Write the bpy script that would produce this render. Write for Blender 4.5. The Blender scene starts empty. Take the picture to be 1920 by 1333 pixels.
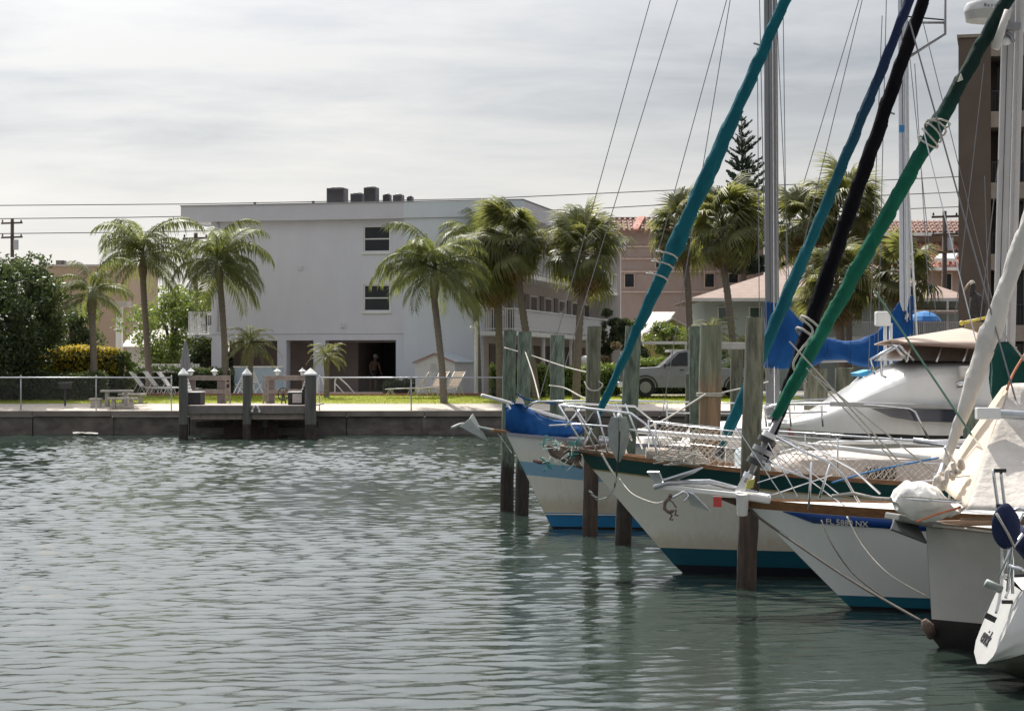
import bpy, math, random
import numpy as np
from mathutils import Vector, Matrix, Euler, noise as mnoise
R = math.radians
rnd = random.Random(7)
S = bpy.context.scene
COL = S.collection
# ------------------------------------------------------------------ camera
F, CX, HY, CH = 3733.333, 960.0, 685.0, 2.7        # focal length in photo pixels, horizon row, eye height
cam_d = bpy.data.cameras.new("camera")
cam = bpy.data.objects.new("camera", cam_d); COL.objects.link(cam)
cam.location = (0, 0, CH); cam.rotation_euler = (R(90), 0, 0)
cam_d.sensor_width = 36; cam_d.lens = 70; cam_d.shift_y = (HY - 666.5) / 1920
cam_d.clip_start = 0.5; cam_d.clip_end = 6000
S.camera = cam
# ------------------------------------------------------------------ sky and sun
SUN_AZ, SUN_EL = -20, 52                            # azimuth from +Y towards +X
def build_world():
    w = bpy.data.worlds.new("World"); S.world = w; w.use_nodes = True
    nt = w.node_tree; nt.nodes.clear(); N = nt.nodes.new; L = nt.links.new
    out = N('ShaderNodeOutputWorld'); bg = N('ShaderNodeBackground'); bg.inputs[1].default_value = 0.1
    sky = N('ShaderNodeTexSky'); sky.sky_type = 'NISHITA'; sky.sun_disc = False
    sky.sun_elevation = R(SUN_EL); sky.sun_rotation = R(SUN_AZ); sky.air_density = 1.0; sky.dust_density = 2.0
    tc = N('ShaderNodeTexCoord'); sep = N('ShaderNodeSeparateXYZ'); L(tc.outputs['Generated'], sep.inputs[0])
    def math_(op, a, b=None, clamp=False):
        m = N('ShaderNodeMath'); m.operation = op; m.use_clamp = clamp
        for i, v in enumerate((a, b)):
            if v is None: continue
            if isinstance(v, (int, float)): m.inputs[i].default_value = v
            else: L(v, m.inputs[i])
        return m.outputs[0]
    zz = math_('ADD', math_('MAXIMUM', sep.outputs[2], 0.0), 0.07)
    comb = N('ShaderNodeCombineXYZ')
    L(math_('DIVIDE', sep.outputs[0], zz), comb.inputs[0]); L(math_('DIVIDE', sep.outputs[1], zz), comb.inputs[1])
    def cloud(scale, sx, sy, detail, rough, dist, loc):
        mp = N('ShaderNodeMapping'); mp.inputs['Scale'].default_value = (sx, sy, 1); mp.inputs['Location'].default_value = loc
        L(comb.outputs[0], mp.inputs[0])
        n = N('ShaderNodeTexNoise'); n.inputs['Scale'].default_value = scale; n.inputs['Detail'].default_value = detail
        n.inputs['Roughness'].default_value = rough; n.inputs['Distortion'].default_value = dist
        L(mp.outputs[0], n.inputs['Vector']); return n.outputs[0]
    c1 = cloud(0.55, 0.85, 1.0, 9, 0.56, 0.5, (3.1, 1.7, 0))
    c2 = cloud(1.7, 0.8, 1.1, 8, 0.6, 0.4, (8.1, 4.2, 0))
    mixn = math_('ADD', math_('MULTIPLY', c1, 0.62), math_('MULTIPLY', c2, 0.38))
    ramp = N('ShaderNodeValToRGB'); L(mixn, ramp.inputs[0])
    e = ramp.color_ramp.elements
    e[0].position = 0.40; e[0].color = (1.6, 1.68, 1.82, 1)
    e[1].position = 0.60; e[1].color = (3.0, 2.9, 2.8, 1)
    m = e.new(0.5); m.color = (2.35, 2.36, 2.4, 1)
    # thin bright veil near the horizon, the way an overcast sky whitens towards it
    veil = N('ShaderNodeMapRange'); L(sep.outputs[2], veil.inputs[0])
    veil.inputs[1].default_value = 0.0; veil.inputs[2].default_value = 0.17; veil.inputs[3].default_value = 0.92; veil.inputs[4].default_value = 0.0
    veil.interpolation_type = 'SMOOTHSTEP'
    mx = N('ShaderNodeMix'); mx.data_type = 'RGBA'
    L(veil.outputs[0], mx.inputs[0]); L(ramp.outputs[0], mx.inputs[6]); mx.inputs[7].default_value = (5.3, 5.13, 4.95, 1)
    mix2 = N('ShaderNodeMix'); mix2.data_type = 'RGBA'; mix2.inputs[0].default_value = 0.9
    L(sky.outputs[0], mix2.inputs[6]); L(mx.outputs[2], mix2.inputs[7])
    # thin cloud is brightest round the sun behind it
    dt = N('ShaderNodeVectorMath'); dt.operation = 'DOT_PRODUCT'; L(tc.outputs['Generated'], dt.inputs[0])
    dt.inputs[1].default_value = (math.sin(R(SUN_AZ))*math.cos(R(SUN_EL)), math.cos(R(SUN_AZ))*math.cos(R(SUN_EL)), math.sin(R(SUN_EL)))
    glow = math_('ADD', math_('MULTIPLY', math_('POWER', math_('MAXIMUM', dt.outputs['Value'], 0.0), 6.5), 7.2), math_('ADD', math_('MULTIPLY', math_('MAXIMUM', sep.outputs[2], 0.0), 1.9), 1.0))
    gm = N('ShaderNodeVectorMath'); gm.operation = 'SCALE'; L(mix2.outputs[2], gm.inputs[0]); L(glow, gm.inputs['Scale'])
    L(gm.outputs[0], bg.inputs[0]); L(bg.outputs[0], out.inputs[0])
build_world()
sun_d = bpy.data.lights.new("sun", 'SUN'); sun_d.energy = 4.7; sun_d.angle = R(0.6); sun_d.color = (1.0, 0.95, 0.87)
sun = bpy.data.objects.new("sun", sun_d); COL.objects.link(sun)
sv = Vector((math.sin(R(SUN_AZ)) * math.cos(R(SUN_EL)), math.cos(R(SUN_AZ)) * math.cos(R(SUN_EL)), math.sin(R(SUN_EL))))
sun.rotation_euler = sv.to_track_quat('Z', 'Y').to_euler(); sun.location = sv * 60
S.view_settings.view_transform = 'Standard'; S.view_settings.look = 'None'
S.view_settings.exposure = 0.34; S.view_settings.gamma = 1.0; S.view_settings.use_curve_mapping = False
S.render.engine = 'CYCLES'; S.cycles.max_bounces = 6; S.cycles.transparent_max_bounces = 8
S.cycles.sample_clamp_indirect = 4.0

# ------------------------------------------------------------------ helpers
def P(px, py, Y): return Vector(((px - CX) * Y / F, Y, CH - (py - HY) * Y / F))
def V(*a): return Vector(a)
ZUP = Vector((0, 0, 1))
MATS = {}
def mat(name, c, rough=0.6, c2=None, scale=4.0, stretch=(1, 1, 1), metal=0.0, bump=0.0, bscale=40.0, spec=0.5, detail=6, trans=None, amount=1.0, coat=0.0, zmix=None):
    """principled material whose colour wanders between c and c2, with fine relief; trans = colour of light passing through"""
    if name in MATS: return MATS[name]
    m = bpy.data.materials.new(name); m.use_nodes = True; MATS[name] = m
    nt = m.node_tree; N = nt.nodes.new; L = nt.links.new
    b = nt.nodes['Principled BSDF']; b.inputs['Roughness'].default_value = rough; b.inputs['Metallic'].default_value = metal
    b.inputs['Specular IOR Level'].default_value = spec; b.inputs['Coat Weight'].default_value = coat
    if c2 is None: c2 = tuple(x * 0.8 for x in c)
    tc = N('ShaderNodeTexCoord'); mp = N('ShaderNodeMapping'); mp.inputs['Scale'].default_value = stretch
    L(tc.outputs['Object'], mp.inputs[0])
    n = N('ShaderNodeTexNoise'); n.inputs['Scale'].default_value = scale; n.inputs['Detail'].default_value = detail; n.inputs['Roughness'].default_value = 0.65
    L(mp.outputs[0], n.inputs['Vector'])
    cr = N('ShaderNodeValToRGB'); L(n.outputs[0], cr.inputs[0])
    cr.color_ramp.elements[0].position = 0.5 - 0.18 * amount; cr.color_ramp.elements[0].color = (*c2, 1)
    cr.color_ramp.elements[1].position = 0.5 + 0.18 * amount; cr.color_ramp.elements[1].color = (*c, 1)
    src = cr.outputs[0]
    if zmix:                                            # a second colour by height: tide mark, scum line, dimming painted onto sail heads
        za, zb_, zc, edge = zmix; sp_ = N('ShaderNodeSeparateXYZ'); L(tc.outputs['Object'], sp_.inputs[0])
        ne = N('ShaderNodeTexNoise'); ne.inputs['Scale'].default_value = 9; ne.inputs['Detail'].default_value = 5; mp2 = N('ShaderNodeMapping'); mp2.inputs['Scale'].default_value = (1, 1, .4); L(tc.outputs['Object'], mp2.inputs[0]); L(mp2.outputs[0], ne.inputs['Vector'])
        md_ = N('ShaderNodeMath'); md_.operation = 'MULTIPLY_ADD'; L(ne.outputs[0], md_.inputs[0]); md_.inputs[1].default_value = edge; L(sp_.outputs[2], md_.inputs[2])
        mr_ = N('ShaderNodeMapRange'); mr_.interpolation_type = 'SMOOTHSTEP'; L(md_.outputs[0], mr_.inputs[0]); mr_.inputs[1].default_value = za + edge*.5; mr_.inputs[2].default_value = zb_ + edge*.5
        mx_ = N('ShaderNodeMix'); mx_.data_type = 'RGBA'; L(mr_.outputs[0], mx_.inputs[0]); L(src, mx_.inputs[6]); cz = N('ShaderNodeValToRGB'); L(n.outputs[0], cz.inputs[0]); cz.color_ramp.elements[0].position = .36; cz.color_ramp.elements[0].color = (*[q*.42 for q in zc], 1); cz.color_ramp.elements[1].position = .6; cz.color_ramp.elements[1].color = (*[min(1, q*1.12) for q in zc], 1)
        if amount == 1.0 and zc[0] > .12 and zc[0] < .5: L(cz.outputs[0], mx_.inputs[7])
        mx_.inputs[7].default_value = (*zc, 1); src = mx_.outputs[2]
    L(src, b.inputs['Base Color'])
    rr = N('ShaderNodeMapRange'); L(n.outputs[0], rr.inputs[0]); rr.inputs[3].default_value = min(1, rough * 1.2); rr.inputs[4].default_value = rough * 0.8
    L(rr.outputs[0], b.inputs['Roughness'])
    if bump:
        n2 = N('ShaderNodeTexNoise'); n2.inputs['Scale'].default_value = bscale; n2.inputs['Detail'].default_value = 4; L(mp.outputs[0], n2.inputs['Vector'])
        bp = N('ShaderNodeBump'); bp.inputs['Strength'].default_value = bump; bp.inputs['Distance'].default_value = 0.02
        L(n2.outputs[0], bp.inputs['Height']); L(bp.outputs[0], b.inputs['Normal'])
    if trans:
        t = N('ShaderNodeBsdfTranslucent'); t.inputs[0].default_value = (*trans, 1)
        ad = N('ShaderNodeAddShader'); L(b.outputs[0], ad.inputs[0]); L(t.outputs[0], ad.inputs[1])
        L(ad.outputs[0], nt.nodes['Material Output'].inputs[0])
    return m

def leafmat(name, c, c2, trans, rough=0.42, spec=0.5):
    m = mat(name, c, rough, c2, scale=2.5, trans=trans, spec=spec)
    nt = m.node_tree; b = nt.nodes['Principled BSDF']
    lk = b.inputs['Base Color'].links[0]; src = lk.from_socket
    oi = nt.nodes.new('ShaderNodeObjectInfo'); h = nt.nodes.new('ShaderNodeHueSaturation')
    mr = nt.nodes.new('ShaderNodeMapRange'); mr.inputs[3].default_value = 0.65; mr.inputs[4].default_value = 1.35
    nt.links.new(oi.outputs['Random'], mr.inputs[0]); nt.links.new(mr.outputs[0], h.inputs['Value'])
    nt.links.new(src, h.inputs['Color']); nt.links.new(h.outputs[0], b.inputs['Base Color'])
    return m

XF = {}                                             # root object name -> its matrix (no depsgraph update needed)
def tag(o, label=None, cat=None, group=None, kind=None):
    if label: o['label'] = label
    if cat: o['category'] = cat
    if group: o['group'] = group
    if kind: o['kind'] = kind
    return o
def thing(name, label, cat, loc=(0, 0, 0), rz=0.0, group=None):
    o = bpy.data.objects.new(name, None); COL.objects.link(o); o.empty_display_size = 0.2
    o.location = loc; o.rotation_euler = (0, 0, rz)
    XF[o.name] = Matrix.Translation(Vector(loc)) @ Matrix.Rotation(rz, 4, 'Z')
    return tag(o, label, cat, group)
def root_of(o):
    while o.parent: o = o.parent
    return o
def L2W(o, p): return XF[o.name] @ Vector(p)
def W2L(o, p): return XF[o.name].inverted() @ Vector(p)
def put(name, me, parent=None, loc=(0, 0, 0), rot=(0, 0, 0), scale=(1, 1, 1), label=None, kind=None):
    o = bpy.data.objects.new(name, me); COL.objects.link(o); o.parent = parent
    o.location = loc; o.rotation_euler = rot; o.scale = scale
    return tag(o, label, None, None, kind)
def copy_tree(o, parent=None):
    c = o.copy(); COL.objects.link(c); c.parent = parent
    for ch in list(o.children): copy_tree(ch, c)
    return c

class MB:
    def __init__(s): s.v = []; s.f = []
    def add(s, vs, fs):
        o = len(s.v); s.v += [tuple(v) for v in vs]; s.f += [tuple(i + o for i in f) for f in fs]; return s
    def box(s, x0, x1, y0, y1, z0, z1):
        return s.add([(x0,y0,z0),(x1,y0,z0),(x1,y1,z0),(x0,y1,z0),(x0,y0,z1),(x1,y0,z1),(x1,y1,z1),(x0,y1,z1)],
                     [(0,3,2,1),(4,5,6,7),(0,1,5,4),(1,2,6,5),(2,3,7,6),(3,0,4,7)])
    def beam(s, p, q, w, h, up=ZUP):
        p, q = Vector(p), Vector(q); d = (q - p).normalized(); sd = d.cross(up)
        if sd.length < 1e-4: sd = d.cross(Vector((0, 1, 0)))
        sd.normalize(); u = sd.cross(d); a, b = sd * w / 2, u * h / 2
        vs = [p-a-b, p+a-b, p+a+b, p-a+b, q-a-b, q+a-b, q+a+b, q-a+b]
        return s.add(vs, [(0,3,2,1),(4,5,6,7),(0,1,5,4),(1,2,6,5),(2,3,7,6),(3,0,4,7)][:2] + [(0,1,5,4),(1,2,6,5),(2,3,7,6),(3,0,4,7)])
    def tube(s, pts, r, n=6, cap=True, flat=1.0):
        pts = [Vector(p) for p in pts]; k = len(pts)
        rs = r if isinstance(r, (list, tuple)) else [r] * k
        o = len(s.v); prev = None
        for i, p in enumerate(pts):
            d = (pts[min(i+1, k-1)] - pts[max(i-1, 0)])
            if d.length < 1e-9: d = Vector((0, 0, 1))
            d.normalize()
            if prev is None:
                ref = ZUP if abs(d.z) < 0.9 else Vector((1, 0, 0)); a = d.cross(ref).normalized()
            else:
                a = prev - d * prev.dot(d)
                a = a.normalized() if a.length > 1e-6 else d.orthogonal().normalized()
            prev = a; b = d.cross(a)
            for j in range(n):
                t = 2 * math.pi * j / n; s.v.append(tuple(p + (a * math.cos(t) + b * math.sin(t) * flat) * rs[i]))
        for i in range(k - 1):
            for j in range(n):
                j2 = (j + 1) % n; s.f.append((o+i*n+j, o+i*n+j2, o+(i+1)*n+j2, o+(i+1)*n+j))
        if cap: s.f.append(tuple(o + j for j in range(n))[::-1]); s.f.append(tuple(o + (k-1)*n + j for j in range(n)))
        return s
    def cyl(s, p, q, r0, r1=None, n=8): return s.tube([p, q], [r0, r0 if r1 is None else r1], n)
    def lathe(s, prof, n=12, c=(0, 0, 0)):
        o = len(s.v); c = Vector(c)
        for r_, z in prof:
            for j in range(n):
                t = 2*math.pi*j/n; s.v.append((c.x + r_*math.cos(t), c.y + r_*math.sin(t), c.z + z))
        for i in range(len(prof)-1):
            for j in range(n):
                j2 = (j+1) % n; s.f.append((o+i*n+j, o+i*n+j2, o+(i+1)*n+j2, o+(i+1)*n+j))
        s.f.append(tuple(o+j for j in range(n))[::-1]); s.f.append(tuple(o+(len(prof)-1)*n+j for j in range(n)))
        return s
    def ball(s, c, r, nu=12, nv=8):
        r = (r, r, r) if isinstance(r, (int, float)) else r; o = len(s.v); c = Vector(c)
        for i in range(nv+1):
            ph = math.pi*i/nv
            for j in range(nu):
                t = 2*math.pi*j/nu
                s.v.append((c.x + r[0]*math.sin(ph)*math.cos(t), c.y + r[1]*math.sin(ph)*math.sin(t), c.z - r[2]*math.cos(ph)))
        for i in range(nv):
            for j in range(nu):
                j2 = (j+1) % nu; s.f.append((o+i*nu+j, o+i*nu+j2, o+(i+1)*nu+j2, o+(i+1)*nu+j))
        return s
    def prism(s, pts, d):                               # polygon extruded along vector d
        d = Vector(d); n = len(pts); pts = [Vector(p) for p in pts]
        return s.add(pts + [p + d for p in pts], [tuple(range(n))[::-1], tuple(range(n, 2*n))] + [(i, (i+1) % n, n+(i+1) % n, n+i) for i in range(n)])
    def grid(s, rows):                                  # rows of points -> quads
        o = len(s.v); m = len(rows[0])
        for r_ in rows: s.v += [tuple(p) for p in r_]
        for i in range(len(rows)-1):
            for j in range(m-1): s.f.append((o+i*m+j, o+i*m+j+1, o+(i+1)*m+j+1, o+(i+1)*m+j))
        return s
    def jitter(s, amp, freq, seed=0):
        out = []
        for v in s.v:
            q = Vector(v) * freq + Vector((seed*7.3, seed*3.1, seed*1.7))
            out.append(tuple(Vector(v) + mnoise.noise_vector(q) * amp))
        s.v = out; return s
    def mesh(s, name, m, smooth=False):
        me = bpy.data.meshes.new(name); me.from_pydata(s.v, [], s.f); me.update()
        if m: me.materials.append(m)
        if smooth: me.polygons.foreach_set('use_smooth', [True]*len(me.polygons))
        return me
    def build(s, name, m, parent=None, smooth=False, world=False, bevel=0, label=None, kind=None, sub=0, solid=0, auto=False):
        if world and parent is not None:
            iv = XF[root_of(parent).name].inverted(); s.v = [tuple(iv @ Vector(v)) for v in s.v]
        me = s.mesh(name, m, smooth)
        if auto and hasattr(me, 'set_sharp_from_angle'):
            me.polygons.foreach_set('use_smooth', [True]*len(me.polygons)); me.set_sharp_from_angle(angle=R(40))
        o = put(name, me, parent, label=label, kind=kind)
        if solid:
            md = o.modifiers.new('solid', 'SOLIDIFY'); md.thickness = solid; md.offset = 0
        if bevel:
            md = o.modifiers.new('bevel', 'BEVEL'); md.width = bevel; md.segments = 2; md.limit_method = 'ANGLE'
        if sub:
            md = o.modifiers.new('sub', 'SUBSURF'); md.levels = sub; md.render_levels = sub
        return o
def mesh_np(name, v, f, m, smooth=False):
    v = np.asarray(v, np.float32).reshape(-1, 3); f = np.asarray(f, np.int32); k = f.shape[1]
    me = bpy.data.meshes.new(name); me.vertices.add(len(v)); me.vertices.foreach_set('co', v.ravel())
    me.loops.add(f.size); me.loops.foreach_set('vertex_index', f.ravel())
    me.polygons.add(len(f)); me.polygons.foreach_set('loop_start', np.arange(0, f.size, k, dtype=np.int32))
    me.polygons.foreach_set('loop_total', np.full(len(f), k, np.int32))
    if smooth: me.polygons.foreach_set('use_smooth', np.ones(len(f), bool))
    me.update(calc_edges=True); me.validate()
    if m: me.materials.append(m)
    return me
def text_part(txt, size, m, parent, origin, xdir, ydir, extrude=0.002, name='lettering', align='LEFT', shear=0.0, space=1.0):
    """flat raised lettering as a mesh; origin, xdir, ydir in the parent's local frame"""
    cu = bpy.data.curves.new(name, 'FONT'); cu.body = txt; cu.size = size; cu.extrude = extrude; cu.align_x = align; cu.shear = shear
    cu.space_character = space; cu.resolution_u = 2
    t = bpy.data.objects.new(name, cu)
    me = bpy.data.meshes.new_from_object(t); bpy.data.objects.remove(t)
    x = Vector(xdir).normalized(); z = x.cross(Vector(ydir)).normalized(); y = z.cross(x)
    M = Matrix((x, y, z)).transposed().to_4x4(); M.translation = Vector(origin); me.transform(M)
    me.materials.clear(); me.materials.append(m)
    return put(name, me, parent)

# ------------------------------------------------------------------ palette
WHITE = mat('white_paint', (.78, .78, .77), .35, (.70, .70, .68), 3, bump=.05)
WHITEMETAL = mat('white_metal', (.72, .72, .72), .4, (.6, .6, .6), 6)
GALV = mat('galvanised_steel', (.52, .54, .56), .4, (.38, .4, .42), 8, metal=.7)
STEEL = mat('stainless_tube', (.72, .73, .74), .22, (.6, .6, .62), 9, metal=.85)
ALU = mat('mast_aluminium', (.25, .25, .262), .5, (.20, .20, .21), 2, (1, 1, .2), metal=.55)
DARK = mat('dark_fitting', (.02, .02, .022), .5, (.035, .035, .035))
ROPE = mat('rope_fibre', (.55, .52, .46), .9, (.36, .34, .30), 30, bump=.5, bscale=90)
CONC = mat('seawall_concrete', (.20, .175, .155), .9, (.085, .072, .065), 1.6, (1, 1, 1.8), bump=.5, bscale=18)
CONCL = mat('pale_concrete', (.5, .47, .43), .9, (.36, .34, .31), 4, bump=.3, bscale=30)
GLASSD = mat('dark_glass', (.012, .016, .02), .12, (.02, .024, .03), 2, spec=.3)
PILEG = mat('weathered_pile', (.21, .26, .20), .9, (.085, .105, .08), 6, (2.6, 2.6, .16), bump=1.0, bscale=18)
PILEB = mat('brown_pile', (.34, .24, .14), .9, (.17, .13, .09), 3, (2.2, 2.2, .25), bump=.6, bscale=22)
PILEW = mat('wet_pile_foot', (.07, .05, .04), .75, (.022, .018, .015), 7, (1, 1, .5), bump=.8, bscale=25)
TIMBER = mat('grey_timber', (.36, .30, .26), .85, (.22, .18, .155), 5, (1, 1, 1), bump=.4, bscale=30)
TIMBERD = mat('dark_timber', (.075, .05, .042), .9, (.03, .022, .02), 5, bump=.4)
TEAK = mat('teak_trim', (.30, .15, .065), .5, (.17, .08, .035), 6, (1, 4, 4), bump=.2)
LEAFQ = leafmat('queen_palm_leaf', (.078, .09, .036), (.042, .053, .023), (.115, .128, .03), .55, .3)
LEAFS = leafmat('sabal_palm_leaf', (.085, .088, .038), (.042, .047, .022), (.13, .135, .036), .55, .3)
LEAFD = leafmat('dead_frond', (.20, .13, .065), (.12, .08, .04), (.08, .05, .02), .7, .2)
LEAFT = leafmat('tree_leaf', (.042, .058, .022), (.020, .032, .012), (.035, .05, .012), .5, .4)
LEAFB = leafmat('bright_tree_leaf', (.085, .12, .028), (.045, .07, .02), (.095, .125, .018), .5, .4)
LEAFY = leafmat('yellow_flower_leaf', (.42, .30, .03), (.16, .16, .025), (.26, .19, .015), .6, .3)
LEAFP = leafmat('pine_needles', (.022, .036, .024), (.013, .022, .015), (.012, .02, .01), .6, .3)
BARKP = mat('palm_bark', (.22, .185, .15), .95, (.12, .10, .085), 7, (1, 1, 3), bump=.8, bscale=20)
BARK = mat('tree_bark', (.13, .10, .075), .95, (.07, .055, .04), 6, (1, 1, .4), bump=.8)
# ================================================================== WATER AND GROUND
def build_water():
    rng = np.random.default_rng(3)
    n = 110
    lam = np.exp(rng.uniform(np.log(0.14), np.log(0.7), n))
    th = rng.normal(0, 0.42, n) + math.radians(-84)     # mostly running towards and along the basin
    k = 2*np.pi/lam; kx = k*np.cos(th); ky = k*np.sin(th); ph = rng.uniform(0, 6.28, n)
    slope = 0.165*np.sqrt(2/n)*np.clip(lam/0.22, .5, 1)*np.clip(.45/lam, .3, 1)
    amp = slope/k
    def height(X, Y):
        h = np.zeros_like(X)
        # calmer between the hulls and in patches, as gusts leave the surface uneven
        gust = 0.72 + 0.28*np.sin(X*0.23 + 1.3*np.sin(Y*0.11)) * np.cos(Y*0.17 + .6*np.sin(X*.19))
        calm = 1 - 0.45/(1 + np.exp(-(X - 0.5 + (Y-30)*0.02)*1.1))*(1/(1 + np.exp((Y-36)*.8)))
        for i in range(n): h += amp[i]*np.sin(kx[i]*X + ky[i]*Y + ph[i])
        far = np.clip((Y-34)/26, 0, 1); h = h*gust*calm*(1 + .35*far); s_ = .012
        return np.where(h > 0, h*(1 + .5*h/(s_+np.abs(h))), h*.8)   # crests peakier than troughs
    V_, F_ = [], []; off = 0
    def sheet(x0, x1, y0, y1, dx, dy, flat=None):
        nonlocal off
        xs = np.linspace(x0, x1, max(2, int((x1-x0)/dx)+1)); ys = np.linspace(y0, y1, max(2, int((y1-y0)/dy)+1))
        X, Y = np.meshgrid(xs, ys); Z = height(X, Y) if flat is None else np.full_like(X, flat)
        V_.append(np.stack([X, Y, Z], -1).reshape(-1, 3).astype(np.float32))
        a = np.arange(len(ys)*len(xs), dtype=np.int32).reshape(len(ys), len(xs))
        F_.append(np.stack([a[:-1, :-1], a[:-1, 1:], a[1:, 1:], a[1:, :-1]], -1).reshape(-1, 4) + off); off += a.size
    sheet(-10.5, 13, 10, 38, .05, .036)
    sheet(-19, 26, 38, 77.9, .095, .065)
    sheet(-19, -10.5, 10, 38, .25, .2); sheet(13, 26, 10, 38, .25, .2)
    sheet(-400, 400, -200, 10, 800, 210, 0.0); sheet(-400, -19, 10, 77.9, 400, 80, 0.0); sheet(26, 400, 10, 77.9, 400, 80, 0.0)
    m = bpy.data.materials.new('sea_water'); m.use_nodes = True; nt = m.node_tree; N = nt.nodes.new; L = nt.links.new
    b = nt.nodes['Principled BSDF']; b.inputs['Base Color'].default_value = (.022, .032, .024, 1); b.inputs['Roughness'].default_value = .03
    b.inputs['IOR'].default_value = 1.42; b.inputs['Specular IOR Level'].default_value = .5
    tc = N('ShaderNodeTexCoord')
    def noise_h(scale, st, det):
        mp = N('ShaderNodeMapping'); mp.inputs['Scale'].default_value = st; L(tc.outputs['Object'], mp.inputs[0])
        q = N('ShaderNodeTexNoise'); q.inputs['Scale'].default_value = scale; q.inputs['Detail'].default_value = det; L(mp.outputs[0], q.inputs['Vector']); return q
    big = noise_h(.25, (1, 1, 1), 3); cr = N('ShaderNodeValToRGB'); L(big.outputs[0], cr.inputs[0])
    cr.color_ramp.elements[0].position = .35; cr.color_ramp.elements[0].color = (.022, .034, .027, 1)
    cr.color_ramp.elements[1].position = .65; cr.color_ramp.elements[1].color = (.031, .046, .039, 1); L(cr.outputs[0], b.inputs['Base Color'])
    q = noise_h(9, (1, 1.7, 1), 5); bp = N('ShaderNodeBump'); bp.inputs['Strength'].default_value = .15; bp.inputs['Distance'].default_value = .02
    L(q.outputs[0], bp.inputs['Height']); L(bp.outputs[0], b.inputs['Normal'])
    me = mesh_np('water', np.concatenate(V_), np.concatenate(F_), m, True)
    tag(put('water', me), kind='structure')
build_water()

W0 = 77.5                                               # face of the seawall
GZ = 1.45                                               # level of the land round the houses
def strip(name, ys, m, x0=-300, x1=300, nx=2, kind='structure'):
    rows = [[(x0 + (x1-x0)*i/nx, y, z) for i in range(nx+1)] for y, z in ys]
    o = MB().grid(rows).build(name, m, kind=kind); return o
SAND = mat('shell_sand', (.60, .54, .46), .95, (.48, .42, .36), 3, bump=.5, bscale=60)
GRASS = mat('lawn_turf', (.30, .31, .022), .95, (.21, .235, .018), 1.3, bump=.9, bscale=70)
PAVE = mat('pool_paving', (.45, .40, .37), .85, (.36, .32, .30), 2, bump=.2)
GROUND = mat('sandy_ground', (.30, .27, .21), .95, (.22, .2, .15), .6, bump=.3)
strip('ground', [(W0+.3, .90), (80.2, 1.14), (86, 1.36), (90, GZ-.03), (2500, GZ-.03)], GROUND)
strip('sand_path', [(W0+.31, .925), (80.3, 1.17)], SAND)
strip('lawn', [(80.1, 1.158), (86.05, 1.392)], GRASS)
def lawn_blades():
    rng = np.random.default_rng(5); n = 26000
    x = rng.uniform(-26, 12, n); y = rng.uniform(80.15, 86, n); z = 1.16 + (y-80.1)*.0393
    h = rng.uniform(.03, .09, n); a = rng.uniform(0, 6.28, n); dx = np.cos(a)*.012; dy = np.sin(a)*.012; lx = rng.normal(0, .02, n); ly = rng.normal(0, .02, n)
    v = np.stack([np.stack([x-dx, y-dy, z], -1), np.stack([x+dx, y+dy, z], -1), np.stack([x+lx, y+ly, z+h], -1)], 1)
    f = np.arange(n*3, dtype=np.int32).reshape(-1, 3)
    o = put('grass', mesh_np('grass', v, f, leafmat('grass_blade', (.22, .25, .03), (.15, .19, .02), (.16, .19, .015), .7, .2)))
    tag(o, 'short sunlit green grass growing on the lawn behind the seawall', 'grass', kind='stuff')
lawn_blades()
strip('parking_lot', [(80.3, 1.2), (86.06, 1.40), (110, 1.47)], mat('worn_asphalt', (.16, .155, .15), .9, (.11, .105, .10), 1.2, bump=.3), 12.2, 120)
# pool deck with its red kerb
MB().box(-25, -.9, 86.1, 90.6, 1.2, GZ).build('pool_deck', PAVE, kind='structure')
kerb = thing('pool_kerb', 'faded red painted kerb along the edge of the pool deck', 'kerb', (0, 86.0, 1.38))
REDK = mat('faded_red_paint', (.42, .15, .12), .8, (.34, .17, .14), 5)
for i in range(8):
    x0 = -24 + i*2.9; MB().box(x0, x0+2.88, -.06, .09, -.1, .115).build('kerb_block', REDK, kerb, bevel=.012)
# low bits of the pool apron in pale blue seen through the dock rails
wl = thing('pool_screen_wall', 'low pale blue wall beside the pool, seen between the dock rails', 'wall', (-11.2, 88.6, GZ))
MB().box(-1.15, 1.0, -.08, .08, 0, 1.15).build('wall_face', mat('pale_blue_paint', (.42, .52, .60), .7, (.36, .46, .54), 3), wl)
MB().box(-1.19, 1.04, -.11, .11, 1.15, 1.22).build('coping', WHITE, wl)

# ================================================================== SEAWALL
sw = thing('seawall', 'long stained concrete seawall with a pale cap along the far shore', 'seawall', (0, W0, 0))
CAPM = mat('seawall_cap', (.27, .235, .205), .9, (.17, .145, .125), 1.5, (1, 1, 2), bump=.4)
xs = [-40 + i*3.05 for i in range(30)]
for i in range(len(xs)-1):
    d = rnd.uniform(-.03, .03)
    MB().box(xs[i]+.02, xs[i+1]-.02, d, .3, -.8, .70).build('panel', CONC, sw, bevel=.015)
    MB().box(xs[i]+.008, xs[i+1]-.008, -.12, .34, .703 + rnd.uniform(0, .012), .935).build('cap', CAPM, sw, bevel=.02)
    if i % 2 == 0:
        MB().box(xs[i]-.09, xs[i]+.09, -.055, .1, -.8, .69).build('pilaster', CONC, sw, bevel=.01)
MB().box(xs[0], xs[-1], .12, .28, -.8, .69).build('backing', CONC, sw)
lf = thing('floating_debris', 'pale froth patch floating by the foot of the seawall', 'debris', P(160, 812, 76.6))
MB().ball((0, 0, .0), (.5, .25, .05), 14, 6).jitter(.06, 3).build('froth_clump', CONCL, lf)

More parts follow.
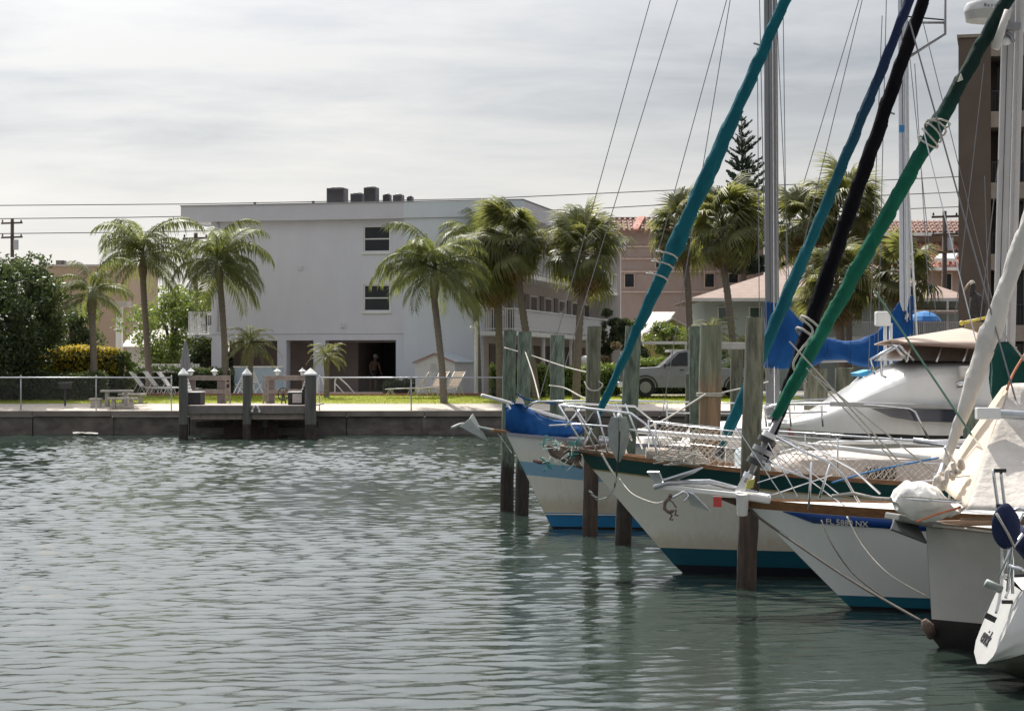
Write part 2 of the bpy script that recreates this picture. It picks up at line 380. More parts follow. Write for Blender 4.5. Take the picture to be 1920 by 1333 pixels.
# ================================================================== CHAIN-LINK FENCE
def chain_fence(x0, x1, label, y=78.0, zb=.94, zt=2.22):
    f = thing('chain_link_fence', label, 'fence', (x0, y, zb)); Lx = x1 - x0; H = zt - zb
    MB().cyl((0, 0, H), (Lx, 0, H), .028, n=8).build('top_rail', GALV, f, True)
    k = max(1, round(Lx/3.18))
    for i in range(k+1):
        x = Lx*i/k
        b = MB().cyl((x, .04, -.05), (x, .04, H+.03), .03, n=8); b.ball((x, .04, H+.05), .035, 8, 5); b.build('post', GALV, f, True)
    w = MB(); st = .10; n = int((Lx+H)/st)
    for i in range(n):
        c = -H + i*st
        for sgn in (1, -1):
            a, b_ = max(0, c), min(Lx, c+H)
            if b_ - a < .02: continue
            if sgn == 1: p, q = (a, .01, a-c), (b_, .01, b_-c)
            else: p, q = (a, .016, H-(a-c)), (b_, .016, H-(b_-c))
            w.tube([p, q], .0015, 3, cap=False)
    w.build('wire_mesh', mat('dull_wire', (.22, .22, .22), .8, (.16, .16, .16), 8), f, kind='stuff'); return f
chain_fence(-22.2, -13.35, 'galvanised chain-link fence on the seawall left of the dock')
chain_fence(-7.55, -.35, 'galvanised chain-link fence between the dock and the boats')

# ================================================================== DOCK
dk = thing('dock', 'small wooden dock with pale deck in front of the seawall', 'dock', (P(463, 823, 73).x, 73, 0))
def dx(px, Y=73): return (px-463)*Y/F
DECKM = mat('dock_deck_paint', (.42, .37, .33), .85, (.33, .29, .27), 5, (4, 1, 1), bump=.3)
for i in range(22):
    y = .02 + i*.2
    MB().box(dx(352), dx(586), y, y+.185, 1.19, 1.232).build('plank', DECKM, dk)
MB().box(dx(350), dx(588), -.07, .0, .93, 1.235).build('fascia_beam', mat('dock_fascia', (.23, .20, .18), .8, (.17, .15, .14), 3, bump=.3), dk, bevel=.01)
MB().box(dx(356), dx(582), .05, .16, .72, .92).build('cross_beam', TIMBER, dk)
for x in (380, 410, 463, 512, 560):
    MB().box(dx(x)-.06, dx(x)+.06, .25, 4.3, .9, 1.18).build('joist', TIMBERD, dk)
def small_pile(x, y, top, r, par, foot=.55, cap=True):
    b = MB(); b.cyl((x, y, foot), (x, y, top), r, r*.97, 14); o = b.build('pile', mat('dock_pile', (.15, .15, .135), .9, (.085, .085, .078), 3, (2, 2, .3), bump=.5), par, auto=True)
    MB().cyl((x, y, -1), (x, y, foot), r*1.04, r*1.04, 14).build('pile_foot', PILEW, o, auto=True)
    if cap: MB().lathe([(r*1.18, top), (r*1.2, top+.06), (r*.5, top+.19), (.015, top+.27)], 14, (x, y, 0)).build('pile_cap', WHITE, o)
small_pile(dx(345), -.15, 2.33, .165, dk); small_pile(dx(463), -.02, 2.33, .155, dk); small_pile(dx(583), -.15, 2.33, .21, dk)
for x in (420, 440, 463, 490, 505): small_pile(dx(x), 1.2 + rnd.uniform(-.2, .2), .9, .16, dk, .4, False)
MB().box(dx(412), dx(514), 1.0, 1.1, -.6, .62).build('shadow_board', TIMBERD, dk)  # dark board standing in for the shadow among the back piles
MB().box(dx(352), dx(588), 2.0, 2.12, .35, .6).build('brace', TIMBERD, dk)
# rails at the back of the dock
def dock_rail(px0, px1, posts, nm):
    Y = 4.1
    def X(px): return (px-CX)*(73+Y)/F - (463-CX)*73/F
    z = lambda py: 2.7-(py-HY)*(73+Y)/F
    MB().box(X(px0), X(px1), Y-.03, Y+.03, z(713), z(704)).build('rail_board', TIMBER, dk, bevel=.01)
    MB().box(X(px0), X(px1), Y-.03, Y+.03, z(738), z(730)).build('rail_board', TIMBER, dk, bevel=.01)
    for p_ in posts: MB().box(X(p_)-.17, X(p_)+.17, Y+.035, Y+.2, 1.0, z(704)-.01).build('post', mat('taupe_post', (.25, .20, .185), .85, (.19, .15, .14), 4, bump=.3), dk, bevel=.01)
dock_rail(352, 430, (415, 357), 'a'); dock_rail(497, 578, (506, 575), 'b')
# slim pale gate frames at the inner ends of both rails
for px, side, rot in ((427, 'left', .12), (498, 'right', -.12)):
    g = thing('gate_panel', f'weathered slatted gate panel folded open on the {side} side of the dock opening', 'gate', P(px, 757, 76.6), rot)
    for s in (-.09, .09): MB().beam((s, 0, 0), (s*.9, 0, 1.08), .05, .05).build('stile', TIMBER, g)
    for k in range(5): MB().beam((-.11, 0, .12+k*.22), (.11, 0, .16+k*.22), .03, .06).build('slat', TIMBER, g)
# bench boxes with white slats
def bench(px, flip, lab):
    b = thing('storage_bench', lab, 'bench', P(px, 759, 74.6), 0.0)
    s = -1 if flip else 1
    MB().box(min(s*-.35, s*.28), max(s*-.35, s*.28), -.55, .55, 0, .46).build('base_box', mat('bench_box', (.035, .03, .035), .7, (.02, .018, .02), 5), b, bevel=.01)
    for k in range(4): MB().box(s*(-.12+k*.12)-.05, s*(-.12+k*.12)+.05, -.58, .58, .465, .50).build('seat_slat', WHITE, b, bevel=.008)
    MB().prism([(s*-.36, -.5, .47), (s*-.24, -.5, .47), (s*-.46, -.5, 1.12), (s*-.54, -.5, 1.12)], (0, 1.0, 0)).build('back_panel', MATS['bench_box'], b)
    for k in range(5):
        z = .56 + k*.125; x = s*(-.215 - (z-.5)*.33)
        MB().beam((x, -.56, z), (x, .56, z), .035, .1, up=(s*-.33, 0, 1)).build('back_slat', WHITE, b)
    return b
bench(366, False, 'dark storage bench with white slats at the left end of the dock')
b2 = bench(557, True, 'dark storage bench with white slats at the right end of the dock')
nt_ = thing('notice_board', 'small pale notice panel leaning on the right dock bench', 'sign', P(557, 757, 73.95))
MB().box(-.17, .17, -.02, .01, .03, .36).build('panel', mat('notice_face', (.5, .45, .44), .7, (.36, .31, .31), 14), nt_, bevel=.008)
MB().beam((0, .02, .2), (0, .18, .0), .03, .03).build('strut', TIMBER, nt_)
hr = thing('hose_reel', 'dark round hose reel standing on the dock by the right bench', 'hose reel', P(531, 757, 75.5))
tor = [(.2*math.cos(t), 0, .36+.24*math.sin(t)) for t in [i*.45 for i in range(15)]]
MB().tube(tor, .022, 6).build('reel_rim', DARK, hr); sp = MB()
for i in range(4): t = i*.785; sp.cyl((-.2*math.cos(t), 0, .36-.24*math.sin(t)), (.2*math.cos(t), 0, .36+.24*math.sin(t)), .012, n=5)
sp.build('spoke', DARK, hr); MB().beam((-.06, 0, 0), (-.02, 0, .36), .04, .04).beam((.1, 0, 0), (.02, 0, .36), .04, .04).build('stand', DARK, hr)
lab = ['hidden behind the closed umbrella base', 'on the left dock rail', 'on the left half of the right dock rail', 'beside the right capped dock pile']
for px, l_ in zip((358, 402, 520, 567), lab):
    ln = thing('post_lantern', 'small white cap lantern ' + l_, 'lantern', P(px, 704, 77.1), 0, 'white lanterns on the dock rails')
    MB().lathe([(.06, 0), (.055, .04), (.075, .05), (.09, .13), (.06, .15)], 8).build('globe', WHITE, ln)
    MB().lathe([(.14, .15), (.15, .165), (.07, .23), (.03, .26), (.03, .285), (.01, .31)], 8).build('lamp_cap', WHITE, ln)
cl = thing('rope_cleat', 'white cleat hung with rope on the front beam of the dock', 'cleat', P(480, 762, 72.9))
MB().tube([(-.13, -.05, -.16), (-.06, -.06, 0), (0, -.06, .05), (.06, -.06, 0), (.13, -.05, -.17)], .035, 7).build('rope_loop', WHITE, cl, True)
MB().ball((-.13, -.05, -.17), .055, 8, 6).ball((.13, -.05, -.18), .055, 8, 6).build('rope_end', WHITE, cl, True)

# ================================================================== LAWN FURNITURE
def conc_bench(px, py, Y, rz, L_, lab, cat='bench', h=.42, d=.3):
    b = thing('stone_bench' if cat == 'bench' else 'stone_table', lab, cat, P(px, py, Y), rz)
    MB().box(-L_/2, L_/2, -d, d, h-.08, h).build('seat' if cat == 'bench' else 'table_top', CONCL, b, bevel=.015)
    for s in (-1, 1): MB().prism([(s*L_*.3-.07, -d*.8, 0), (s*L_*.3-.07, d*.8, 0), (s*L_*.3-.07, d*.55, h-.08), (s*L_*.3-.07, -d*.55, h-.08)], (.14, 0, 0)).build('pedestal', CONCL, b)
    return b
conc_bench(219, 762, 79.6, .1, 1.25, 'grey concrete picnic table on the sand by the left fence', 'table', .66, .38)
conc_bench(230, 765, 78.7, .1, 1.15, 'low concrete bench in front of the picnic table')
conc_bench(248, 757, 80.6, .1, 1.1, 'low concrete bench behind the picnic table')
sl = thing('stone_stool', 'short concrete stool left of the picnic table', 'stool', P(180, 766, 79))
MB().box(-.19, .19, -.17, .17, 0, .34).box(-.24, .24, -.22, .22, .343, .41).build('stool_block', CONCL, sl, bevel=.015)
gr = thing('park_grill', 'dark park barbecue grill on a post behind the fence', 'grill', P(122, 762, 79.4))
MB().cyl((0, 0, 0), (0, 0, .72), .04, n=8).build('post', DARK, gr)
MB().add([(-.2,-.18,.72),(.2,-.18,.72),(.2,.18,.72),(-.2,.18,.72),(-.24,-.2,.95),(.24,-.2,.95),(.24,.2,.98),(-.24,.2,.98)], [(0,3,2,1),(0,1,5,4),(1,2,6,5),(2,3,7,6),(3,0,4,7)]).build('fire_box', DARK, gr, solid=.012)
for k in range(6): MB().cyl((-.22+k*.088, -.19, .955), (-.22+k*.088, .19, .97), .008, n=5).build('grate_bar', DARK, gr)
def lounger(px, py, Y, flip, strap, rz, lab, grp, back=.62):
    t = thing('sun_lounger', lab, 'sun lounger', P(px, py, Y), rz, grp); s = -1 if flip else 1
    a = R(52); hx = .0
    def bp_(u): return (s*(hx - u*math.cos(a)), .36 + u*math.sin(a))
    for y in (-.3, .3):
        MB().tube([(s*1.35, y, .30), (s*0, y, .36)], .022, 6).build('side_rail', WHITEMETAL, t, True)
        q = bp_(.85); MB().tube([(s*hx, y, .36), (q[0], y, q[1])], .022, 6).build('back_rail', WHITEMETAL, t, True)
        for x in (.05, 1.15):
            MB().tube([(s*(x-.18), y, 0), (s*x, y, .33), (s*(x+.18), y, 0)], .02, 6).build('leg', WHITEMETAL, t, True)
        MB().tube([(s*-.42, y, 0), (s*-.15, y, .52)], .016, 5).build('back_strut', WHITEMETAL, t, True)
    for k in range(15):
        x = .06 + k*.088; z = .36 - x*.045
        MB().box(min(s*x, s*(x+.07)), max(s*x, s*(x+.07)), -.3, .3, z, z+.012).build('strap', strap, t)
    for k in range(9):
        u = .06 + k*.09; p = bp_(u); q = bp_(u+.072)
        MB().add([(p[0], -.3, p[1]), (p[0], .3, p[1]), (q[0], .3, q[1]), (q[0], -.3, q[1])], [(0,1,2,3)]).build('strap', strap, t, solid=.012)
    return t
STW = mat('white_strap', (.68, .66, .64), .6, (.6, .58, .56), 5); STT = mat('tan_strap', (.46, .36, .27), .65, (.40, .31, .23), 5)
lounger(268, 742, 85.3, False, STW, -.12, 'leftmost of the three white strap loungers on the lawn', 'white loungers on the lawn')
lounger(294, 741, 86.6, False, STW, -.12, 'middle one of the three white strap loungers on the lawn', 'white loungers on the lawn')
lounger(319, 741, 87.6, False, STW, -.12, 'rightmost of the three white strap loungers beside the dock umbrella', 'white loungers on the lawn')
lounger(783, 743, 84.2, True, STT, -.05, 'tan strap lounger stretched out farthest left before the shed', 'tan loungers by the shed')
lounger(817, 742, 84.6, True, STT, .75, 'tan strap lounger just left of the leaning palm trunk', 'tan loungers by the shed')
lounger(848, 742, 85.0, True, STT, .9, 'tan strap lounger just right of the leaning palm trunk', 'tan loungers by the shed')
um = thing('closed_umbrella', 'closed grey striped patio umbrella behind the left dock pile', 'umbrella', (P(348, 700, 80.6).x, 80.6, 1.17), 0)
MB().cyl((0, 0, 0), (-.03, 0, 2.5), .022, n=8).build('pole', GALV, um)
prof = [(.05, .95), (.17, 1.05), (.19, 1.3), (.15, 1.75), (.09, 2.2), (.02, 2.52)]
u_ = MB(); o = 0
rows = [[(r_*(1+.22*math.cos(8*t))*math.cos(t), r_*(1+.22*math.cos(8*t))*math.sin(t), z) for t in [2*math.pi*i/48 for i in range(49)]] for r_, z in prof]
u_.grid(rows).build('canopy', mat('grey_canvas', (.17, .17, .19), .9, (.26, .26, .28), 16, (1, 1, .1)), um, True)
MB().lathe([(.25, 0), (.25, .06), (.05, .1)], 12).build('base_weight', CONC, um)
# pool ladder rails
for k, (px, w) in enumerate(((607, .5), (640, .9))):
    h = thing('pool_handrail', ('short' if k == 0 else 'long') + ' curved white pool handrail beyond the fence', 'handrail', P(px-12, 741, 86.6), 0, 'pool handrails')
    MB().tube([(0, 0, 0), (0, 0, .62), (.06, 0, .76), (.16, 0, .78), (w*.6, 0, .45), (w, 0, .03)], .03, 8).build('tube_rail', WHITEMETAL, h, True)
    if k: MB().tube([(0, .02, .5), (.1, .02, .42), (w*.45, .02, .08)], .026, 8).build('lower_tube', WHITEMETAL, h, True)
# slatted deck chairs glimpsed past the dock opening
for k, px in enumerate((452, 478)):
    c = thing('folding_chair', ('left' if k == 0 else 'right') + ' folded pale deck chair standing by the pool behind the dock', 'chair', P(px, 742, 87), .5*(1-2*k), 'deck chairs by the pool')
    s = 1-2*k
    for y in (-.25, .25):
        MB().beam((-.3*s, y, 0), (.25*s, y, 1.05), .035, .035).build('back_rail', WHITEMETAL, c); MB().beam((.3*s, y, 0), (-.15*s, y, .5), .035, .035).build('leg', WHITEMETAL, c)
    for i in range(4): MB().beam((.05*s+i*.06*s, -.25, .62+i*.11), (.05*s+i*.06*s, .25, .62+i*.11), .02, .08).build('back_slat', STW, c)

# ================================================================== GREY APARTMENT BUILDING
A = R(13)
BC = Vector(((905-CX)*91/F, 91.0, GZ))                  # front right corner
bd = thing('apartment_building', 'pale grey three storey apartment building with flat roof above a dark carport', 'building', BC, A + math.pi)
# local frame: +x runs left along the front, +y comes towards the viewer; the front face is y = 0
bd.rotation_euler = (0, 0, -A); XF[bd.name] = Matrix.Translation(BC) @ Matrix.Rotation(-A, 4, 'Z')
# local frame: -x runs left along the front, +y runs back
W_ = 13.3; D_ = 27.0; H2 = 2.72; HT = 8.05
STUC = mat('grey_stucco', (.68, .68, .755), .85, (.635, .635, .71), 1.6, (1, 1, .25), bump=.25, bscale=60)
STUB = mat('flare_tinted_stucco', (.665, .705, .775), .85, (.625, .665, .73), 1.6, (1, 1, .25), bump=.25, bscale=60)  # lens flare tint painted in: bluer, lighter copy of the grey stucco
TAUPE = mat('taupe_wall', (.30, .235, .22), .9, (.25, .195, .185), 1.5)
def bpart(nm, m, *a, **k): return MB().box(*a).build(nm, m, bd, **k)
XW = -3.75                                              # where the proud right bay starts
def wall_with_holes(nm, m, x0, x1, z0, z1, y, th, holes):
    b = MB(); xs_ = sorted({x0, x1, *[h[0] for h in holes], *[h[1] for h in holes]}); zs_ = sorted({z0, z1, *[h[2] for h in holes], *[h[3] for h in holes]})
    for i in range(len(xs_)-1):
        for j in range(len(zs_)-1):
            cx_, cz_ = (xs_[i]+xs_[i+1])/2, (zs_[j]+zs_[j+1])/2
            if any(h[0] < cx_ < h[1] and h[2] < cz_ < h[3] for h in holes): continue
            b.box(xs_[i], xs_[i+1], y, y+th, zs_[j], zs_[j+1])
    return b.build(nm, m, bd)
def lz(py): return CH - (py-HY)*91.8/F - GZ             # storey heights read off the front
def lx(px): 
    a_ = (px-CX)/F; return (a_*BC.y - BC.x)/(math.cos(A) + a_*math.sin(A))
wx0, wx1 = lx(678.5), lx(728.5)
wins = [(wx0, wx1, lz(471), lz(422)), (wx0, wx1, lz(583), lz(533))]
wall_with_holes('front_wall', STUC, -W_, XW, H2, HT, .28, .25, wins)
bpart('front_bay', STUB, XW, -.1, 0, .6, .0, HT-.02)
def window(x0, x1, z0, z1, y):
    f = MB(); w = .055
    for a in ((x0, x1, z0, z0+w), (x0, x1, z1-w, z1), (x0, x1, (z0+z1)/2-w*.5, (z0+z1)/2+w*.5)): f.box(a[0], a[1], y+.02, y+.09, a[2], a[3])
    for a in ((x0, x0+w), (x1-w, x1)): f.box(a[0], a[1], y+.018, y+.092, z0+.001, z1-.001)
    fo = f.build('window', WHITE, bd)
    for za, zb in ((z0+w, (z0+z1)/2-w*.5), ((z0+z1)/2+w*.5, z1-w)): MB().box(x0+w, x1-w, y+.05, y+.06, za, zb).build('pane', GLASSD, fo)
    MB().box(x0-.07, x1+.07, y-.06, y+.0, z0-.11, z0-.03).build('sill', WHITE, fo, bevel=.01)
    tr = MB(); 
    for a in ((x0-.07, x0-.005, z0-.028, z1+.07), (x1+.005, x1+.07, z0-.028, z1+.07), (x0-.004, x1+.004, z1+.005, z1+.07)): tr.box(a[0], a[1], y-.02, y+.0, a[2], a[3])
    tr.build('trim', STUC, fo)
for w in wins: window(*w, .28)
# side and back walls, floors
bpart('left_wall', STUC, -W_, -W_+.25, .535, D_, H2, HT); bpart('back_wall', STUC, -W_+.25, -.3, D_-.25, D_, 0, HT)
bpart('floor_slab', STUC, -W_+.02, -.12, .3, D_-.3, H2-.3, H2-.01)
bpart('carport_floor', CONCL, -W_, 0, .3, D_, -.1, .01)
bpart('carport_column', STUC, lx(584), lx(606), .29, .85, .01, H2-.301)
bpart('carport_column', STUC, lx(516), lx(533), .29, .85, .01, H2-.301)
bpart('carport_column', STUC, -W_, -W_+.5, .29, .85, .01, H2-.301)
bpart('carport_column', STUB, lx(739), XW-.005, .29, .85, .01, H2-.301)
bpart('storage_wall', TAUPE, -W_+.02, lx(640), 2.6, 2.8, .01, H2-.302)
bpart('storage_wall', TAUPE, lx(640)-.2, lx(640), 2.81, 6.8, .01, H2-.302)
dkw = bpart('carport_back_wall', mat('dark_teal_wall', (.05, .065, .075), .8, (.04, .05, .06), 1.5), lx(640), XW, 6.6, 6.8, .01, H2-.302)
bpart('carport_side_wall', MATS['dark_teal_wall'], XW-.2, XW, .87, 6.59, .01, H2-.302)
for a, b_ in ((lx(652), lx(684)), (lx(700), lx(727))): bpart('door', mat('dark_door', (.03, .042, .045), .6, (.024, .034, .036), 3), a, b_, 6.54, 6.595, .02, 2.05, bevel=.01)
bpart('door_sign', WHITE, lx(716), lx(724), 6.50, 6.535, 1.52, 1.6)
for k in range(3): MB().cyl((lx(560), .9+k*.5, H2-.36), (XW-.3, .9+k*.5, H2-.36), .035, n=6).build('ceiling_pipe', TAUPE, bd)
# roof and fascia
bpart('roof_slab', STUC, -W_-1.35, 1.85, .0, D_+.6, HT, HT+.12)
FAS = mat('fascia_grey', (.62, .615, .68), .85, (.58, .575, .635), 1.2)
bpart('fascia', FAS, -W_-1.4, XW+.02, -.06, .1, HT-.03, HT+.72); bpart('fascia', STUB, XW+.021, 1.9, -.08, .1, HT-.012, HT+.70)
bpart('fascia', FAS, 1.75, 1.9, .101, D_+.6, HT-.03, HT+.70); bpart('fascia', FAS, -W_-1.4, -W_-1.25, .101, D_+.6, HT-.03, HT+.70)
bpart('roof_edge', mat('roof_edge_metal', (.40, .40, .43), .6, (.33, .33, .36), 3), -W_-1.43, 1.93, -.11, .12, HT+.721, HT+.76)
bpart('roof_edge', MATS['roof_edge_metal'], 1.72, 1.93, .121, D_+.62, HT+.721, HT+.76)
for x in (lx(457), lx(568)): MB().cyl((x, 1.5, HT+.1), (x, 1.5, HT+.98), .07, n=8).build('roof_vent', DARK, bd)
MB().cyl((-W_+.35, .2, H2+.1), (-W_+.35, .2, HT-.05), .045, n=8).build('downspout', STUC, bd, True)
for x, z in ((lx(640), 3.0), (lx(560), 5.7), (lx(770), 5.75), (lx(815), 3.1)): MB().box(x-.11, x+.11, (.22 if x < XW else -.05), (.279 if x < XW else -.002), z, z+.2).build('wall_vent', FAS, bd, bevel=.01)
# right hand gallery: recessed apartment doors behind balconies
bpart('gallery_wall', mat('gallery_wall_paint', (.52, .47, .45), .85, (.45, .41, .39), 1.4), -.3, -.1, .61, D_, 0.0, HT-.02)
RAIL = mat('rail_white', (.74, .74, .75), .5, (.66, .66, .68), 5)
def balcony(x0, x1, y0, y1, z, solid_side=True, rail=True):
    s = MB().box(x0, x1, y0, y1, z-.2, z).build('balcony_slab', WHITE, bd, bevel=.015)
    if not rail: return
    def run(p, q, n):
        p, q = Vector(p), Vector(q)
        MB().beam(p+V(0,0,1.04), q+V(0,0,1.04), .06, .05).build('handrail', RAIL, s); MB().beam(p+V(0,0,.12), q+V(0,0,.12), .04, .04).build('bottom_rail', RAIL, s)
        for i in range(n+1):
            c = p.lerp(q, i/n); MB().beam(c+V(0,0,.0), c+V(0,0,1.02), .024, .024, up=V(0, 1, 0)).build('baluster', RAIL, s)
    return run
zb = lz(626) + .1
run = balcony(-.12, 1.55, -.02, D_, zb); run((-.05, .04, zb), (1.5, .04, zb), 14); run((1.5, .06, zb), (1.5, D_-.05, zb), 150)
bpart('balcony_screen', RAIL, 1.42, 1.45, 2.4, D_-.1, zb+.14, zb+1.0)
z3 = zb + H2
run = balcony(-.12, 1.55, -.02, D_, z3); run((-.05, .04, z3), (1.5, .04, z3), 14); run((1.5, .06, z3), (1.5, D_-.05, z3), 150)
for yy in (6.9, 13.6, 20.3): bpart('gallery_post', WHITE, 1.3, 1.42, yy, yy+.12, 0, zb-.2); 
bpart('end_wall', mat('end_wall_paint', (.60, .57, .57), .85, (.54, .51, .51), 1.4), -.1, 1.7, D_-.2, D_+.1, 0, HT-.02)
DOORB = mat('gallery_dark', (.03, .028, .03), .4, (.05, .045, .045), 3)
for fl in (zb, z3):
    for k in range(7):
        y = 2.0 + k*3.6
        bpart('door', DOORB, -.099, -.06, y, y+.9, fl+.01, fl+2.05)
        wv = bpart('window', WHITE, -.099, -.055, y+1.25, y+2.75, fl+.85, fl+2.0); MB().box(-.054, -.045, y+1.32, y+2.68, fl+.92, fl+1.93).build('pane', GLASSD, wv)
for k in range(6): bpart('ground_door', mat('gallery_brown', (.16, .12, .11), .8, (.12, .09, .085), 2), -.099, -.05, 1.6+k*4.1, 4.6+k*4.1, .02, 2.25)
# left balconies
def left_balcony(z, full):
    x0, x1 = -W_-1.3, -W_-.01
    run = balcony(x0, x1, .5, 5.0, z)
    run((x0+.05, .55, z), (x1-.05, .55, z), 10); run((x0+.05, .6, z), (x0+.05, 4.95, z), 30)
left_balcony(lz(629)+.12, True); left_balcony(lz(517)+.12, True)
ch = thing('balcony_chair', 'dark patio chair standing on the lower left balcony', 'chair', L2W(bd, (-W_-.6, 1.4, lz(629)+.12)), -.3)
for s in (-.2, .2):
    for t in (-.2, .2): MB().beam((s, t, 0), (s, t, .42 if t < 0 else .9), .035, .035, up=(0, 1, 0)).build('leg', DARK, ch)
MB().box(-.24, .24, -.24, .24, .42, .46).build('seat', DARK, ch)
for k in range(4): MB().box(-.18+k*.1, -.13+k*.1, .18, .21, .46, .9).build('back_slat', DARK, ch)
# air conditioners on the roof
def ac(px0, px1, top, lab, Yb=1.3, fan=True):
    w = (px1-px0)/41.0; h = (376-top)/40.5 + .08; xc = lx((px0+px1)/2)
    a = thing('roof_condenser', lab, 'air conditioner', L2W(bd, (xc, Yb, HT+.12)), -A, 'air conditioners on the flat roof')
    base = .62
    MB().box(-w/2, w/2, -w*.42, w*.42, base, base+h).build('cabinet', mat('condenser_grey', (.10, .095, .095), .6, (.07, .065, .065), 5), a, bevel=.02)
    for k in range(int(h/.09)): MB().box(-w/2+.05, w/2-.05, -w*.42-.012, -w*.42-.002, base+.05+k*.085, base+.1+k*.085).build('louvre', DARK, a)
    if fan: MB().lathe([(w*.36, base+h+.003), (w*.38, base+h+.03), (w*.3, base+h+.05), (.03, base+h+.05)], 14).build('fan_guard', DARK, a)
    for s in (-1, 1): MB().box(s*w*.35-.04, s*w*.35+.04, -w*.3, w*.3, 0, base-.002).build('stand', GALV, a)
ac(599, 634, 347, 'tallest dark roof condenser, farthest left of the row'); ac(643, 667, 358, 'low dark roof condenser right of the tallest one')
ac(672, 697, 348, 'tall dark roof condenser in the middle of the row', 1.0); ac(700, 715, 360, 'narrow brown roof condenser in the middle of the row', 1.6)
ac(723, 742, 362, 'low roof condenser near the right end of the row'); ac(742, 754, 364, 'smallest roof condenser, last on the right', 1.9)
# shed with painted beach scene
sh = thing('garden_shed', 'low white metal shed with a beach scene painted on its gable', 'shed', P(853, 737, 87.5), -.42)
SHW = mat('shed_white', (.64, .64, .68), .6, (.56, .56, .60), 2, (6, 1, 1)); SHR = mat('shed_roof', (.42, .47, .52), .5, (.36, .4, .45), 3)
hw, hg = 1.35, 1.72
MB().prism([(-1.95, 0, 0), (0, 0, 0), (0, 0, hw), (-.97, 0, hg), (-1.95, 0, hw)], (0, 1.9, 0)).build('shed_wall', SHW, sh)
MB().prism([(.08, -.08, hw-.02), (.08, -.08, hw+.03), (-.97, -.08, hg+.06), (-.97, -.08, hg+.003)], (0, 2.06, 0)).build('roof_panel', SHR, sh)
MB().prism([(-2.03, -.08, hw-.02), (-.97, -.08, hg+.003), (-.97, -.08, hg+.06), (-2.03, -.08, hw+.03)], (0, 2.06, 0)).build('roof_panel', SHR, sh)
MB().prism([(-2.05, -.1, hw-.06), (-.97, -.1, hg-.03), (.1, -.1, hw-.06), (.1, -.1, hw+.0), (-.97, -.1, hg+.05), (-2.05, -.1, hw+.0)], (0, .018, 0)).build('gable_trim', mat('shed_red_trim', (.35, .2, .2), .7), sh)
for k in range(13): MB().box(.001, .02, .1+k*.14, .14+k*.14, .03, hw-.05).build('side_rib', SHW, sh)
ink = mat('mural_ink', (.18, .2, .19), .8, (.3, .3, .27), 9)
MB().tube([(-.45, -.012, .45), (-.40, -.012, .62), (-.43, -.012, .8)], .016, 5).build('mural_stem', ink, sh)
for a in (-.5, .3, .9, 1.6, 2.3, 2.9, 3.6): MB().prism([(-.43, -.012, .8), (-.43+.25*math.cos(a), -.012, .8+.18*math.sin(a)-.04), (-.43+.22*math.cos(a+.3), -.012, .8+.2*math.sin(a+.3))], (0, .008, 0)).build('mural_frond', ink, sh)
for x, z in ((-.95, .62), (-.8, .75)): MB().tube([(x-.14, -.012, z), (x-.05, -.012, z+.09), (x, -.012, z), (x+.06, -.012, z+.12), (x+.12, -.012, z+.05)], .014, 5).build('mural_gull', ink, sh)
for k in range(5): MB().box(-1.25+.02*k, -.8-.03*k, -.012, -.004, .95+k*.08, .965+k*.08).build('mural_line', ink, sh)
pl = thing('white_post', 'tall white post with a small arm, in front of the shed', 'post', P(893, 738, 86.5))
MB().cyl((0, 0, 0), (0, 0, 3.0), .085, n=10).lathe([(.1, 3.0), (.11, 3.03), (.03, 3.15), (.01, 3.2)], 10).build('shaft', WHITE, pl, auto=True)
MB().cyl((0, 0, 2.86), (-.2, -.05, 2.86), .035, n=6).ball((-.22, -.05, 2.86), .07, 8, 6).build('side_lamp', WHITE, pl, True)
MB().cyl((0, 0, 2.62), (.12, 0, 2.62), .03, n=6).build('bracket', WHITE, pl)
gl = thing('globe_lamp', 'round white globe lamp on a post by the hedge', 'lamp', P(1097, 735, 89))
MB().cyl((0, 0, 0), (0, 0, 1.15), .04, n=8).build('lamp_post', GALV, gl); MB().ball((0, 0, 1.38), .25, 14, 10).build('globe', mat('globe_plastic', (.75, .74, .70), .3), gl, True)
# ================================================================== VEGETATION
def feather_mesh(name, L_, a0, droop, n, ll, lw, seed, m, vee=.5, hang=.5):
    """one arching feather frond: stalk plus paired leaflets, growing along +X"""
    r_ = random.Random(seed); pts = []; x = z = 0.0; N_ = 16
    for i in range(N_+1):
        t = i/N_; a = a0 - droop*t**1.3; pts.append(Vector((x, 0, z))); x += math.cos(a)*L_/N_; z += math.sin(a)*L_/N_
    b = MB(); b.tube(pts, [max(.004, .026*(1-i/N_)) for i in range(N_+1)], 4, cap=False)
    for i in range(n):
        t = .14 + .86*(i+r_.random()*.7)/n; k = min(N_-1, int(t*N_)); u = t*N_-k; p = pts[k].lerp(pts[k+1], u); tg = (pts[k+1]-pts[k]).normalized()
        up = Vector((0, 1, 0)).cross(tg)*-1
        if up.length < .1: up = ZUP
        for s in (-1, 1):
            l = ll*(.35+.65*math.sin(math.pi*min(1, .12+t*.85)))*r_.uniform(.8, 1.15)
            d = (tg*(.35+.5*t) + Vector((0, s, 0))*r_.uniform(.75, 1) + up*vee*r_.uniform(-.2, 1)).normalized()
            mid = p + d*l*.5 + Vector((0, 0, -hang*l*.10)); tip = p + d*l*.86 + Vector((0, 0, -hang*l*r_.uniform(.35, .75)))
            wv = tg*lw*.5
            o = len(b.v); b.v += [tuple(p), tuple(mid-wv), tuple(tip), tuple(mid+wv)]; b.f.append((o, o+1, o+2, o+3))
    me = b.mesh(name, m); return me
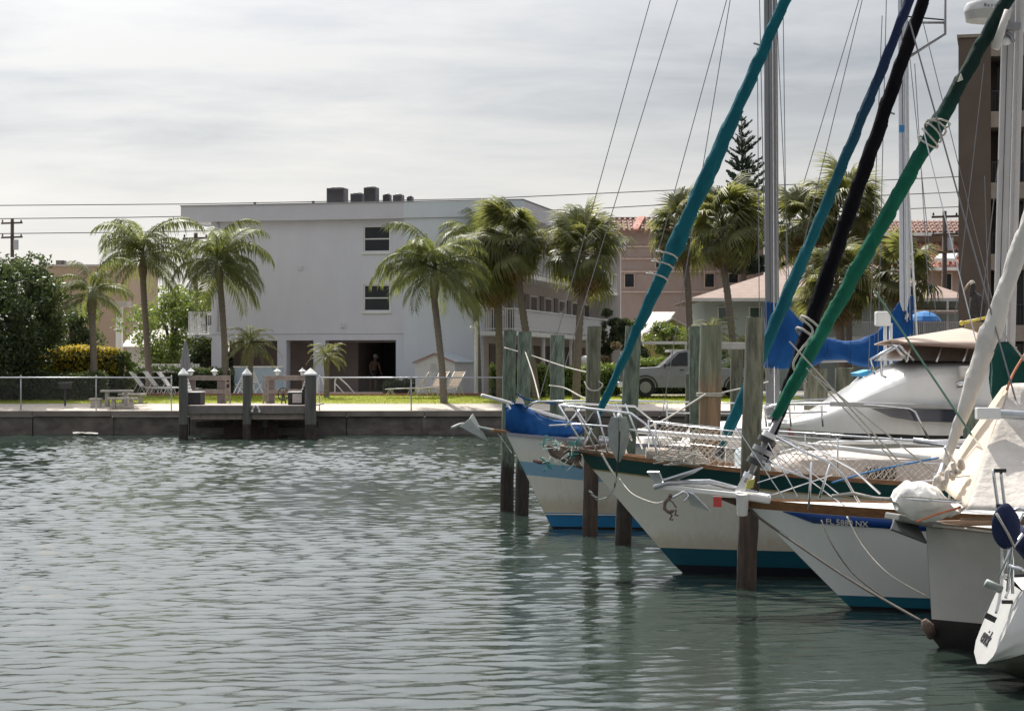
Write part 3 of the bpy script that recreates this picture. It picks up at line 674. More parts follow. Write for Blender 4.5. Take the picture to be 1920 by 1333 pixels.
def fan_mesh(name, pet, rad, nseg, seed, m, droop=.5):
    """one costapalmate fan frond: stalk along +X then a pleated split fan"""
    r_ = random.Random(seed); b = MB(); pts = []; x = z = 0.
    for i in range(7):
        pts.append(Vector((x, 0, z))); a = .15 - .35*i/6; x += math.cos(a)*pet/6; z += math.sin(a)*pet/6
    b.tube(pts, [.022]*5+[.018, .01], 4, cap=False); c = pts[-1]
    for i in range(nseg):
        a = -2.25 + 4.5*(i+.5)/nseg + r_.uniform(-.04, .04); l = rad*(.72+.28*math.cos(a*.55))*r_.uniform(.88, 1.08)
        d = Vector((math.cos(a), math.sin(a), -.12-.2*abs(math.sin(a)))).normalized(); sd = Vector((-math.sin(a), math.cos(a), 0))
        w = .029*rad/.9; dr = droop*r_.uniform(.5, 1.5)
        m1 = c + d*l*.45 + V(0, 0, .02); m2 = c + d*l*.75 + V(0, 0, -.10*dr*l); tp = c + d*l*.97 + V(0, 0, -.55*dr*l)
        o = len(b.v); b.v += [tuple(c), tuple(m1-sd*w*1.2), tuple(m1+sd*w*1.2), tuple(m2-sd*w*.8), tuple(m2+sd*w*.8), tuple(tp)]
        b.f += [(o, o+1, o+2), (o+1, o+3, o+4, o+2), (o+3, o+5, o+4)]
    return b.mesh(name, m)
QF = [feather_mesh('queen_frond', 2.3, R(a), R(d), 56, .64, .042, 10+i, LEAFQ, .2, 1.25) for i, (a, d) in enumerate(((80, 120), (65, 125), (48, 118), (30, 105), (8, 90), (-20, 62), (70, 95)))]
PF = [feather_mesh('pygmy_frond', 1.45, R(a), R(d), 34, .30, .032, 40+i, LEAFS, .3, .5) for i, (a, d) in enumerate(((75, 110), (55, 115), (35, 105), (10, 85), (-15, 65)))]
SF = [fan_mesh('sabal_frond', .95, .95, 44, 60+i, LEAFS, dr) for i, dr in enumerate((.8, 1.2, 1.5, 1.0))]
SD = [fan_mesh('dead_sabal_frond', .7, .8, 18, 70+i, LEAFD, 1.5) for i in range(2)]
def trunk(par, pts, rs, m, name='trunk', ring=.0):
    b = MB(); P_ = []; R_ = []
    n = 60 if ring else 28
    for i in range(n+1):
        t = i/n*(len(pts)-1); k = min(len(pts)-2, int(t)); u = t-k
        P_.append(Vector(pts[k]).lerp(Vector(pts[k+1]), u)); R_.append((rs[k]*(1-u)+rs[k+1]*u)*(1+ring*(1 if i % 2 else -1)))
    b.tube(P_, R_, 10).build(name, m, par, True)
def queen_palm(px, pbase, Y, crown, lean_pts, nf, sc, lab, seed, special=()):
    """crown = photo pixel of the heart; lean_pts = extra trunk pixels"""
    base = P(px, pbase, Y); t = thing('queen_palm', lab, 'palm tree', base); r_ = random.Random(seed)
    pts = [V(0, 0, -.2)] + [P(x, y, Y)-base for x, y in lean_pts]; c = P(*crown, Y)-base
    trunk(t, pts, [.17] + [.14]*(len(pts)-1), BARKP, ring=.045)
    trunk(t, [pts[-1], pts[-1].lerp(c, .45), c], [.16, .21, .10], mat('crownshaft', (.20, .15, .10), .9, (.11, .085, .06), 9, (2, 2, .5), bump=.6), 'crown_base')
    nf = int(nf*1.6)
    for i in range(nf):
        f = i/(nf-1); k = min(5, int(f**.8*5.6)); k = 6 if k == 0 and i % 2 else k
        az = i*2.399 + r_.uniform(-.3, .3); s = sc*1.0*r_.uniform(.75, 1.15)*(1.28 if k in (0, 6) else 1.1 if k == 1 else 1)
        put('frond', QF[k], t, c+V(r_.uniform(-.04, .04), r_.uniform(-.04, .04), .15-.3*f), (r_.uniform(-.5, .5), r_.uniform(-.22, .22), az), (s, s, s))
    for az, k, s in special: put('frond', QF[k], t, c, (0, 0, az), (s*1.12, s*1.12, s*1.12))
    return t
def sabal_palm(px, pbase, Y, crown, lean_pts, nf, sc, lab, seed, dead=7, tr=.16):
    base = P(px, pbase, Y); t = thing('sabal_palm', lab, 'palm tree', base); r_ = random.Random(seed)
    pts = [V(0, 0, -.2)] + [P(x, y, Y)-base for x, y in lean_pts]; c = P(*crown, Y)-base
    trunk(t, pts + [c], [tr*1.15] + [tr]*(len(pts)-1) + [tr*.8], BARKP, ring=.06); lop = r_.uniform(0, 6.28); lam_ = r_.uniform(.12, .3)
    nf = int(nf*1.15)
    for i in range(nf):
        f = (i+.5)/nf; el = R(82) - R(128)*f**.9; az = i*2.399 + r_.uniform(-.35, .35); s = sc*1.08*r_.uniform(.75, 1.12)
        if r_.random() < .13: continue
        s *= 1 + lam_*math.cos(az-lop); put('frond', SF[i % 4], t, c+V(0, 0, .18-.3*f), (r_.uniform(-.6, .6), -el + r_.uniform(-.2, .2), az), (s, s, s*r_.uniform(.75, 1.1)))
    for i in range(dead):
        put('dead_frond', SD[i % 2], t, c+V(0, 0, -.2), (r_.uniform(-.4, .4), R(r_.uniform(52, 80)), i*2.1+r_.uniform(-.4, .4)), (sc*1.1,)*3)
    return t
def pygmy_palm(px, pbase, Y, crown, nf, sc, lab, seed):
    base = P(px, pbase, Y); t = thing('pygmy_palm', lab, 'palm tree', base); r_ = random.Random(seed); c = P(*crown, Y)-base
    trunk(t, [V(0, 0, -.1), c*.5+V(.02, 0, 0), c], [.13, .10, .15], BARKP, ring=.05)
    for i in range(nf):
        f = i/(nf-1); k = min(4, int(f*5)); s = sc*r_.uniform(.85, 1.1)
        put('frond', PF[k], t, c, (r_.uniform(-.3, .3), 0, i*2.399+r_.uniform(-.3, .3)), (s, s, s))
    return t
queen_palm(178, 745, 83, (172, 548), [(176, 680), (173, 610), (172, 590)], 14, .78, 'smallest queen palm, slim trunk in front of the yellow hedge', 1)
queen_palm(281, 735, 89, (268, 480), [(276, 650), (270, 560), (268, 520)], 22, 1.06, 'tall straight queen palm left of the grey building', 2)
queen_palm(424, 735, 88, (408, 495), [(422, 660), (416, 570), (412, 525)], 24, 1.08, 'drooping queen palm in front of the left balcony', 3, ((.25, 5, 1.05), (-.4, 4, 1.1), (.6, 5, 1.0)))
queen_palm(833, 757, 80.6, (816, 505), [(829, 690), (820, 610), (814, 560)], 22, 1.05, 'leaning queen palm on the sand with one long frond reaching left', 4, ((3.1, 3, 1.2), (3.35, 2, 1.1), (2.8, 3, 1.1), (-.5, 5, 1.2)))
queen_palm(897, 738, 90, (888, 455), [(895, 640), (890, 540), (888, 500)], 20, 1.0, 'queen palm half hidden behind the sabals at the building corner', 5)
sabal_palm(938, 742, 84.5, (930, 505), [(936, 640), (934, 560)], 34, .92, 'sabal palm with straight trunk nearest the white post', 11)
sabal_palm(1006, 746, 83.5, (966, 450), [(1000, 690), (984, 610), (974, 540)], 40, 1.0, 'sabal palm with a curved leaning trunk, tallest by the gallery', 12)
sabal_palm(1080, 750, 82.5, (1094, 472), [(1084, 650), (1089, 570), (1095, 530)], 42, 1.05, 'dark trunked sabal palm with wide crown in front of the gallery balcony', 13)
sabal_palm(1296, 742, 96, (1270, 432), [(1294, 640), (1290, 540), (1284, 480)], 36, .95, 'slim sabal palm left of the teal furled sail gap, before the pink building', 14)
sabal_palm(1378, 742, 89, (1354, 425), [(1374, 640), (1364, 550), (1354, 480)], 42, 1.08, 'big sabal palm below the Norfolk pine', 15)
sabal_palm(1535, 742, 99, (1507, 418), [(1525, 620), (1515, 500)], 36, 1.05, 'shaggy sabal palm just right of the grey mainmast', 16, 10)
sabal_palm(1592, 742, 101, (1592, 395), [(1592, 620), (1592, 480)], 40, 1.2, 'tallest shaggy sabal palm behind the black furled sail', 17, 10)
sabal_palm(1580, 742, 93, (1568, 535), [(1578, 660), (1572, 590)], 34, 1.1, 'lower sabal palm with brown skirt behind the blue sail cover', 18, 12, .2)
sabal_palm(1697, 742, 94, (1693, 515), [(1696, 660), (1694, 580)], 32, .98, 'lower sabal palm directly behind the pale mizzen mast', 19)
pygmy_palm(468, 742, 84.5, (470, 645), 30, 1.0, 'larger pygmy palm behind the middle dock pile', 21)
pygmy_palm(612, 744, 84.5, (612, 668), 26, .72, 'smaller pygmy palm by the pool handrails', 22)
pygmy_palm(1335, 742, 87, (1335, 625), 26, .95, 'short pygmy palm between two mooring piles and the mint house', 23)
pygmy_palm(1392, 742, 86, (1395, 648), 18, .7, 'tiny pygmy palm right of the big sabal trunk', 24)

def leaf_cloud(rng, centers, radii, n, size, squash=1.0):
    """n leaf quads near the shells of many clumps"""
    k = len(centers); idx = rng.integers(0, k, n); d = rng.normal(size=(n, 3)); d /= np.linalg.norm(d, axis=1)[:, None]
    rr = radii[idx]*np.clip(rng.normal(.86, .18, n), .2, 1.25); d[:, 2] *= squash
    p = centers[idx] + d*rr[:, None]
    a = rng.normal(size=(n, 3)); a /= np.linalg.norm(a, axis=1)[:, None]; b = np.cross(a, rng.normal(size=(n, 3))); b /= np.linalg.norm(b, axis=1)[:, None]
    s = size*rng.uniform(.6, 1.3, n)[:, None]; a = a*s; b = b*s*.5
    v = np.stack([p-a, p-b*.9+a*.1, p+a, p+b*.9+a*.1], 1); return v
def leaf_mesh(name, v, m): return mesh_np(name, v.reshape(-1, 3), np.arange(v.shape[0]*4, dtype=np.int32).reshape(-1, 4), m)
def tree(lab, base, h, rx, ry, rz_, n, size, m, seed, nm='leafy_tree', trunk_h=None, clump=.34, limbs=5, cat='tree', group=None):
    rng = np.random.default_rng(seed); t = thing(nm, lab, cat, base, 0, group); cz = h - rz_
    k = max(10, int(n/260)); c = rng.normal(size=(k, 3)); c /= np.linalg.norm(c, axis=1)[:, None]; c *= rng.uniform(.45, .95, k)[:, None]**.6
    C = c*np.array([rx, ry, rz_])*.8 + np.array([0, 0, cz]); rad = rng.uniform(.6, 1.25, k)*clump*min(rx, rz_)
    put('crown', leaf_mesh('crown', leaf_cloud(rng, C, rad, n, size, .75), m), t)
    trunk(t, [V(0, 0, -.2), V(.05*rx, 0, cz*.5), V(0, 0, cz)], [.05*h, .04*h, .02*h], BARK)
    for i in range(limbs):
        q = C[i % k]; MB().tube([(0, 0, cz*.45), tuple(q*np.array([.4, .4, .8])), tuple(q)], [.02*h, .014*h, .005*h], 6).build('limb', BARK, t, True)
    return t
tree('big dark broadleaf tree at the left edge of the picture', P(30, 748, 83), 6.6, 2.35, 2.2, 3.0, 15000, .11, LEAFT, 31)
tree('dark shrub like tree filling the gap below the big left tree', P(-20, 752, 82), 3.4, 2.4, 1.6, 1.7, 6000, .10, LEAFT, 32)
tree('mid green tree behind the smallest queen palm', P(135, 735, 97), 4.6, 1.8, 1.8, 1.9, 6000, .10, LEAFT, 33)
tree('bright green tree left of the building below its balcony', P(325, 735, 100), 5.7, 2.6, 2.2, 2.5, 9000, .10, LEAFB, 34)
tree('bright green tree right of the tall queen palm against the balcony', P(385, 735, 104), 5.9, 1.5, 1.8, 2.4, 6000, .10, LEAFB, 35)
tree('low dark tree under the left balcony', P(392, 737, 95), 3.0, 1.6, 1.2, 1.5, 5000, .09, LEAFT, 36)
tree('round green shrub at the right end of the yellow hedge', P(236, 745, 86), 2.1, .6, .6, 1.0, 2600, .07, LEAFB, 37, 'round_shrub', cat='shrub')
tree('small olive tree at the far end of the grey building', P(1140, 735, 112), 4.9, 1.0, 1.0, 1.9, 4000, .09, LEAFT, 38)
tree('feathery shrub behind the leaning mooring pile', P(1185, 735, 104), 4.6, 1.1, 1.0, 2.0, 4000, .09, LEAFT, 39)
tree('pink flowering oleander beside the gallery end', P(1150, 738, 95), 2.9, .7, .7, 1.4, 2600, .07, leafmat('oleander_leaf', (.28, .19, .13), (.12, .14, .05), (.08, .06, .03), .6, .3), 40, 'flowering_shrub', cat='shrub')
tree('leafy bush in front of the pink building', P(1255, 735, 116), 4.6, 1.4, 1.2, 1.5, 4000, .09, LEAFB, 41, 'round_shrub', cat='shrub')
tree('low croton bush at the foot of the big sabal', P(1400, 741, 87.5), 2.0, 1.1, .8, .95, 3000, .07, leafmat('croton_leaf', (.17, .14, .03), (.07, .10, .02), (.08, .08, .01), .5, .4), 42, 'croton_bush', cat='shrub')
tree('dark leafy shrub under the pygmy palm near the piles', P(1348, 742, 89), 2.6, 1.5, 1.0, 1.2, 4000, .08, LEAFT, 43, 'round_shrub', cat='shrub')
tree('low green bush before the parked pickup', P(1225, 742, 91), 2.0, 1.3, .8, .9, 3000, .07, LEAFB, 44, 'round_shrub', cat='shrub')
tree('dark tree beside the utility pole near the brown tower', P(1780, 735, 104), 4.4, 1.0, 1.0, 1.0, 2600, .08, LEAFT, 45)
def hedge(x0, x1, y0, y1, z0, z1, n, m, lab, seed, top=None):
    h = thing('clipped_hedge', lab, 'hedge', ((x0+x1)/2, (y0+y1)/2, z0)); rng = np.random.default_rng(seed); hx, hy, H = (x1-x0)/2, (y1-y0)/2, z1-z0
    MB().box(-hx*.97, hx*.97, -hy*.7, hy*.7, 0, H*.88).build('light_block_core', mat('hedge_core', (.018, .024, .010), .95, (.01, .013, .006), 8, bump=1), h)  # unseen dark box added inside to block light through the leaves
    p = np.stack([rng.uniform(-hx, hx, n), rng.uniform(-hy, hy, n), rng.uniform(.02, 1, n)*H], -1)
    side = rng.integers(0, 3, n); p[side == 0, 1] = -hy + rng.normal(0, .05, (side == 0).sum()); p[side == 1, 2] = H + rng.normal(0, .06, (side == 1).sum()); p[side == 2, 0] = np.sign(p[side == 2, 0])*hx*rng.uniform(.97, 1.03, (side == 2).sum())
    p[:, 2] += .06*np.sin(p[:, 0]*2.1+seed)
    v = leaf_cloud(rng, p, np.full(n, .05), n, .065)
    put('foliage', leaf_mesh('foliage', v, m), h)
    if top:
        q = p[(p[:, 2] > H*.5) & (side != 2)]; q = q[:len(q)]; q[:, 2] += .05
        put('flower_layer', leaf_mesh('flower_layer', leaf_cloud(rng, q, np.full(len(q), .09), int(len(q)*1.3), .06), top), h)
    return h
hedge(-20.9, -16.8, 84.8, 86.0, 1.3, 3.3, 9000, LEAFT, 'rounded hedge with a crown of yellow flowers', 51, LEAFY)
hedge(-22.6, -17.0, 82.4, 83.4, 1.2, 2.3, 6000, LEAFT, 'low dark hedge in deep shade at the left end of the fence', 52)
hedge(-17.3, -13.4, 90.0, 91.0, 1.4, 2.5, 5000, LEAFT, 'dark clipped hedge behind the white loungers', 53)
hedge(-14.3, -12.4, 87.9, 88.5, 1.4, 2.45, 2500, LEAFT, 'dark clipped hedge behind the left dock rail', 54)
hedge(-.9, 1.4, 84.6, 85.6, 1.36, 2.62, 4500, LEAFB, 'bright topped hedge between the two nearest sabal trunks', 55)
hedge(1.6, 4.6, 85.6, 86.8, 1.4, 2.6, 5500, LEAFB, 'bright topped hedge left of the pickup truck', 56)
hedge(-5.7, -4.2, 88.6, 89.2, 1.42, 1.95, 1500, LEAFT, 'small low dark hedge at the left corner of the shed', 57)
hedge(5.0, 8.6, 90, 91, 1.42, 2.9, 4500, LEAFB, 'loose green hedge behind the pickup truck', 58)
# Norfolk Island pine
pn = thing('norfolk_pine', 'tall dark Norfolk Island pine rising behind the sabal palms', 'pine tree', (P(1394, 700, 128).x, 128, GZ))
PH = P(1390, 208, 128).z - GZ
trunk(pn, [V(0, 0, 0), V(0, 0, PH*.5), V(-.12, 0, PH)], [.3, .17, .02], BARK)
def pine_branch(seed):
    r_ = random.Random(seed); b = MB(); pts = [V(i/8, 0, .05*math.sin(i*.4) + .20*(i/8)**2) for i in range(9)]; b.tube(pts, [.014*(1-i/9)+.003 for i in range(9)], 4, cap=False)
    for i in range(24):
        t = .16 + .84*i/24; k = min(7, int(t*8)); p = pts[k].lerp(pts[k+1], t*8-k)
        for s in (-1, 1):
            l = .26*(1.1-t)*r_.uniform(.5, 1.2) + .09; d = Vector((.75, s*.7, r_.uniform(-.1, .7))).normalized(); e = p + d*l; w = .026
            for ax in (V(0, 0, w), d.cross(ZUP).normalized()*w):
                o = len(b.v); b.v += [tuple(p-ax*.6), tuple(p+d*l*.6-ax), tuple(e), tuple(p+d*l*.6+ax)]; b.f.append((o, o+1, o+2, o+3))
    return b.mesh('pine_branch', LEAFP)
PB = [pine_branch(i) for i in range(3)]
for i in range(20):
    f = i/19; z = PH*(.40+.59*f); l = 2.9*(1-f)**.72*(1+.16*math.sin(i*2.3)) + .2
    for j in range(6 if f < .8 else 5):
        a = j*2*math.pi/6 + i*.6 + rnd.uniform(-.15, .15); s = l*rnd.uniform(.6, 1.15)
        put('branch', PB[(i+j) % 3], pn, (-.1*f, 0, z), (rnd.uniform(-.3, .3), R(-6-26*f) + rnd.uniform(-.14, .14), a), (s, s, s*1.25))
# ================================================================== BACKGROUND HOUSES
def wpart(o, nm, m, x0, x1, y0, y1, z0, z1, **k): return MB().box(x0, x1, y0, y1, z0, z1).build(nm, m, o, world=True, **k)
def X_(px, Y): return (px-CX)*Y/F
def Z_(py, Y): return CH - (py-HY)*Y/F
def win(o, px0, px1, py0, py1, Y, m=None, fr=None):
    f = MB().box(X_(px0, Y), X_(px1, Y), Y-.07, Y-.005, Z_(py1, Y), Z_(py0, Y)).build('window', fr or WHITE, o, world=True)
    e = .06; MB().box(X_(px0, Y)+e, X_(px1, Y)-e, Y-.085, Y-.072, Z_(py1, Y)+e, Z_(py0, Y)-e).build('pane', m or GLASSD, f, world=True)
def tile_roof(o, x0, x1, y0, y1, z0, z1, m, step=.36, nm='tiled_roof'):
    b = MB().prism([(x0, y0, z0), (x0, y1, z1), (x0, y1, z1-.2), (x0, y0, z0-.2)], (x1-x0, 0, 0)).build(nm, m, o, world=True)
    t = MB(); n = int((x1-x0)/step); rowsn = max(2, int(math.hypot(y1-y0, z1-z0)/.42))
    for i in range(n):
        x = x0 + (i+.5)*step
        for k in range(rowsn):
            a, c = k/rowsn, (k+1)/rowsn; p = V(x, y0+(y1-y0)*a, z0+(z1-z0)*a+.05); q = V(x, y0+(y1-y0)*c, z0+(z1-z0)*c+.012)
            t.tube([p, q], [step*.34, step*.27], 5, cap=True)
    t.build('roof_tile', m, b, world=True, kind='stuff')
TILE = mat('terracotta_tile', (.27, .155, .12), .85, (.16, .085, .07), 2.2, bump=.3); TILE2 = mat('faded_red_tile', (.46, .23, .18), .85, (.36, .16, .13), 2.5)
PINK = mat('pink_stucco', (.33, .26, .235), .9, (.29, .225, .205), 1, bump=.15); TANW = mat('tan_stucco', (.40, .31, .25), .9, (.34, .26, .21), 1)
ORNG = mat('salmon_stucco', (.40, .28, .23), .9, (.35, .24, .195), 1)
# pink building with mansard tile roof
Yp = 132
pk = thing('pink_apartment_block', 'dusty pink apartment block with a red tiled roof edge behind the palms', 'building', (X_(1280, Yp), Yp, GZ))
wpart(pk, 'wall', PINK, X_(1135, Yp), X_(1432, Yp), Yp, Yp+14, GZ, Z_(430, Yp))
tile_roof(pk, X_(1128, Yp), X_(1436, Yp), Yp-.7, Yp+1.2, Z_(433, Yp), Z_(408, Yp), TILE)
wpart(pk, 'roof_cap', mat('roof_cap_tile', (.25, .16, .13), .9), X_(1128, Yp), X_(1436, Yp), Yp+1.15, Yp+1.7, Z_(410, Yp), Z_(405, Yp))
for y in (461, 484, 508, 546): wpart(pk, 'string_course', mat('pink_trim', (.55, .42, .37), .9), X_(1134, Yp), X_(1433, Yp), Yp-.12, Yp-.002, Z_(y+3, Yp), Z_(y, Yp))
for px, y in ((1228, (486, 503)), (1320, (512, 540)), (1365, (512, 532)), (1170, (512, 540))): win(pk, px, px+20, y[0], y[1], Yp, None, MATS['pink_trim'])
MB().beam(P(1190, 431, Yp-.75), P(1203, 407, Yp+1.1), .5, .12).build('roof_hip', TILE2, pk, world=True)
# tan block behind the right palms
Yt = 128
tb = thing('tan_tiled_building', 'salmon and tan building with two red tiled roofs behind the right palms', 'building', (X_(1640, Yt), Yt, GZ))
wpart(tb, 'upper_wall', TANW, X_(1640, Yt), X_(1830, Yt), Yt+2, Yt+12, GZ, Z_(434, Yt))
wpart(tb, 'lower_wall', ORNG, X_(1487, Yt), X_(1830, Yt), Yt, Yt+1.99, GZ, Z_(508, Yt))
wpart(tb, 'gable_wall', ORNG, X_(1487, Yt), X_(1645, Yt), Yt+.0, Yt+9, Z_(508, Yt)+.002, Z_(452, Yt))
tile_roof(tb, X_(1630, Yt), X_(1835, Yt), Yt+1.3, Yt+3.2, Z_(434, Yt), Z_(408, Yt), TILE)
tile_roof(tb, X_(1520, Yt), X_(1835, Yt), Yt-1.2, Yt+1.9, Z_(505, Yt), Z_(452, Yt), TILE2)
wpart(tb, 'eave_board', WHITE, X_(1518, Yt), X_(1837, Yt), Yt-1.32, Yt-1.21, Z_(509, Yt), Z_(503, Yt))
wpart(tb, 'cornice', WHITE, X_(1628, Yt), X_(1837, Yt), Yt+1.18, Yt+1.29, Z_(440, Yt), Z_(434, Yt))
MB().prism([P(1752, 490, Yt-.9), P(1790, 490, Yt-.9), P(1797, 478, Yt-.3), P(1764, 478, Yt-.3)], (0, 0, .18)).build('skylight', WHITE, tb, world=True)
for px in (1660, 1720, 1765): win(tb, px, px+20, 512, 545, Yt)
# mint house with long hip roof
Ym = 103
mh = thing('mint_house', 'two storey mint green house with a low pinkish hip roof behind the piles', 'house', (X_(1500, Ym), Ym, GZ))
MINT = mat('mint_siding', (.46, .53, .50), .85, (.40, .47, .45), 1.5, (1, 1, 12)); PKR = mat('pinkish_shingle', (.33, .245, .205), .9, (.27, .20, .165), 2, (1, 1, 4), bump=.3)
wpart(mh, 'wall', MINT, X_(1322, Ym), X_(1810, Ym), Ym, Ym+10, GZ, Z_(562, Ym))
e = [P(1292, 561, Ym-1), P(1830, 561, Ym-1), V(X_(1830, Ym), Ym+11, Z_(561, Ym)), V(X_(1292, Ym), Ym+11, Z_(561, Ym))]
r1, r2 = V(X_(1490, Ym+5), Ym+5, Z_(498, Ym+5)), V(X_(1640, Ym+5), Ym+5, Z_(498, Ym+5))
MB().add(e+[r1, r2], [(0, 1, 5, 4), (1, 2, 5), (2, 3, 4, 5), (3, 0, 4)]).build('hip_roof', PKR, mh, world=True, solid=.06)
wpart(mh, 'eave_board', WHITE, X_(1292, Ym-1), X_(1830, Ym-1), Ym-1.06, Ym-1.01, Z_(566, Ym), Z_(560, Ym))
for a in ((1404, 1428, 575, 606), (1536, 1556, 572, 600), (1600, 1618, 571, 602), (1725, 1745, 575, 600), (1345, 1370, 575, 605)): win(mh, *a, Ym, mat('greenish_glass', (.05, .09, .075), .1))
def deck_rail(o, px0, px1, py0, py1, Y, n):
    MB().beam(P(px0, py0, Y), P(px1, py0, Y), .07, .06).beam(P(px0, py1, Y), P(px1, py1, Y), .06, .06).build('deck_rail', RAIL, o, world=True)
    for i in range(n+1):
        px = px0+(px1-px0)*i/n; MB().beam(P(px, py1, Y), P(px, py0, Y), .035, .035, up=(0, 1, 0)).build('baluster', RAIL, o, world=True)
deck_rail(mh, 1590, 1650, 604, 632, Ym-1.1, 16); deck_rail(mh, 1706, 1800, 604, 634, Ym-1.1, 26)
wpart(mh, 'deck', WHITE, X_(1500, Ym), X_(1830, Ym), Ym-1.2, Ym-.01, Z_(640, Ym), Z_(633, Ym))
for px in (1502, 1590, 1652, 1706, 1798): wpart(mh, 'deck_post', WHITE, X_(px, Ym)-.07, X_(px, Ym)+.07, Ym-1.15, Ym-1.0, GZ, Z_(640, Ym)-.001)
for px in (1652, 1768): wpart(mh, 'porch_post', WHITE, X_(px, Ym)-.05, X_(px, Ym)+.05, Ym-1.12, Ym-1.0, Z_(633, Ym), Z_(566, Ym))
MB().prism([P(1712, 588, Ym-1.6), P(1796, 588, Ym-1.6), P(1796, 582, Ym-.1), P(1712, 582, Ym-.1)], (0, 0, .12)).build('awning', mat('tan_awning', (.50, .40, .34), .8), mh, world=True)
pu = thing('patio_umbrella', 'open bright blue patio umbrella on the mint house deck', 'umbrella', (X_(1733, 99), 99, Z_(636, 99)))
hh = Z_(583, 99) - Z_(636, 99)
MB().cyl((0, 0, 0), (0, 0, hh-.02), .025, n=6).build('pole', WHITEMETAL, pu)
MB().lathe([(.86, hh-.5), (.7, hh-.28), (.4, hh-.08), (.02, hh)], 10).build('canopy', mat('blue_umbrella_cloth', (.05, .24, .52), .8, (.04, .19, .44), 3, trans=(.03, .12, .25)), pu)
# yellow cottage
Yy = 118
yc = thing('yellow_cottage', 'small yellow gabled cottage with pale roof beyond the parking lot', 'house', (X_(1250, Yy), Yy, GZ))
wpart(yc, 'wall', mat('yellow_siding', (.52, .47, .19), .85, (.46, .41, .16), 2), X_(1207, Yy), X_(1300, Yy), Yy, Yy+6, GZ, Z_(625, Yy))
MB().prism([P(1214, 628, Yy), P(1310, 628, Yy), P(1262, 600, Yy)], (0, .3, 0)).build('gable', MATS['yellow_siding'], yc, world=True)
MB().prism([P(1205, 631, Yy-.8), P(1262, 599, Yy-.8), P(1262, 595, Yy-.8), P(1205, 627, Yy-.8)], (0, 8, 0)).build('roof_slope', mat('pale_shingle', (.50, .46, .43), .9, (.44, .40, .38), 3), yc, world=True)
MB().prism([P(1320, 631, Yy-.8), P(1262, 599, Yy-.8), P(1262, 595, Yy-.8), P(1320, 627, Yy-.8)], (0, 8, 0)).build('roof_slope', MATS['pale_shingle'], yc, world=True)
MB().prism([P(1196, 627, Yy+1), P(1214, 586, Yy+5), P(1266, 586, Yy+5), P(1256, 598, Yy+2)], (0, .2, .05)).build('rear_roof', MATS['pale_shingle'], yc, world=True)
win(yc, 1250, 1262, 608, 615, Yy-.0)
# white carport roofs in the lot
for k, (px0, px1, py, Y) in enumerate(((1200, 1290, 640, 108), (1255, 1345, 655, 104))):
    cp = thing('flat_carport', ('far' if k == 0 else 'near') + ' flat white carport roof behind the pickup truck', 'carport', (X_((px0+px1)/2, Y), Y, GZ)); 
    wpart(cp, 'roof_panel', WHITE, X_(px0, Y), X_(px1, Y), Y, Y+3, Z_(py+5, Y), Z_(py, Y))
    for px in (px0+4, px1-4): wpart(cp, 'post', WHITEMETAL, X_(px, Y)-.05, X_(px, Y)+.05, Y+.05, Y+.15, GZ, Z_(py+5, Y)-.002)
# left background: tan block, white house
Yl = 150
lb = thing('tan_block', 'tan flat roofed block far behind the left trees', 'building', (X_(150, Yl), Yl, GZ))
wpart(lb, 'wall', mat('warm_tan_wall', (.44, .33, .25), .9, (.39, .29, .22), 1), X_(66, Yl), X_(243, Yl), Yl, Yl+12, GZ, Z_(500, Yl)); wpart(lb, 'parapet', CONCL, X_(64, Yl), X_(245, Yl), Yl-.1, Yl+12.1, Z_(500, Yl)+.002, Z_(496, Yl))
wpart(lb, 'chimney', CONC, X_(99, Yl), X_(114, Yl), Yl+1, Yl+2, Z_(496, Yl)+.003, Z_(487, Yl))
win(lb, 98, 108, 535, 550, Yl)
wh = thing('white_bungalow', 'low white bungalow behind the tall queen palm', 'house', (X_(280, 112), 112, GZ))
wpart(wh, 'wall', mat('bungalow_white', (.60, .58, .60), .85), X_(238, 112), X_(330, 112), 112, 118, GZ, Z_(648, 112))
MB().prism([P(228, 650, 111), P(340, 650, 111), P(318, 622, 115), P(248, 622, 115)], (0, .3, .1)).build('roof', MATS['pale_shingle'], wh, world=True)
win(wh, 262, 276, 655, 672, 112)
wc = thing('white_column', 'white porch column with a roof corner behind the smallest queen palm', 'column', (X_(222, 108), 108, GZ))
wpart(wc, 'shaft', WHITE, X_(217, 108), X_(228, 108), 108, 108.4, GZ, Z_(575, 108)); wpart(wc, 'roof_corner', MATS['pale_shingle'], X_(205, 108), X_(240, 108), 107.6, 109, Z_(575, 108)+.002, Z_(565, 108))
pf = thing('white_picket_panel', 'low white fence panel behind the dark hedge and the loungers', 'fence', (X_(310, 94), 94, GZ))
for i in range(22): wpart(pf, 'picket', WHITE, X_(265+i*5, 94), X_(269+i*5, 94), 94, 94.04, GZ, Z_(682, 94))
wpart(pf, 'rail', WHITE, X_(264, 94), X_(376, 94), 94.041, 94.08, Z_(692, 94), Z_(688, 94))
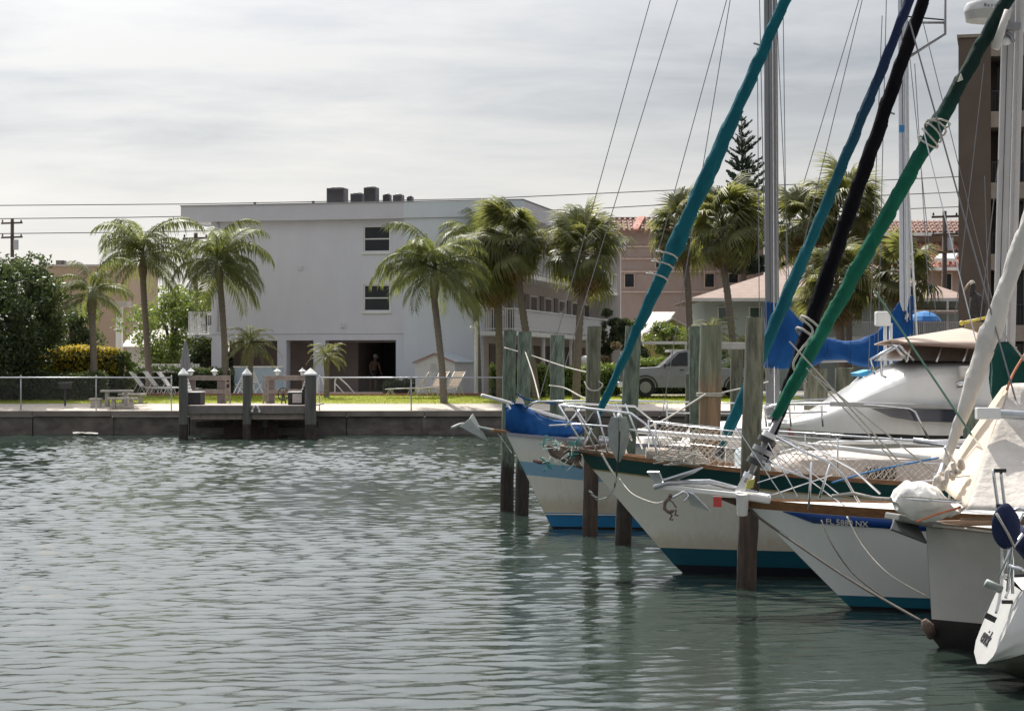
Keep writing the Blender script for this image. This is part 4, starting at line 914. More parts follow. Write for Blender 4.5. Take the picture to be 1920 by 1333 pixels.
# brown tower at the right edge
Yw = 86
tw = thing('brown_tower', 'tall brown balcony tower at the right edge of the picture', 'building', (X_(1797, Yw), Yw, GZ), R(-14))
def tpart(nm, m, x0, x1, y0, y1, za, zb, **k): return MB().box(x0, x1, y0, y1, za-GZ, zb-GZ).build(nm, m, tw, **k)
BRN = mat('brown_stucco', (.135, .098, .078), .9, (.115, .083, .066), .8, bump=.2, bscale=50); SLAB = mat('tan_slab', (.33, .27, .225), .9)
TX = 1.36
tpart('wall', BRN, 0, TX, 0, 12, GZ, Z_(72, Yw)); tpart('parapet', SLAB, -.06, 14, -.08, 12.1, Z_(72, Yw)+.002, Z_(66, Yw))
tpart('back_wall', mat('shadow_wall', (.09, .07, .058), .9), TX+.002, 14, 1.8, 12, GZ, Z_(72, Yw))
for k in range(6):
    y = 78 + k*133
    tpart('balcony_slab', SLAB, TX+.003, 14, .02, 1.79, Z_(y+30, Yw), Z_(y, Yw))
    for x in (TX+.25, TX+3.4):
        sl_ = tpart('sliding_door', GLASSD, x, x+1.6, 1.74, 1.795, Z_(y+130, Yw), Z_(y+34, Yw)); MB().box(x+.78, x+.82, 1.70, 1.735, Z_(y+130, Yw)-GZ, Z_(y+34, Yw)-GZ).build('mullion', DARK, sl_)
    zr = Z_(y+95, Yw)-GZ; zf = Z_(y+131, Yw)-GZ
    MB().beam((TX+.01, .1, zr), (12, .1, zr), .06, .06).build('handrail', DARK, tw)
    for i in range(14): MB().beam((TX+.06+i*.13, .1, zf), (TX+.06+i*.13, .1, zr-.03), .03, .03, up=(0, 1, 0)).build('baluster', DARK, tw)
    for x in (TX+1.35, TX+4.6, TX+8): tpart('column', BRN, x, x+.35, .3, .8, Z_(y+133, Yw)+.002, Z_(y+30, Yw)-.002)
# utility poles and wires
def upole(px, top, Y, lab, arms=2):
    t = thing('utility_pole', lab, 'utility pole', (X_(px, Y), Y, GZ)); H = Z_(top, Y)-GZ
    MB().cyl((0, 0, 0), (0, 0, H), .17, .12, 10).build('pole', mat('pole_wood', (.10, .075, .06), .95, (.06, .045, .04), 4, (2, 2, .3)), t, True)
    for k in range(arms):
        a = MB().beam((-.75, -.12, H-.35-k*1.0), (.75, -.12, H-.3-k*1.0), .1, .12).build('crossarm', MATS['pole_wood'], t)
        for s in (-.65, 0, .65): MB().lathe([(.03, 0), (.06, .04), (.05, .14), (.02, .18)], 6, (s, -.12, H-.27-k*1.0)).build('insulator', DARK, a)
    MB().cyl((.28, -.1, H-2.2), (.28, -.1, H-1.5), .19, n=8).build('transformer', GALV, t)
upole(23, 410, 140, 'utility pole with crossarms rising above the left tree'); upole(367, 437, 118, 'utility pole partly hidden by the drooping queen palm', 1)
upole(1771, 396, 112, 'utility pole with crossarms next to the brown tower', 3)
WIRE = mat('wire_grey', (.10, .10, .11), .6)
for i, (pts, lb_) in enumerate(((((-60, 386), (350, 383), (900, 373), (1260, 357), (2000, 322)), 'topmost power line crossing the whole sky'), (((-60, 411), (240, 408), (1090, 393), (1250, 384), (2000, 352)), 'second power line below the topmost one'), (((-60, 439), (230, 436), (700, 428), (1700, 392), (2000, 380)), 'lowest power line running behind the building'))):
    Y = 141 + i*.5; c = thing('power_line', lb_, 'power line', P(*pts[0], Y), 0, 'power lines')
    Q = []
    for k in range(len(pts)-1):
        for u in range(8): Q.append(P(pts[k][0]+(pts[k+1][0]-pts[k][0])*u/8, pts[k][1]+(pts[k+1][1]-pts[k][1])*u/8, Y))
    Q.append(P(*pts[-1], Y)); MB().tube(Q, .032, 5).build('wire', WIRE, c, world=True)
# far belt of trees closing the horizon
def belt():
    rng = np.random.default_rng(77); n = 16000
    c = np.stack([rng.uniform(-75, 75, 160), rng.uniform(165, 190, 160), rng.uniform(1.5, 4.5, 160)], -1); rad = rng.uniform(1.2, 2.6, 160)
    o = put('far_tree_belt', leaf_mesh('far_tree_belt', leaf_cloud(rng, c, rad, n, .38), LEAFT)); tag(o, 'distant belt of dark trees closing the view between houses', 'tree belt', kind='stuff')
belt()

# ================================================================== PICKUP TRUCK
def pickup():
    Y = 85.0; t = thing('pickup_truck', 'silver pickup truck parked facing left behind the mooring piles', 'pickup truck', (X_(1160, Y), Y, 1.37), 0.0); t.scale = (1.1, 1.1, 1.1)
    SIL = mat('silver_car_paint', (.19, .19, .20), .3, (.165, .165, .175), 4, metal=.4, coat=.3); w = .92
    def loft(stations, nm, m, fr=.55, **k):
        rows = []
        for x, z0, z1, hw_, ins in stations: rows.append([(x, -hw_, z0), (x, -hw_, z0+(z1-z0)*fr), (x, -hw_+ins, z1), (x, hw_-ins, z1), (x, hw_, z0+(z1-z0)*fr), (x, hw_, z0), (x, -hw_, z0)])
        b = MB().grid(rows); n = len(rows[0]); b.f.append(tuple(range(n-1))[::-1]); b.f.append(tuple(len(b.v)-n+i for i in range(n-1))); return b.build(nm, m, t, **k)
    loft([(.0, .42, .98, .78, .06), (.12, .36, 1.08, .88, .08), (1.5, .36, 1.15, w, .08), (1.75, .36, 1.17, w, .06), (3.55, .36, 1.17, w, .06), (3.6, .36, 1.1, w, .05), (5.45, .4, 1.1, w, .05), (5.5, .46, 1.06, w-.03, .05)], 'body', SIL, bevel=.03)
    loft([(1.5, 1.12, 1.14, w-.04, .05), (2.2, 1.12, 1.74, w-.05, .2), (2.5, 1.12, 1.80, w-.05, .2), (3.35, 1.12, 1.79, w-.05, .2), (3.55, 1.12, 1.72, w-.06, .2), (3.62, 1.12, 1.16, w-.06, .06)], 'cab', SIL, .04, bevel=.03)
    G = GLASSD
    for s in (-1, 1):
        y0, y1 = s*(w-.03), s*(w-.19)
        for a in ([(1.78, 1.2), (2.28, 1.68), (2.6, 1.72), (2.6, 1.2)], [(2.68, 1.2), (2.68, 1.72), (3.3, 1.71), (3.42, 1.2)]):
            pts = [(x, y0 + (y1-y0)*(z-1.12)/.66 + s*.012, z) for x, z in a]; MB().prism(pts, (0, s*.012, 0)).build('side_window', G, t)
        for x in (.98, 4.45):
            wh_ = MB().cyl((x, s*(w-.22), .37), (x, s*(w+.01), .37), .37, n=20).build('wheel', mat('tyre_rubber', (.02, .02, .02), .9), t, auto=True)
            MB().cyl((x, s*(w+.0), .37), (x, s*(w+.02), .37), .22, n=14).build('rim', ALU, wh_, auto=True)
            MB().tube([(x+.45*math.cos(a), s*(w+.005), .37+.45*math.sin(a)) for a in [math.pi*i/10 for i in range(11)]], .035, 6).build('wheel_arch', DARK, t, True)
        MB().ball((1.72, s*(w+.12), 1.22), (.05, .1, .09), 8, 6).build('mirror', DARK, t, True)
        MB().box(2.3, 2.45, s*w-.012, s*w+.012, 1.02, 1.05).build('door_handle', DARK, t)
        MB().box(-.02, .1, s*.62-.15, s*.62+.15, .72, .94).build('headlight', mat('lamp_lens', (.7, .7, .68), .1), t, bevel=.02)
    MB().add([(1.60, -.72, 1.2), (1.60, .72, 1.2), (2.17, .6, 1.70), (2.17, -.6, 1.70)], [(0, 1, 2, 3)]).build('windshield', G, t, solid=.02)
    MB().box(-.025, .0, -.45, .45, .62, .92).build('grille', DARK, t, bevel=.01); MB().box(-.09, .12, -.86, .86, .36, .58).build('bumper', STEEL, t, bevel=.03)
pickup()
# person standing in the carport shade
def skin_body(par, name, verts, edges, m, root=0, sub=2):
    me = bpy.data.meshes.new(name); me.from_pydata([v[:3] for v in verts], edges, []); me.update(); me.materials.append(m)
    o = put(name, me, par); md = o.modifiers.new('skin', 'SKIN'); md.use_smooth_shade = True
    if not me.skin_vertices: 
        bpy.context.view_layer.update()
    for i, v in enumerate(verts):
        me.skin_vertices[0].data[i].radius = (v[3], v[4] if len(v) > 4 else v[3])
    me.skin_vertices[0].data[root].use_root = True
    s = o.modifiers.new('sub', 'SUBSURF'); s.levels = s.render_levels = sub; return o
def person():
    loc = P(700, 737, 95.5); loc.z = GZ + .012
    t = thing('person', 'bare chested person in grey cap and dark shorts standing in the carport shade', 'person', loc, .5)
    v = [(0,0,.92,.16,.12),(0,-.04,1.08,.15,.11),(0,-.10,1.26,.175,.12),(0,-.15,1.40,.12,.08),(0,-.20,1.47,.055),(0,-.26,1.56,.085,.10),(0,-.27,1.66,.075,.09),
         (.10,0,.86,.095),(.11,-.03,.48,.062),(.11,.02,.09,.04),(.12,-.15,.03,.032),(-.10,0,.86,.095),(-.12,.05,.48,.062),(-.12,.10,.09,.04),(-.13,-.06,.03,.032),
         (.19,-.15,1.38,.06),(.25,-.19,1.12,.042),(.22,-.36,.93,.03),(.21,-.43,.88,.03),(-.19,-.15,1.38,.06),(-.26,-.16,1.12,.042),(-.25,-.30,.90,.03),(-.25,-.36,.85,.03)]
    e = [(0,1),(1,2),(2,3),(3,4),(4,5),(5,6),(0,7),(7,8),(8,9),(9,10),(0,11),(11,12),(12,13),(13,14),(3,15),(15,16),(16,17),(17,18),(3,19),(19,20),(20,21),(21,22)]
    for h, s in ((18, 1), (22, -1)):
        x, y, z = v[h][:3]
        for k in range(4):
            a = len(v); fl = (.07, .08, .075, .06)[k]; ox = (k-1.5)*.02
            v += [(x+ox, y-.03, z-.02, .010), (x+ox, y-.035-fl*.5, z-.035-fl*.4, .009), (x+ox, y-.02-fl*.8, z-.05-fl*.8, .008)]; e += [(h, a), (a, a+1), (a+1, a+2)]
        a = len(v); v += [(x-s*.035, y-.01, z-.01, .011), (x-s*.045, y-.05, z-.03, .010)]; e += [(h, a), (a, a+1)]
    skin_body(t, 'body', v, e, mat('sun_tanned_skin', (.27, .16, .115), .6, (.23, .135, .10), 6))
    MB().lathe([(.105, 1.62), (.112, 1.68), (.085, 1.76), (.02, 1.79)], 12, (0, -.265, 0)).prism([(-.08, -.34, 1.63), (.08, -.34, 1.63), (.06, -.47, 1.60), (-.06, -.47, 1.60)], (0, 0, .015)).build('cap', mat('grey_cap', (.45, .45, .46), .9), t)
    sh_ = MB().tube([(0, 0, 1.0), (0, 0, .86)], [.175, .185], 12)
    for s in (-1, 1): sh_.tube([(s*.095, 0, .90), (s*.115, -.005, .56)], [.105, .098], 10)
    sh_.build('shorts', mat('dark_shorts', (.035, .045, .07), .9), t, True)
    for s in (-1, 1): MB().ball((s*.03, -.355, 1.585), .011, 6, 4).build('eye', DARK, t)
    MB().prism([(-.014, -.355, 1.55), (.014, -.355, 1.55), (0, -.34, 1.585)], (0, -.025, 0)).build('nose', MATS['sun_tanned_skin'], t)
person()
# ================================================================== MOORING PILES
def mooring_pile(base, top, d, m, lab, foot=.75, cap_tilt=0.0):
    """base and top = centre points in the world"""
    t = thing('mooring_pile', lab, 'pile', (base.x, base.y, 0), 0, 'timber mooring piles'); r_ = d/2
    q = W2L(t, top); lo = q*(-1.2/max(q.z, .1)); n = 22
    pts = [lo.lerp(q, i/(n-1)) for i in range(n)]; b = MB(); b.tube(pts, [r_*(1.03-.05*i/(n-1))*(1+rnd.uniform(-.015, .015)) for i in range(n)], 16)
    b.jitter(.012, 3.5, rnd.random()*9); b.build('shaft', m, t, auto=True)
    return t
def pile_px(pb, pt, Y, d, m, lab, **k): return mooring_pile(P(*pb, Y), P(*pt, Y), d, m, lab, **k)
PILEG = mat('tidal_green_pile', (.045, .034, .027), .85, (.02, .016, .013), 7, (2.4, 2.4, .5), bump=1.0, bscale=18, zmix=(.75, 1.1, (.155, .195, .15), .6))
PILEM = mat('tidal_brown_pile', (.10, .068, .05), .85, (.03, .023, .018), 5, (2.4, 2.4, .4), bump=1.0, bscale=18, zmix=(1.2, 1.9, (.175, .175, .125), .8))
PILEO = mat('tidal_orange_pile', (.34, .215, .12), .9, (.16, .115, .075), 3, (2.4, 2.4, .2), bump=1.0, bscale=18, zmix=(2.15, 2.75, (.20, .215, .15), 1.0))
pile_px((950, 958), (956, 620), 36.9, .245, PILEG, 'mooring pile farthest left, standing before the white gallery slab', foot=.95)
pile_px((978, 965), (984, 622), 36.0, .25, PILEG, 'second mooring pile from the left, close behind the first', foot=.9)
pile_px((1044, 975), (1045, 628), 36.3, .27, PILEG, 'mooring pile rising behind the blue bow cover')
pile_px((1106, 1003), (1114, 612), 31.7, .235, PILEM, 'tall mooring pile in front of the light blue banded bow', foot=.8)
pile_px((1168, 1021), (1188, 612), 30.0, .25, PILEG, 'leaning mooring pile crossed by the thick teal furled sail', foot=.9)
pile_px((1310, 1040), (1306, 612), 29.4, .24, PILEG, 'dark green mooring pile tucked behind the orange stained one')
pile_px((1327, 1060), (1333, 610), 28.4, .32, PILEO, 'thick orange stained mooring pile with rope round its middle')
pile_px((1399, 1100), (1417, 595), 24.2, .24, PILEM, 'nearest mooring pile, in front of the green banded hull', foot=1.3)
pile_px((1826, 1000), (1826, 768), 28.2, .3, PILEG, 'short dark pile behind the canvas covered boat')
pile_px((1828, 930), (1826, 604), 37, .36, PILEB, 'brown pile with a pelican on top beyond the motor yacht')
for i, (px, top, Y, d, l_) in enumerate(((1530, 692, 41, .5, 'broad dark dock pile below the left half of the blue sail cover'), (1583, 690, 43, .4, 'dark dock pile below the middle of the blue sail cover'), (1610, 698, 44, .3, 'slim dark dock pile left of the yacht windscreen'), (1648, 686, 43, .4, 'dark dock pile nearest the yacht rail'), (1381, 650, 47, .3, 'dock pile with a white cap board right of the orange stained pile'), (1293, 700, 50, .22, 'thin dock post in front of the pickup door'))):
    pile_px((px, 1000), (px, top), Y, d, PILEM, l_)
capb = thing('cap_board', 'grey cap board on two posts right of the orange stained pile', 'board', P(1372, 655, 46.5))
MB().box(-.4, .42, -.15, .15, 0, .16).build('board', CONCL, capb, bevel=.01)
# pelican
bi = thing('pelican', 'dark pelican with a pale head perched on the brown pile', 'bird', P(1826, 604, 37))
def bird():
    b = MB(); pts = [(.0, 0, .0), (.03, 0, .10), (.05, 0, .24), (.02, 0, .38), (-.03, 0, .47)]; b.tube([(.16, 0, .02)] + [(p[0]+.02, 0, p[2]+.06) for p in pts], [.03, .11, .15, .16, .13, .06], 12)
    b.tube([(-.01, 0, .50), (-.04, 0, .58), (.0, 0, .66), (-.03, 0, .71)], [.07, .05, .042, .05], 10); b.build('body', mat('dark_plumage', (.035, .028, .025), .8, (.02, .016, .015), 14), bi, True)
    MB().ball((-.035, 0, .725), (.06, .05, .052), 10, 8).build('head', mat('pale_plumage', (.5, .45, .38), .8), bi, True)
    MB().tube([(-.08, 0, .72), (-.16, 0, .62), (-.2, 0, .50)], [.028, .022, .006], 8).build('beak', mat('beak_horn', (.25, .18, .12), .6), bi, True)
    for s in (-1, 1): MB().prism([(-.02, s*.13, .50), (.13, s*.12, .40), (.2, s*.07, .02), (.06, s*.145, .12)], (0, s*.03, 0)).build('wing', MATS['dark_plumage'], bi); MB().cyl((0, s*.05, 0), (0, s*.05, .08), .014, n=5).build('leg', DARK, bi)
bird()
ys = thing('yellow_pole', 'yellow boat hook lying across beside the pelican pile', 'boat hook', P(1804, 605, 36.6))
MB().tube([P(1802, 606, 36.6), P(1856, 594, 36.4)], .028, 7).ball(P(1803, 606, 36.6), .05, 8, 6).build('shaft', mat('yellow_plastic', (.55, .42, .06), .5), ys, True, world=True)

# ================================================================== BOAT TOOLS
GEL = mat('gelcoat_white', (.76, .755, .735), .22, (.68, .67, .64), 2.2, (1.6, 1.6, .35), coat=.4); CREAM = mat('gelcoat_cream', (.64, .59, .48), .28, (.55, .49, .38), 3.5, (1.6, 1.6, .3), coat=.4, zmix=(.36, .62, (.74, .72, .64), .3))
DECKW = mat('deck_white', (.74, .72, .69), .6, (.64, .62, .59), 4, bump=.15)
NONSKID = mat('deck_buff', (.55, .49, .45), .8, (.46, .41, .375), 5, bump=.2)
class Hull:
    def __init__(s, root, L_, B, oh, z0, zm, um=.62, wl=.8, tw=.72, pe=2.2, pw=1.55, umax=.45, curve=1.0, transom=True):
        s.root, s.L, s.B, s.oh, s.z0, s.zm, s.um, s.wl, s.tw, s.pe, s.pw, s.umax, s.curve = root, L_, B, oh, z0, zm, um, wl, tw, pe, pw, umax, curve
    def zs(s, u): return s.zm + (s.z0-s.zm)*(1-u/s.um)**2
    def x0(s, z): return s.oh*max(0, z/s.z0)**s.curve if z >= 0 else -z*1.3
    def hb(s, u, z):
        zn = max(0, min(1.1, z/s.z0)); f = s.wl + (1-s.wl)*zn**.8 if z >= 0 else s.wl*(1+z*.9)
        p = s.pw + (s.pe-s.pw)*zn
        g = 1-(1-u/s.umax)**p if u < s.umax else 1-(1-s.tw)*((u-s.umax)/(1-s.umax))**2
        return s.B*f*max(g, 0)
    def pt(s, u, z, side=-1):
        zz = z if z is not None else s.zs(u)
        zb = z if z is not None else s.z0
        x0 = s.x0(min(zb, s.z0)); return V(x0 + u*(s.L-x0), side*s.hb(u, zz)+side*.012, zz)
    def at(s, u, r, side=-1):                             # r = ('s', offset below the sheer) or ('z', height)
        if r[0] == 's':
            z = s.zs(u)-r[1]; zb = s.z0-r[1]
        else: z = zb = r[1]
        x0 = s.x0(zb); return V(x0+u*(s.L-x0), side*(s.hb(u, z)+.012), z)
    def mixrow(s, u, ra, rb, t, side):
        za = s.zs(u)-ra[1] if ra[0] == 's' else ra[1]; z = za*(1-t) + rb[1]*t
        zba = s.z0-ra[1] if ra[0] == 's' else ra[1]; zb = zba*(1-t)+rb[1]*t; x0 = s.x0(zb); return V(x0+u*(s.L-x0), side*(s.hb(u, z)+.012), z)
    def band(s, nm, m, ra, rb, nsub=1, N_=34):
        us = [(i/N_)**1.5 for i in range(N_+1)]; b = MB()
        for side in (-1, 1):
            rows = []
            for k in range(nsub+1):
                t = k/nsub
                if ra[0] == rb[0]: r_ = (ra[0], ra[1]*(1-t)+rb[1]*t); rows.append([s.at(u, r_, side) for u in us])
                else: rows.append([s.mixrow(u, ra, rb, t, side) for u in us])
            if side == 1: rows = rows[::-1]
            b.grid(rows)
            if side == -1: tr = rows
            else:
                for k in range(nsub): b.add([tr[k][-1], tr[k+1][-1], rows[nsub-k-1][-1], rows[nsub-k][-1]], [(0, 1, 2, 3)])
        return b.build(nm, m, s.root, True)
    def strip(s, nm, m, u0, u1, ra, rb, slant=0.0, proud=.006, N_=24, side=-1):
        a, c = [], []
        for i in range(N_+1):
            u = u0 + (u1-u0)*i/N_; u2 = min(1, u + slant*(1-i/N_)); o = V(0, side*proud, 0); a.append(s.at(u, ra, side)+o); c.append(s.at(u2, rb, side)+o)
        return MB().grid([a, c]).build(nm, m, s.root, True, solid=.008)
    def deck(s, m, drop=.02, camber=.07, u0=0.0, N_=26, nm='deck'):
        rows = []
        for i in range(N_+1):
            u = u0 + (1-u0)*(i/N_)**1.3; a = s.at(u, ('s', drop), -1); c = s.at(u, ('s', drop), 1)
            rows.append([a.lerp(c, t) + V(0, 0, camber*4*t*(1-t)*min(1, u*4)) for t in (0, .25, .5, .75, 1)])
        return MB().grid(rows).build(nm, m, s.root, True)
    def rail(s, nm, m, w, h, off=0.0, u1=1.0, N_=30, sides=(-1, 1)):
        for sd in sides:
            q = [s.at(u1*(i/N_)**1.3, ('s', off), sd) for i in range(N_+1)]; b = MB()
            rows = [[p+V(0, -w/2, -h/2), p+V(0, w/2, -h/2), p+V(0, w/2, h/2), p+V(0, -w/2, h/2), p+V(0, -w/2, -h/2)] for p in q]
            b.grid(rows).build(nm, m, s.root)
def tpx(pts): return [P(*p) for p in pts]
def wire(par, a, b, r_=.0065, m=None, nm='stay'): return MB().tube([P(*a), P(*b)], r_, 5).build(nm, m or STEEL, par, world=True)
def tubes(par, nm, pts, r_=.014, m=None, n=7): return MB().tube(tpx(pts), r_, n).build(nm, m or STEEL, par, True, world=True)
def curve_line(a, b, sag, n=14):
    a, b = Vector(a), Vector(b); return [a.lerp(b, i/n) - V(0, 0, sag*4*(i/n)*(1-i/n)) for i in range(n+1)]
def smooth_path(pts, k=6):
    pts = [Vector(p) for p in pts]; out = []
    for i in range(len(pts)-1):
        p0, p1, p2, p3 = pts[max(0, i-1)], pts[i], pts[i+1], pts[min(len(pts)-1, i+2)]
        for j in range(k):
            t = j/k; out.append(.5*((2*p1) + (p2-p0)*t + (2*p0-5*p1+4*p2-p3)*t*t + (3*p1-p0-3*p2+p3)*t**3))
    return out + [pts[-1]]
def mooring_line(lab, pts, r_=.012, m=None, world=True):
    t = thing('mooring_line', lab, 'rope', pts[0]); MB().tube(smooth_path(pts), r_, 6).build('rope', m or ROPE, t, True, world=True); return t
def canvas(name, c, c2=None, tr=None, bump=.8, zm=None, sp=.2):
    m = mat(name, c, .85, c2 or tuple(x*.7 for x in c), 4, (1, 1, .5), bump=bump, bscale=14, trans=tr, spec=sp, zmix=zm); return m
def furled_sail(par, foot, top, prof, m, seed, sag=.0, nm='furled_sail', n=64, t0=0.0, t1=1.0, lump=.22, twist=16):
    turns = (Vector(top)-Vector(foot)).length*2.1; n = int(n*2.4)
    """rolled sail or sock round a stay: lumpy spiral-wrapped sleeve"""
    a, b = Vector(foot), Vector(top); d = (b-a).normalized(); s1 = d.cross(V(0, 1, 0)).normalized(); s2 = d.cross(s1); mb = MB(); M_ = 20; rows = []
    for i in range(n+1):
        t = t0+(t1-t0)*i/n; c = a.lerp(b, t) + s1*(sag*4*t*(1-t)); 
        r_ = np.interp(t, [p[0] for p in prof], [p[1] for p in prof])
        c = c + s1*r_*.16*mnoise.noise(V(t*9+seed, 1, 0)) 
        row = []
        for j in range(M_+1):
            th = 2*math.pi*(j % M_)/M_; w = .88 + lump*mnoise.noise(V(t*30+seed, math.cos(th)*1.2, math.sin(th)*1.2)) + .17*(((th/6.2832 + t*turns) % 1.0)-.5) + .06*mnoise.noise(V(t*120, seed, th if j < M_ else 0))
            row.append(c + (s1*math.cos(th) + s2*math.sin(th))*r_*w)
        rows.append(row)
    mb.grid(rows); mb.f.append(tuple(range(M_))); k = len(mb.v)-M_-1; mb.f.append(tuple(k+j for j in range(M_)))
    return mb.build(nm, m, par, True, world=True)
def sail_cover(par, stations, m, seed, nm='sail_cover', wr=.05):
    """boom cover: stations (px, top py, bottom py, Y, half thickness)"""
    rows = []; st = []
    for i in range(len(stations)-1):
        for k in range(6): st.append([stations[i][q]+(stations[i+1][q]-stations[i][q])*k/6 for q in range(5)])
    st.append(list(stations[-1]))
    for i, (px, pt_, pb, Y, h) in enumerate(st):
        T, B_ = P(px, pt_, Y), P(px, pb, Y); row = []
        for j in range(25):
            a = 2*math.pi*j/24; ca, sa = math.cos(a), math.sin(a); f = (1-ca)/2                     # f: 0 bottom -> 1 top
            p = B_.lerp(T, f) + V(0, h*sa*(1.05-.55*f), 0)
            p += V(0, 1, .4)*wr*mnoise.noise(V(p.x*3.2+seed, p.z*5, sa*2)) + V(0, 1, 0)*wr*.5*mnoise.noise(V(p.x*9+seed, p.z*12, sa))
            row.append(p)
        rows.append(row)
    b = MB().grid(rows); b.f.append(tuple(range(24))); k = len(b.v)-25; b.f.append(tuple(k+j for j in range(24)))
    return b.build(nm, m, par, True, world=True)
def mast(par, foot, top, rx, nm='mast', m=None, n=16):
    a, b = W2L(par, foot), W2L(par, top); mb = MB(); mb.tube([a, a.lerp(b, .5), b], [rx*.62, rx*.61, rx*.56], n, flat=1/.62)
    o = mb.build(nm, m or ALU, par, auto=True); d = (b-a)
    off = V(0, -.62*rx-.004, 0)                       # sail track and halyards on the face towards the viewer side
    MB().tube([a+off, b+off], .012, 5).build('sail_track', STEEL, o)
    for k, x in enumerate((-.55, .45)): MB().tube([a+V(x*rx, -.6*rx-.02, .9), b+V(x*rx, -.6*rx-.02, -.3)], .006, 5).build('halyard', ROPE if k else DARK, o)
    return o
def cabin(par, st, m, nm='cabin', n=1):
    """loft of (x, half width, z bottom, z top)"""
    rows = []
    for x, hw_, z0, z1 in st:
        h = z1-z0; rows.append([V(x, -hw_, z0), V(x, -hw_*.985, z0+h*.5), V(x, -hw_*.94, z0+h*.82), V(x, -hw_*.8, z0+h*.95), V(x, -hw_*.45, z1), V(x, 0, z1+.02), V(x, hw_*.45, z1), V(x, hw_*.8, z0+h*.95), V(x, hw_*.94, z0+h*.82), V(x, hw_*.985, z0+h*.5), V(x, hw_, z0)])
    b = MB().grid(rows); k = len(rows[0]); b.f.append(tuple(range(k))[::-1]); b.f.append(tuple(len(b.v)-k+i for i in range(k)))
    return b.build(nm, m, par, auto=True)
def lifelines(h, us, hts, m=STEEL, side=-1, r_=.006, post=.011):
    for i, u in enumerate(us):
        p = h.at(u, ('s', 0), side)+V(0, -side*.04, 0); MB().cyl(p, p+V(0, 0, hts[-1]+.02), post, n=7).build('stanchion', m, h.root, True)
    for z in hts:
        q = [h.at(u, ('s', 0), side)+V(0, -side*.04, z) for u in us]; MB().tube(q, r_, 5).build('lifeline', m, h.root, True)
def side_net(h, u0, u1, z0, z1, side=-1, step=.085, r_=.0045, N_=0):
    """diamond netting tied between deck edge and lifeline"""
    Lx = (h.at(u1, ('s', 0), side)-h.at(u0, ('s', 0), side)).length; n = int(Lx/step); H = z1-z0; b = MB()
    def at(s_, z):
        u = u0+(u1-u0)*max(0, min(1, s_/Lx)); return h.at(u, ('s', 0), side)+V(0, -side*.04, z0+z)
    for i in range(-int(H/step), n+1):
        for sg in (1, -1):
            pts = []
            for k in range(7):
                z = H*k/6; s_ = i*step + z if sg == 1 else i*step + H - z
                if -.001 <= s_ <= Lx: pts.append(at(s_, z + .012*math.sin(s_*21)))
            if len(pts) > 1: b.tube(pts, r_, 3, cap=False)
    return b.build('side_net', mat('net_cord', (.50, .43, .36), .9), h.root, kind='stuff')
def reg_text(h, txt, u, off, size, m, side=-1, space=1.0):
    p = h.at(u, ('s', off), side); q = h.at(min(1, u+.02), ('s', off), side); dn = h.at(u, ('s', off+.08), side)
    d = (q-p).normalized(); up = (p-dn).normalized(); nrm = d.cross(up)
    if nrm.y > 0: nrm = -nrm
    text_part(txt, size, m, h.root, p+nrm*.03, d, up, .003, 'registration', space=space)
def v_anchor(lab, ridge_a, tip, w1, w2, shank, name='anchor', m=None, near=None):
    """plow anchor: two plates meeting along a ridge, plus a bent shank; all world points"""
    m = m or GALVD; t = thing(name, lab, 'anchor', ridge_a)
    for w in (w1, w2): MB().add([ridge_a, tip, w], [(0, 1, 2)]).build('fluke', m, t, world=True, solid=.022)
    MB().tube(smooth_path(shank, 5), [.03]*(5*(len(shank)-1)+1), 6).build('shank', m, t, True, world=True); return t
GALVD = mat('dull_galvanised', (.33, .36, .34), .65, (.24, .27, .25), 7, metal=.3); RUST = mat('rusty_iron', (.20, .13, .10), .9, (.10, .075, .065), 9, bump=.7)
def roller_furler(par, a, b, r_):
    a, b = P(*a), P(*b); d = (b-a)
    MB().tube([a, b], r_*.42, 9).build('furler_foil', ALU, par, True, world=True)
    for t, rr, m in ((.10, .8, STEEL), (.30, 1.25, DARK), (.38, 1.1, ALU), (.48, 1.3, ALU), (.62, 1.25, DARK), (.70, 1.0, WHITE)):
        c = a+d*t; MB().tube([c-d*.035, c+d*.035], r_*rr, 12).build('furler_drum', m, par, world=True, auto=True)
# ================================================================== BOAT 1: cream ketch with light blue bands
TEAL = canvas('teal_canvas', (.005, .098, .125), (.004, .066, .088), (.004, .05, .06)); TEALN = canvas('teal_head_dimmed', (.005, .098, .125), (.004, .066, .088), zm=(4.2, 7.2, (.012, .020, .06), .3))  # navy sail head, with the view's edge dimming painted in by height
BLUEC = canvas('blue_canvas', (.008, .072, .225), (.005, .045, .15), (.004, .025, .08)); BLACKC = canvas('black_canvas', (.008, .007, .010), (.004, .004, .006), sp=.08)
GREENC = canvas('green_canvas', (.005, .125, .075), (.004, .09, .055), (.003, .04, .022)); DGREENC = canvas('dark_green_canvas', (.006, .05, .04), (.004, .035, .03))
WHITEC = canvas('white_canvas', (.60, .565, .52), (.50, .47, .43), (.14, .12, .10)); GREYC = canvas('grey_sailcloth', (.55, .53, .50), (.43, .42, .40), (.10, .095, .085))
Yb = 33.05
b1 = thing('ketch', 'cream ketch with light blue bands and a blue sail cover, farthest of the moored boats', 'sailboat', (P(1035, 990, Yb).x, Yb, 0), R(12))
h1 = Hull(b1, 11, 1.5, -.77, 1.55, 1.22, .6, pe=2.0, pw=1.5, umax=.42)
LBLUE = mat('light_blue_gelcoat', (.24, .42, .58), .3, (.20, .37, .52), 2, coat=.3); MBLUE = mat('boot_blue', (.025, .20, .42), .4, (.02, .16, .35), 2)
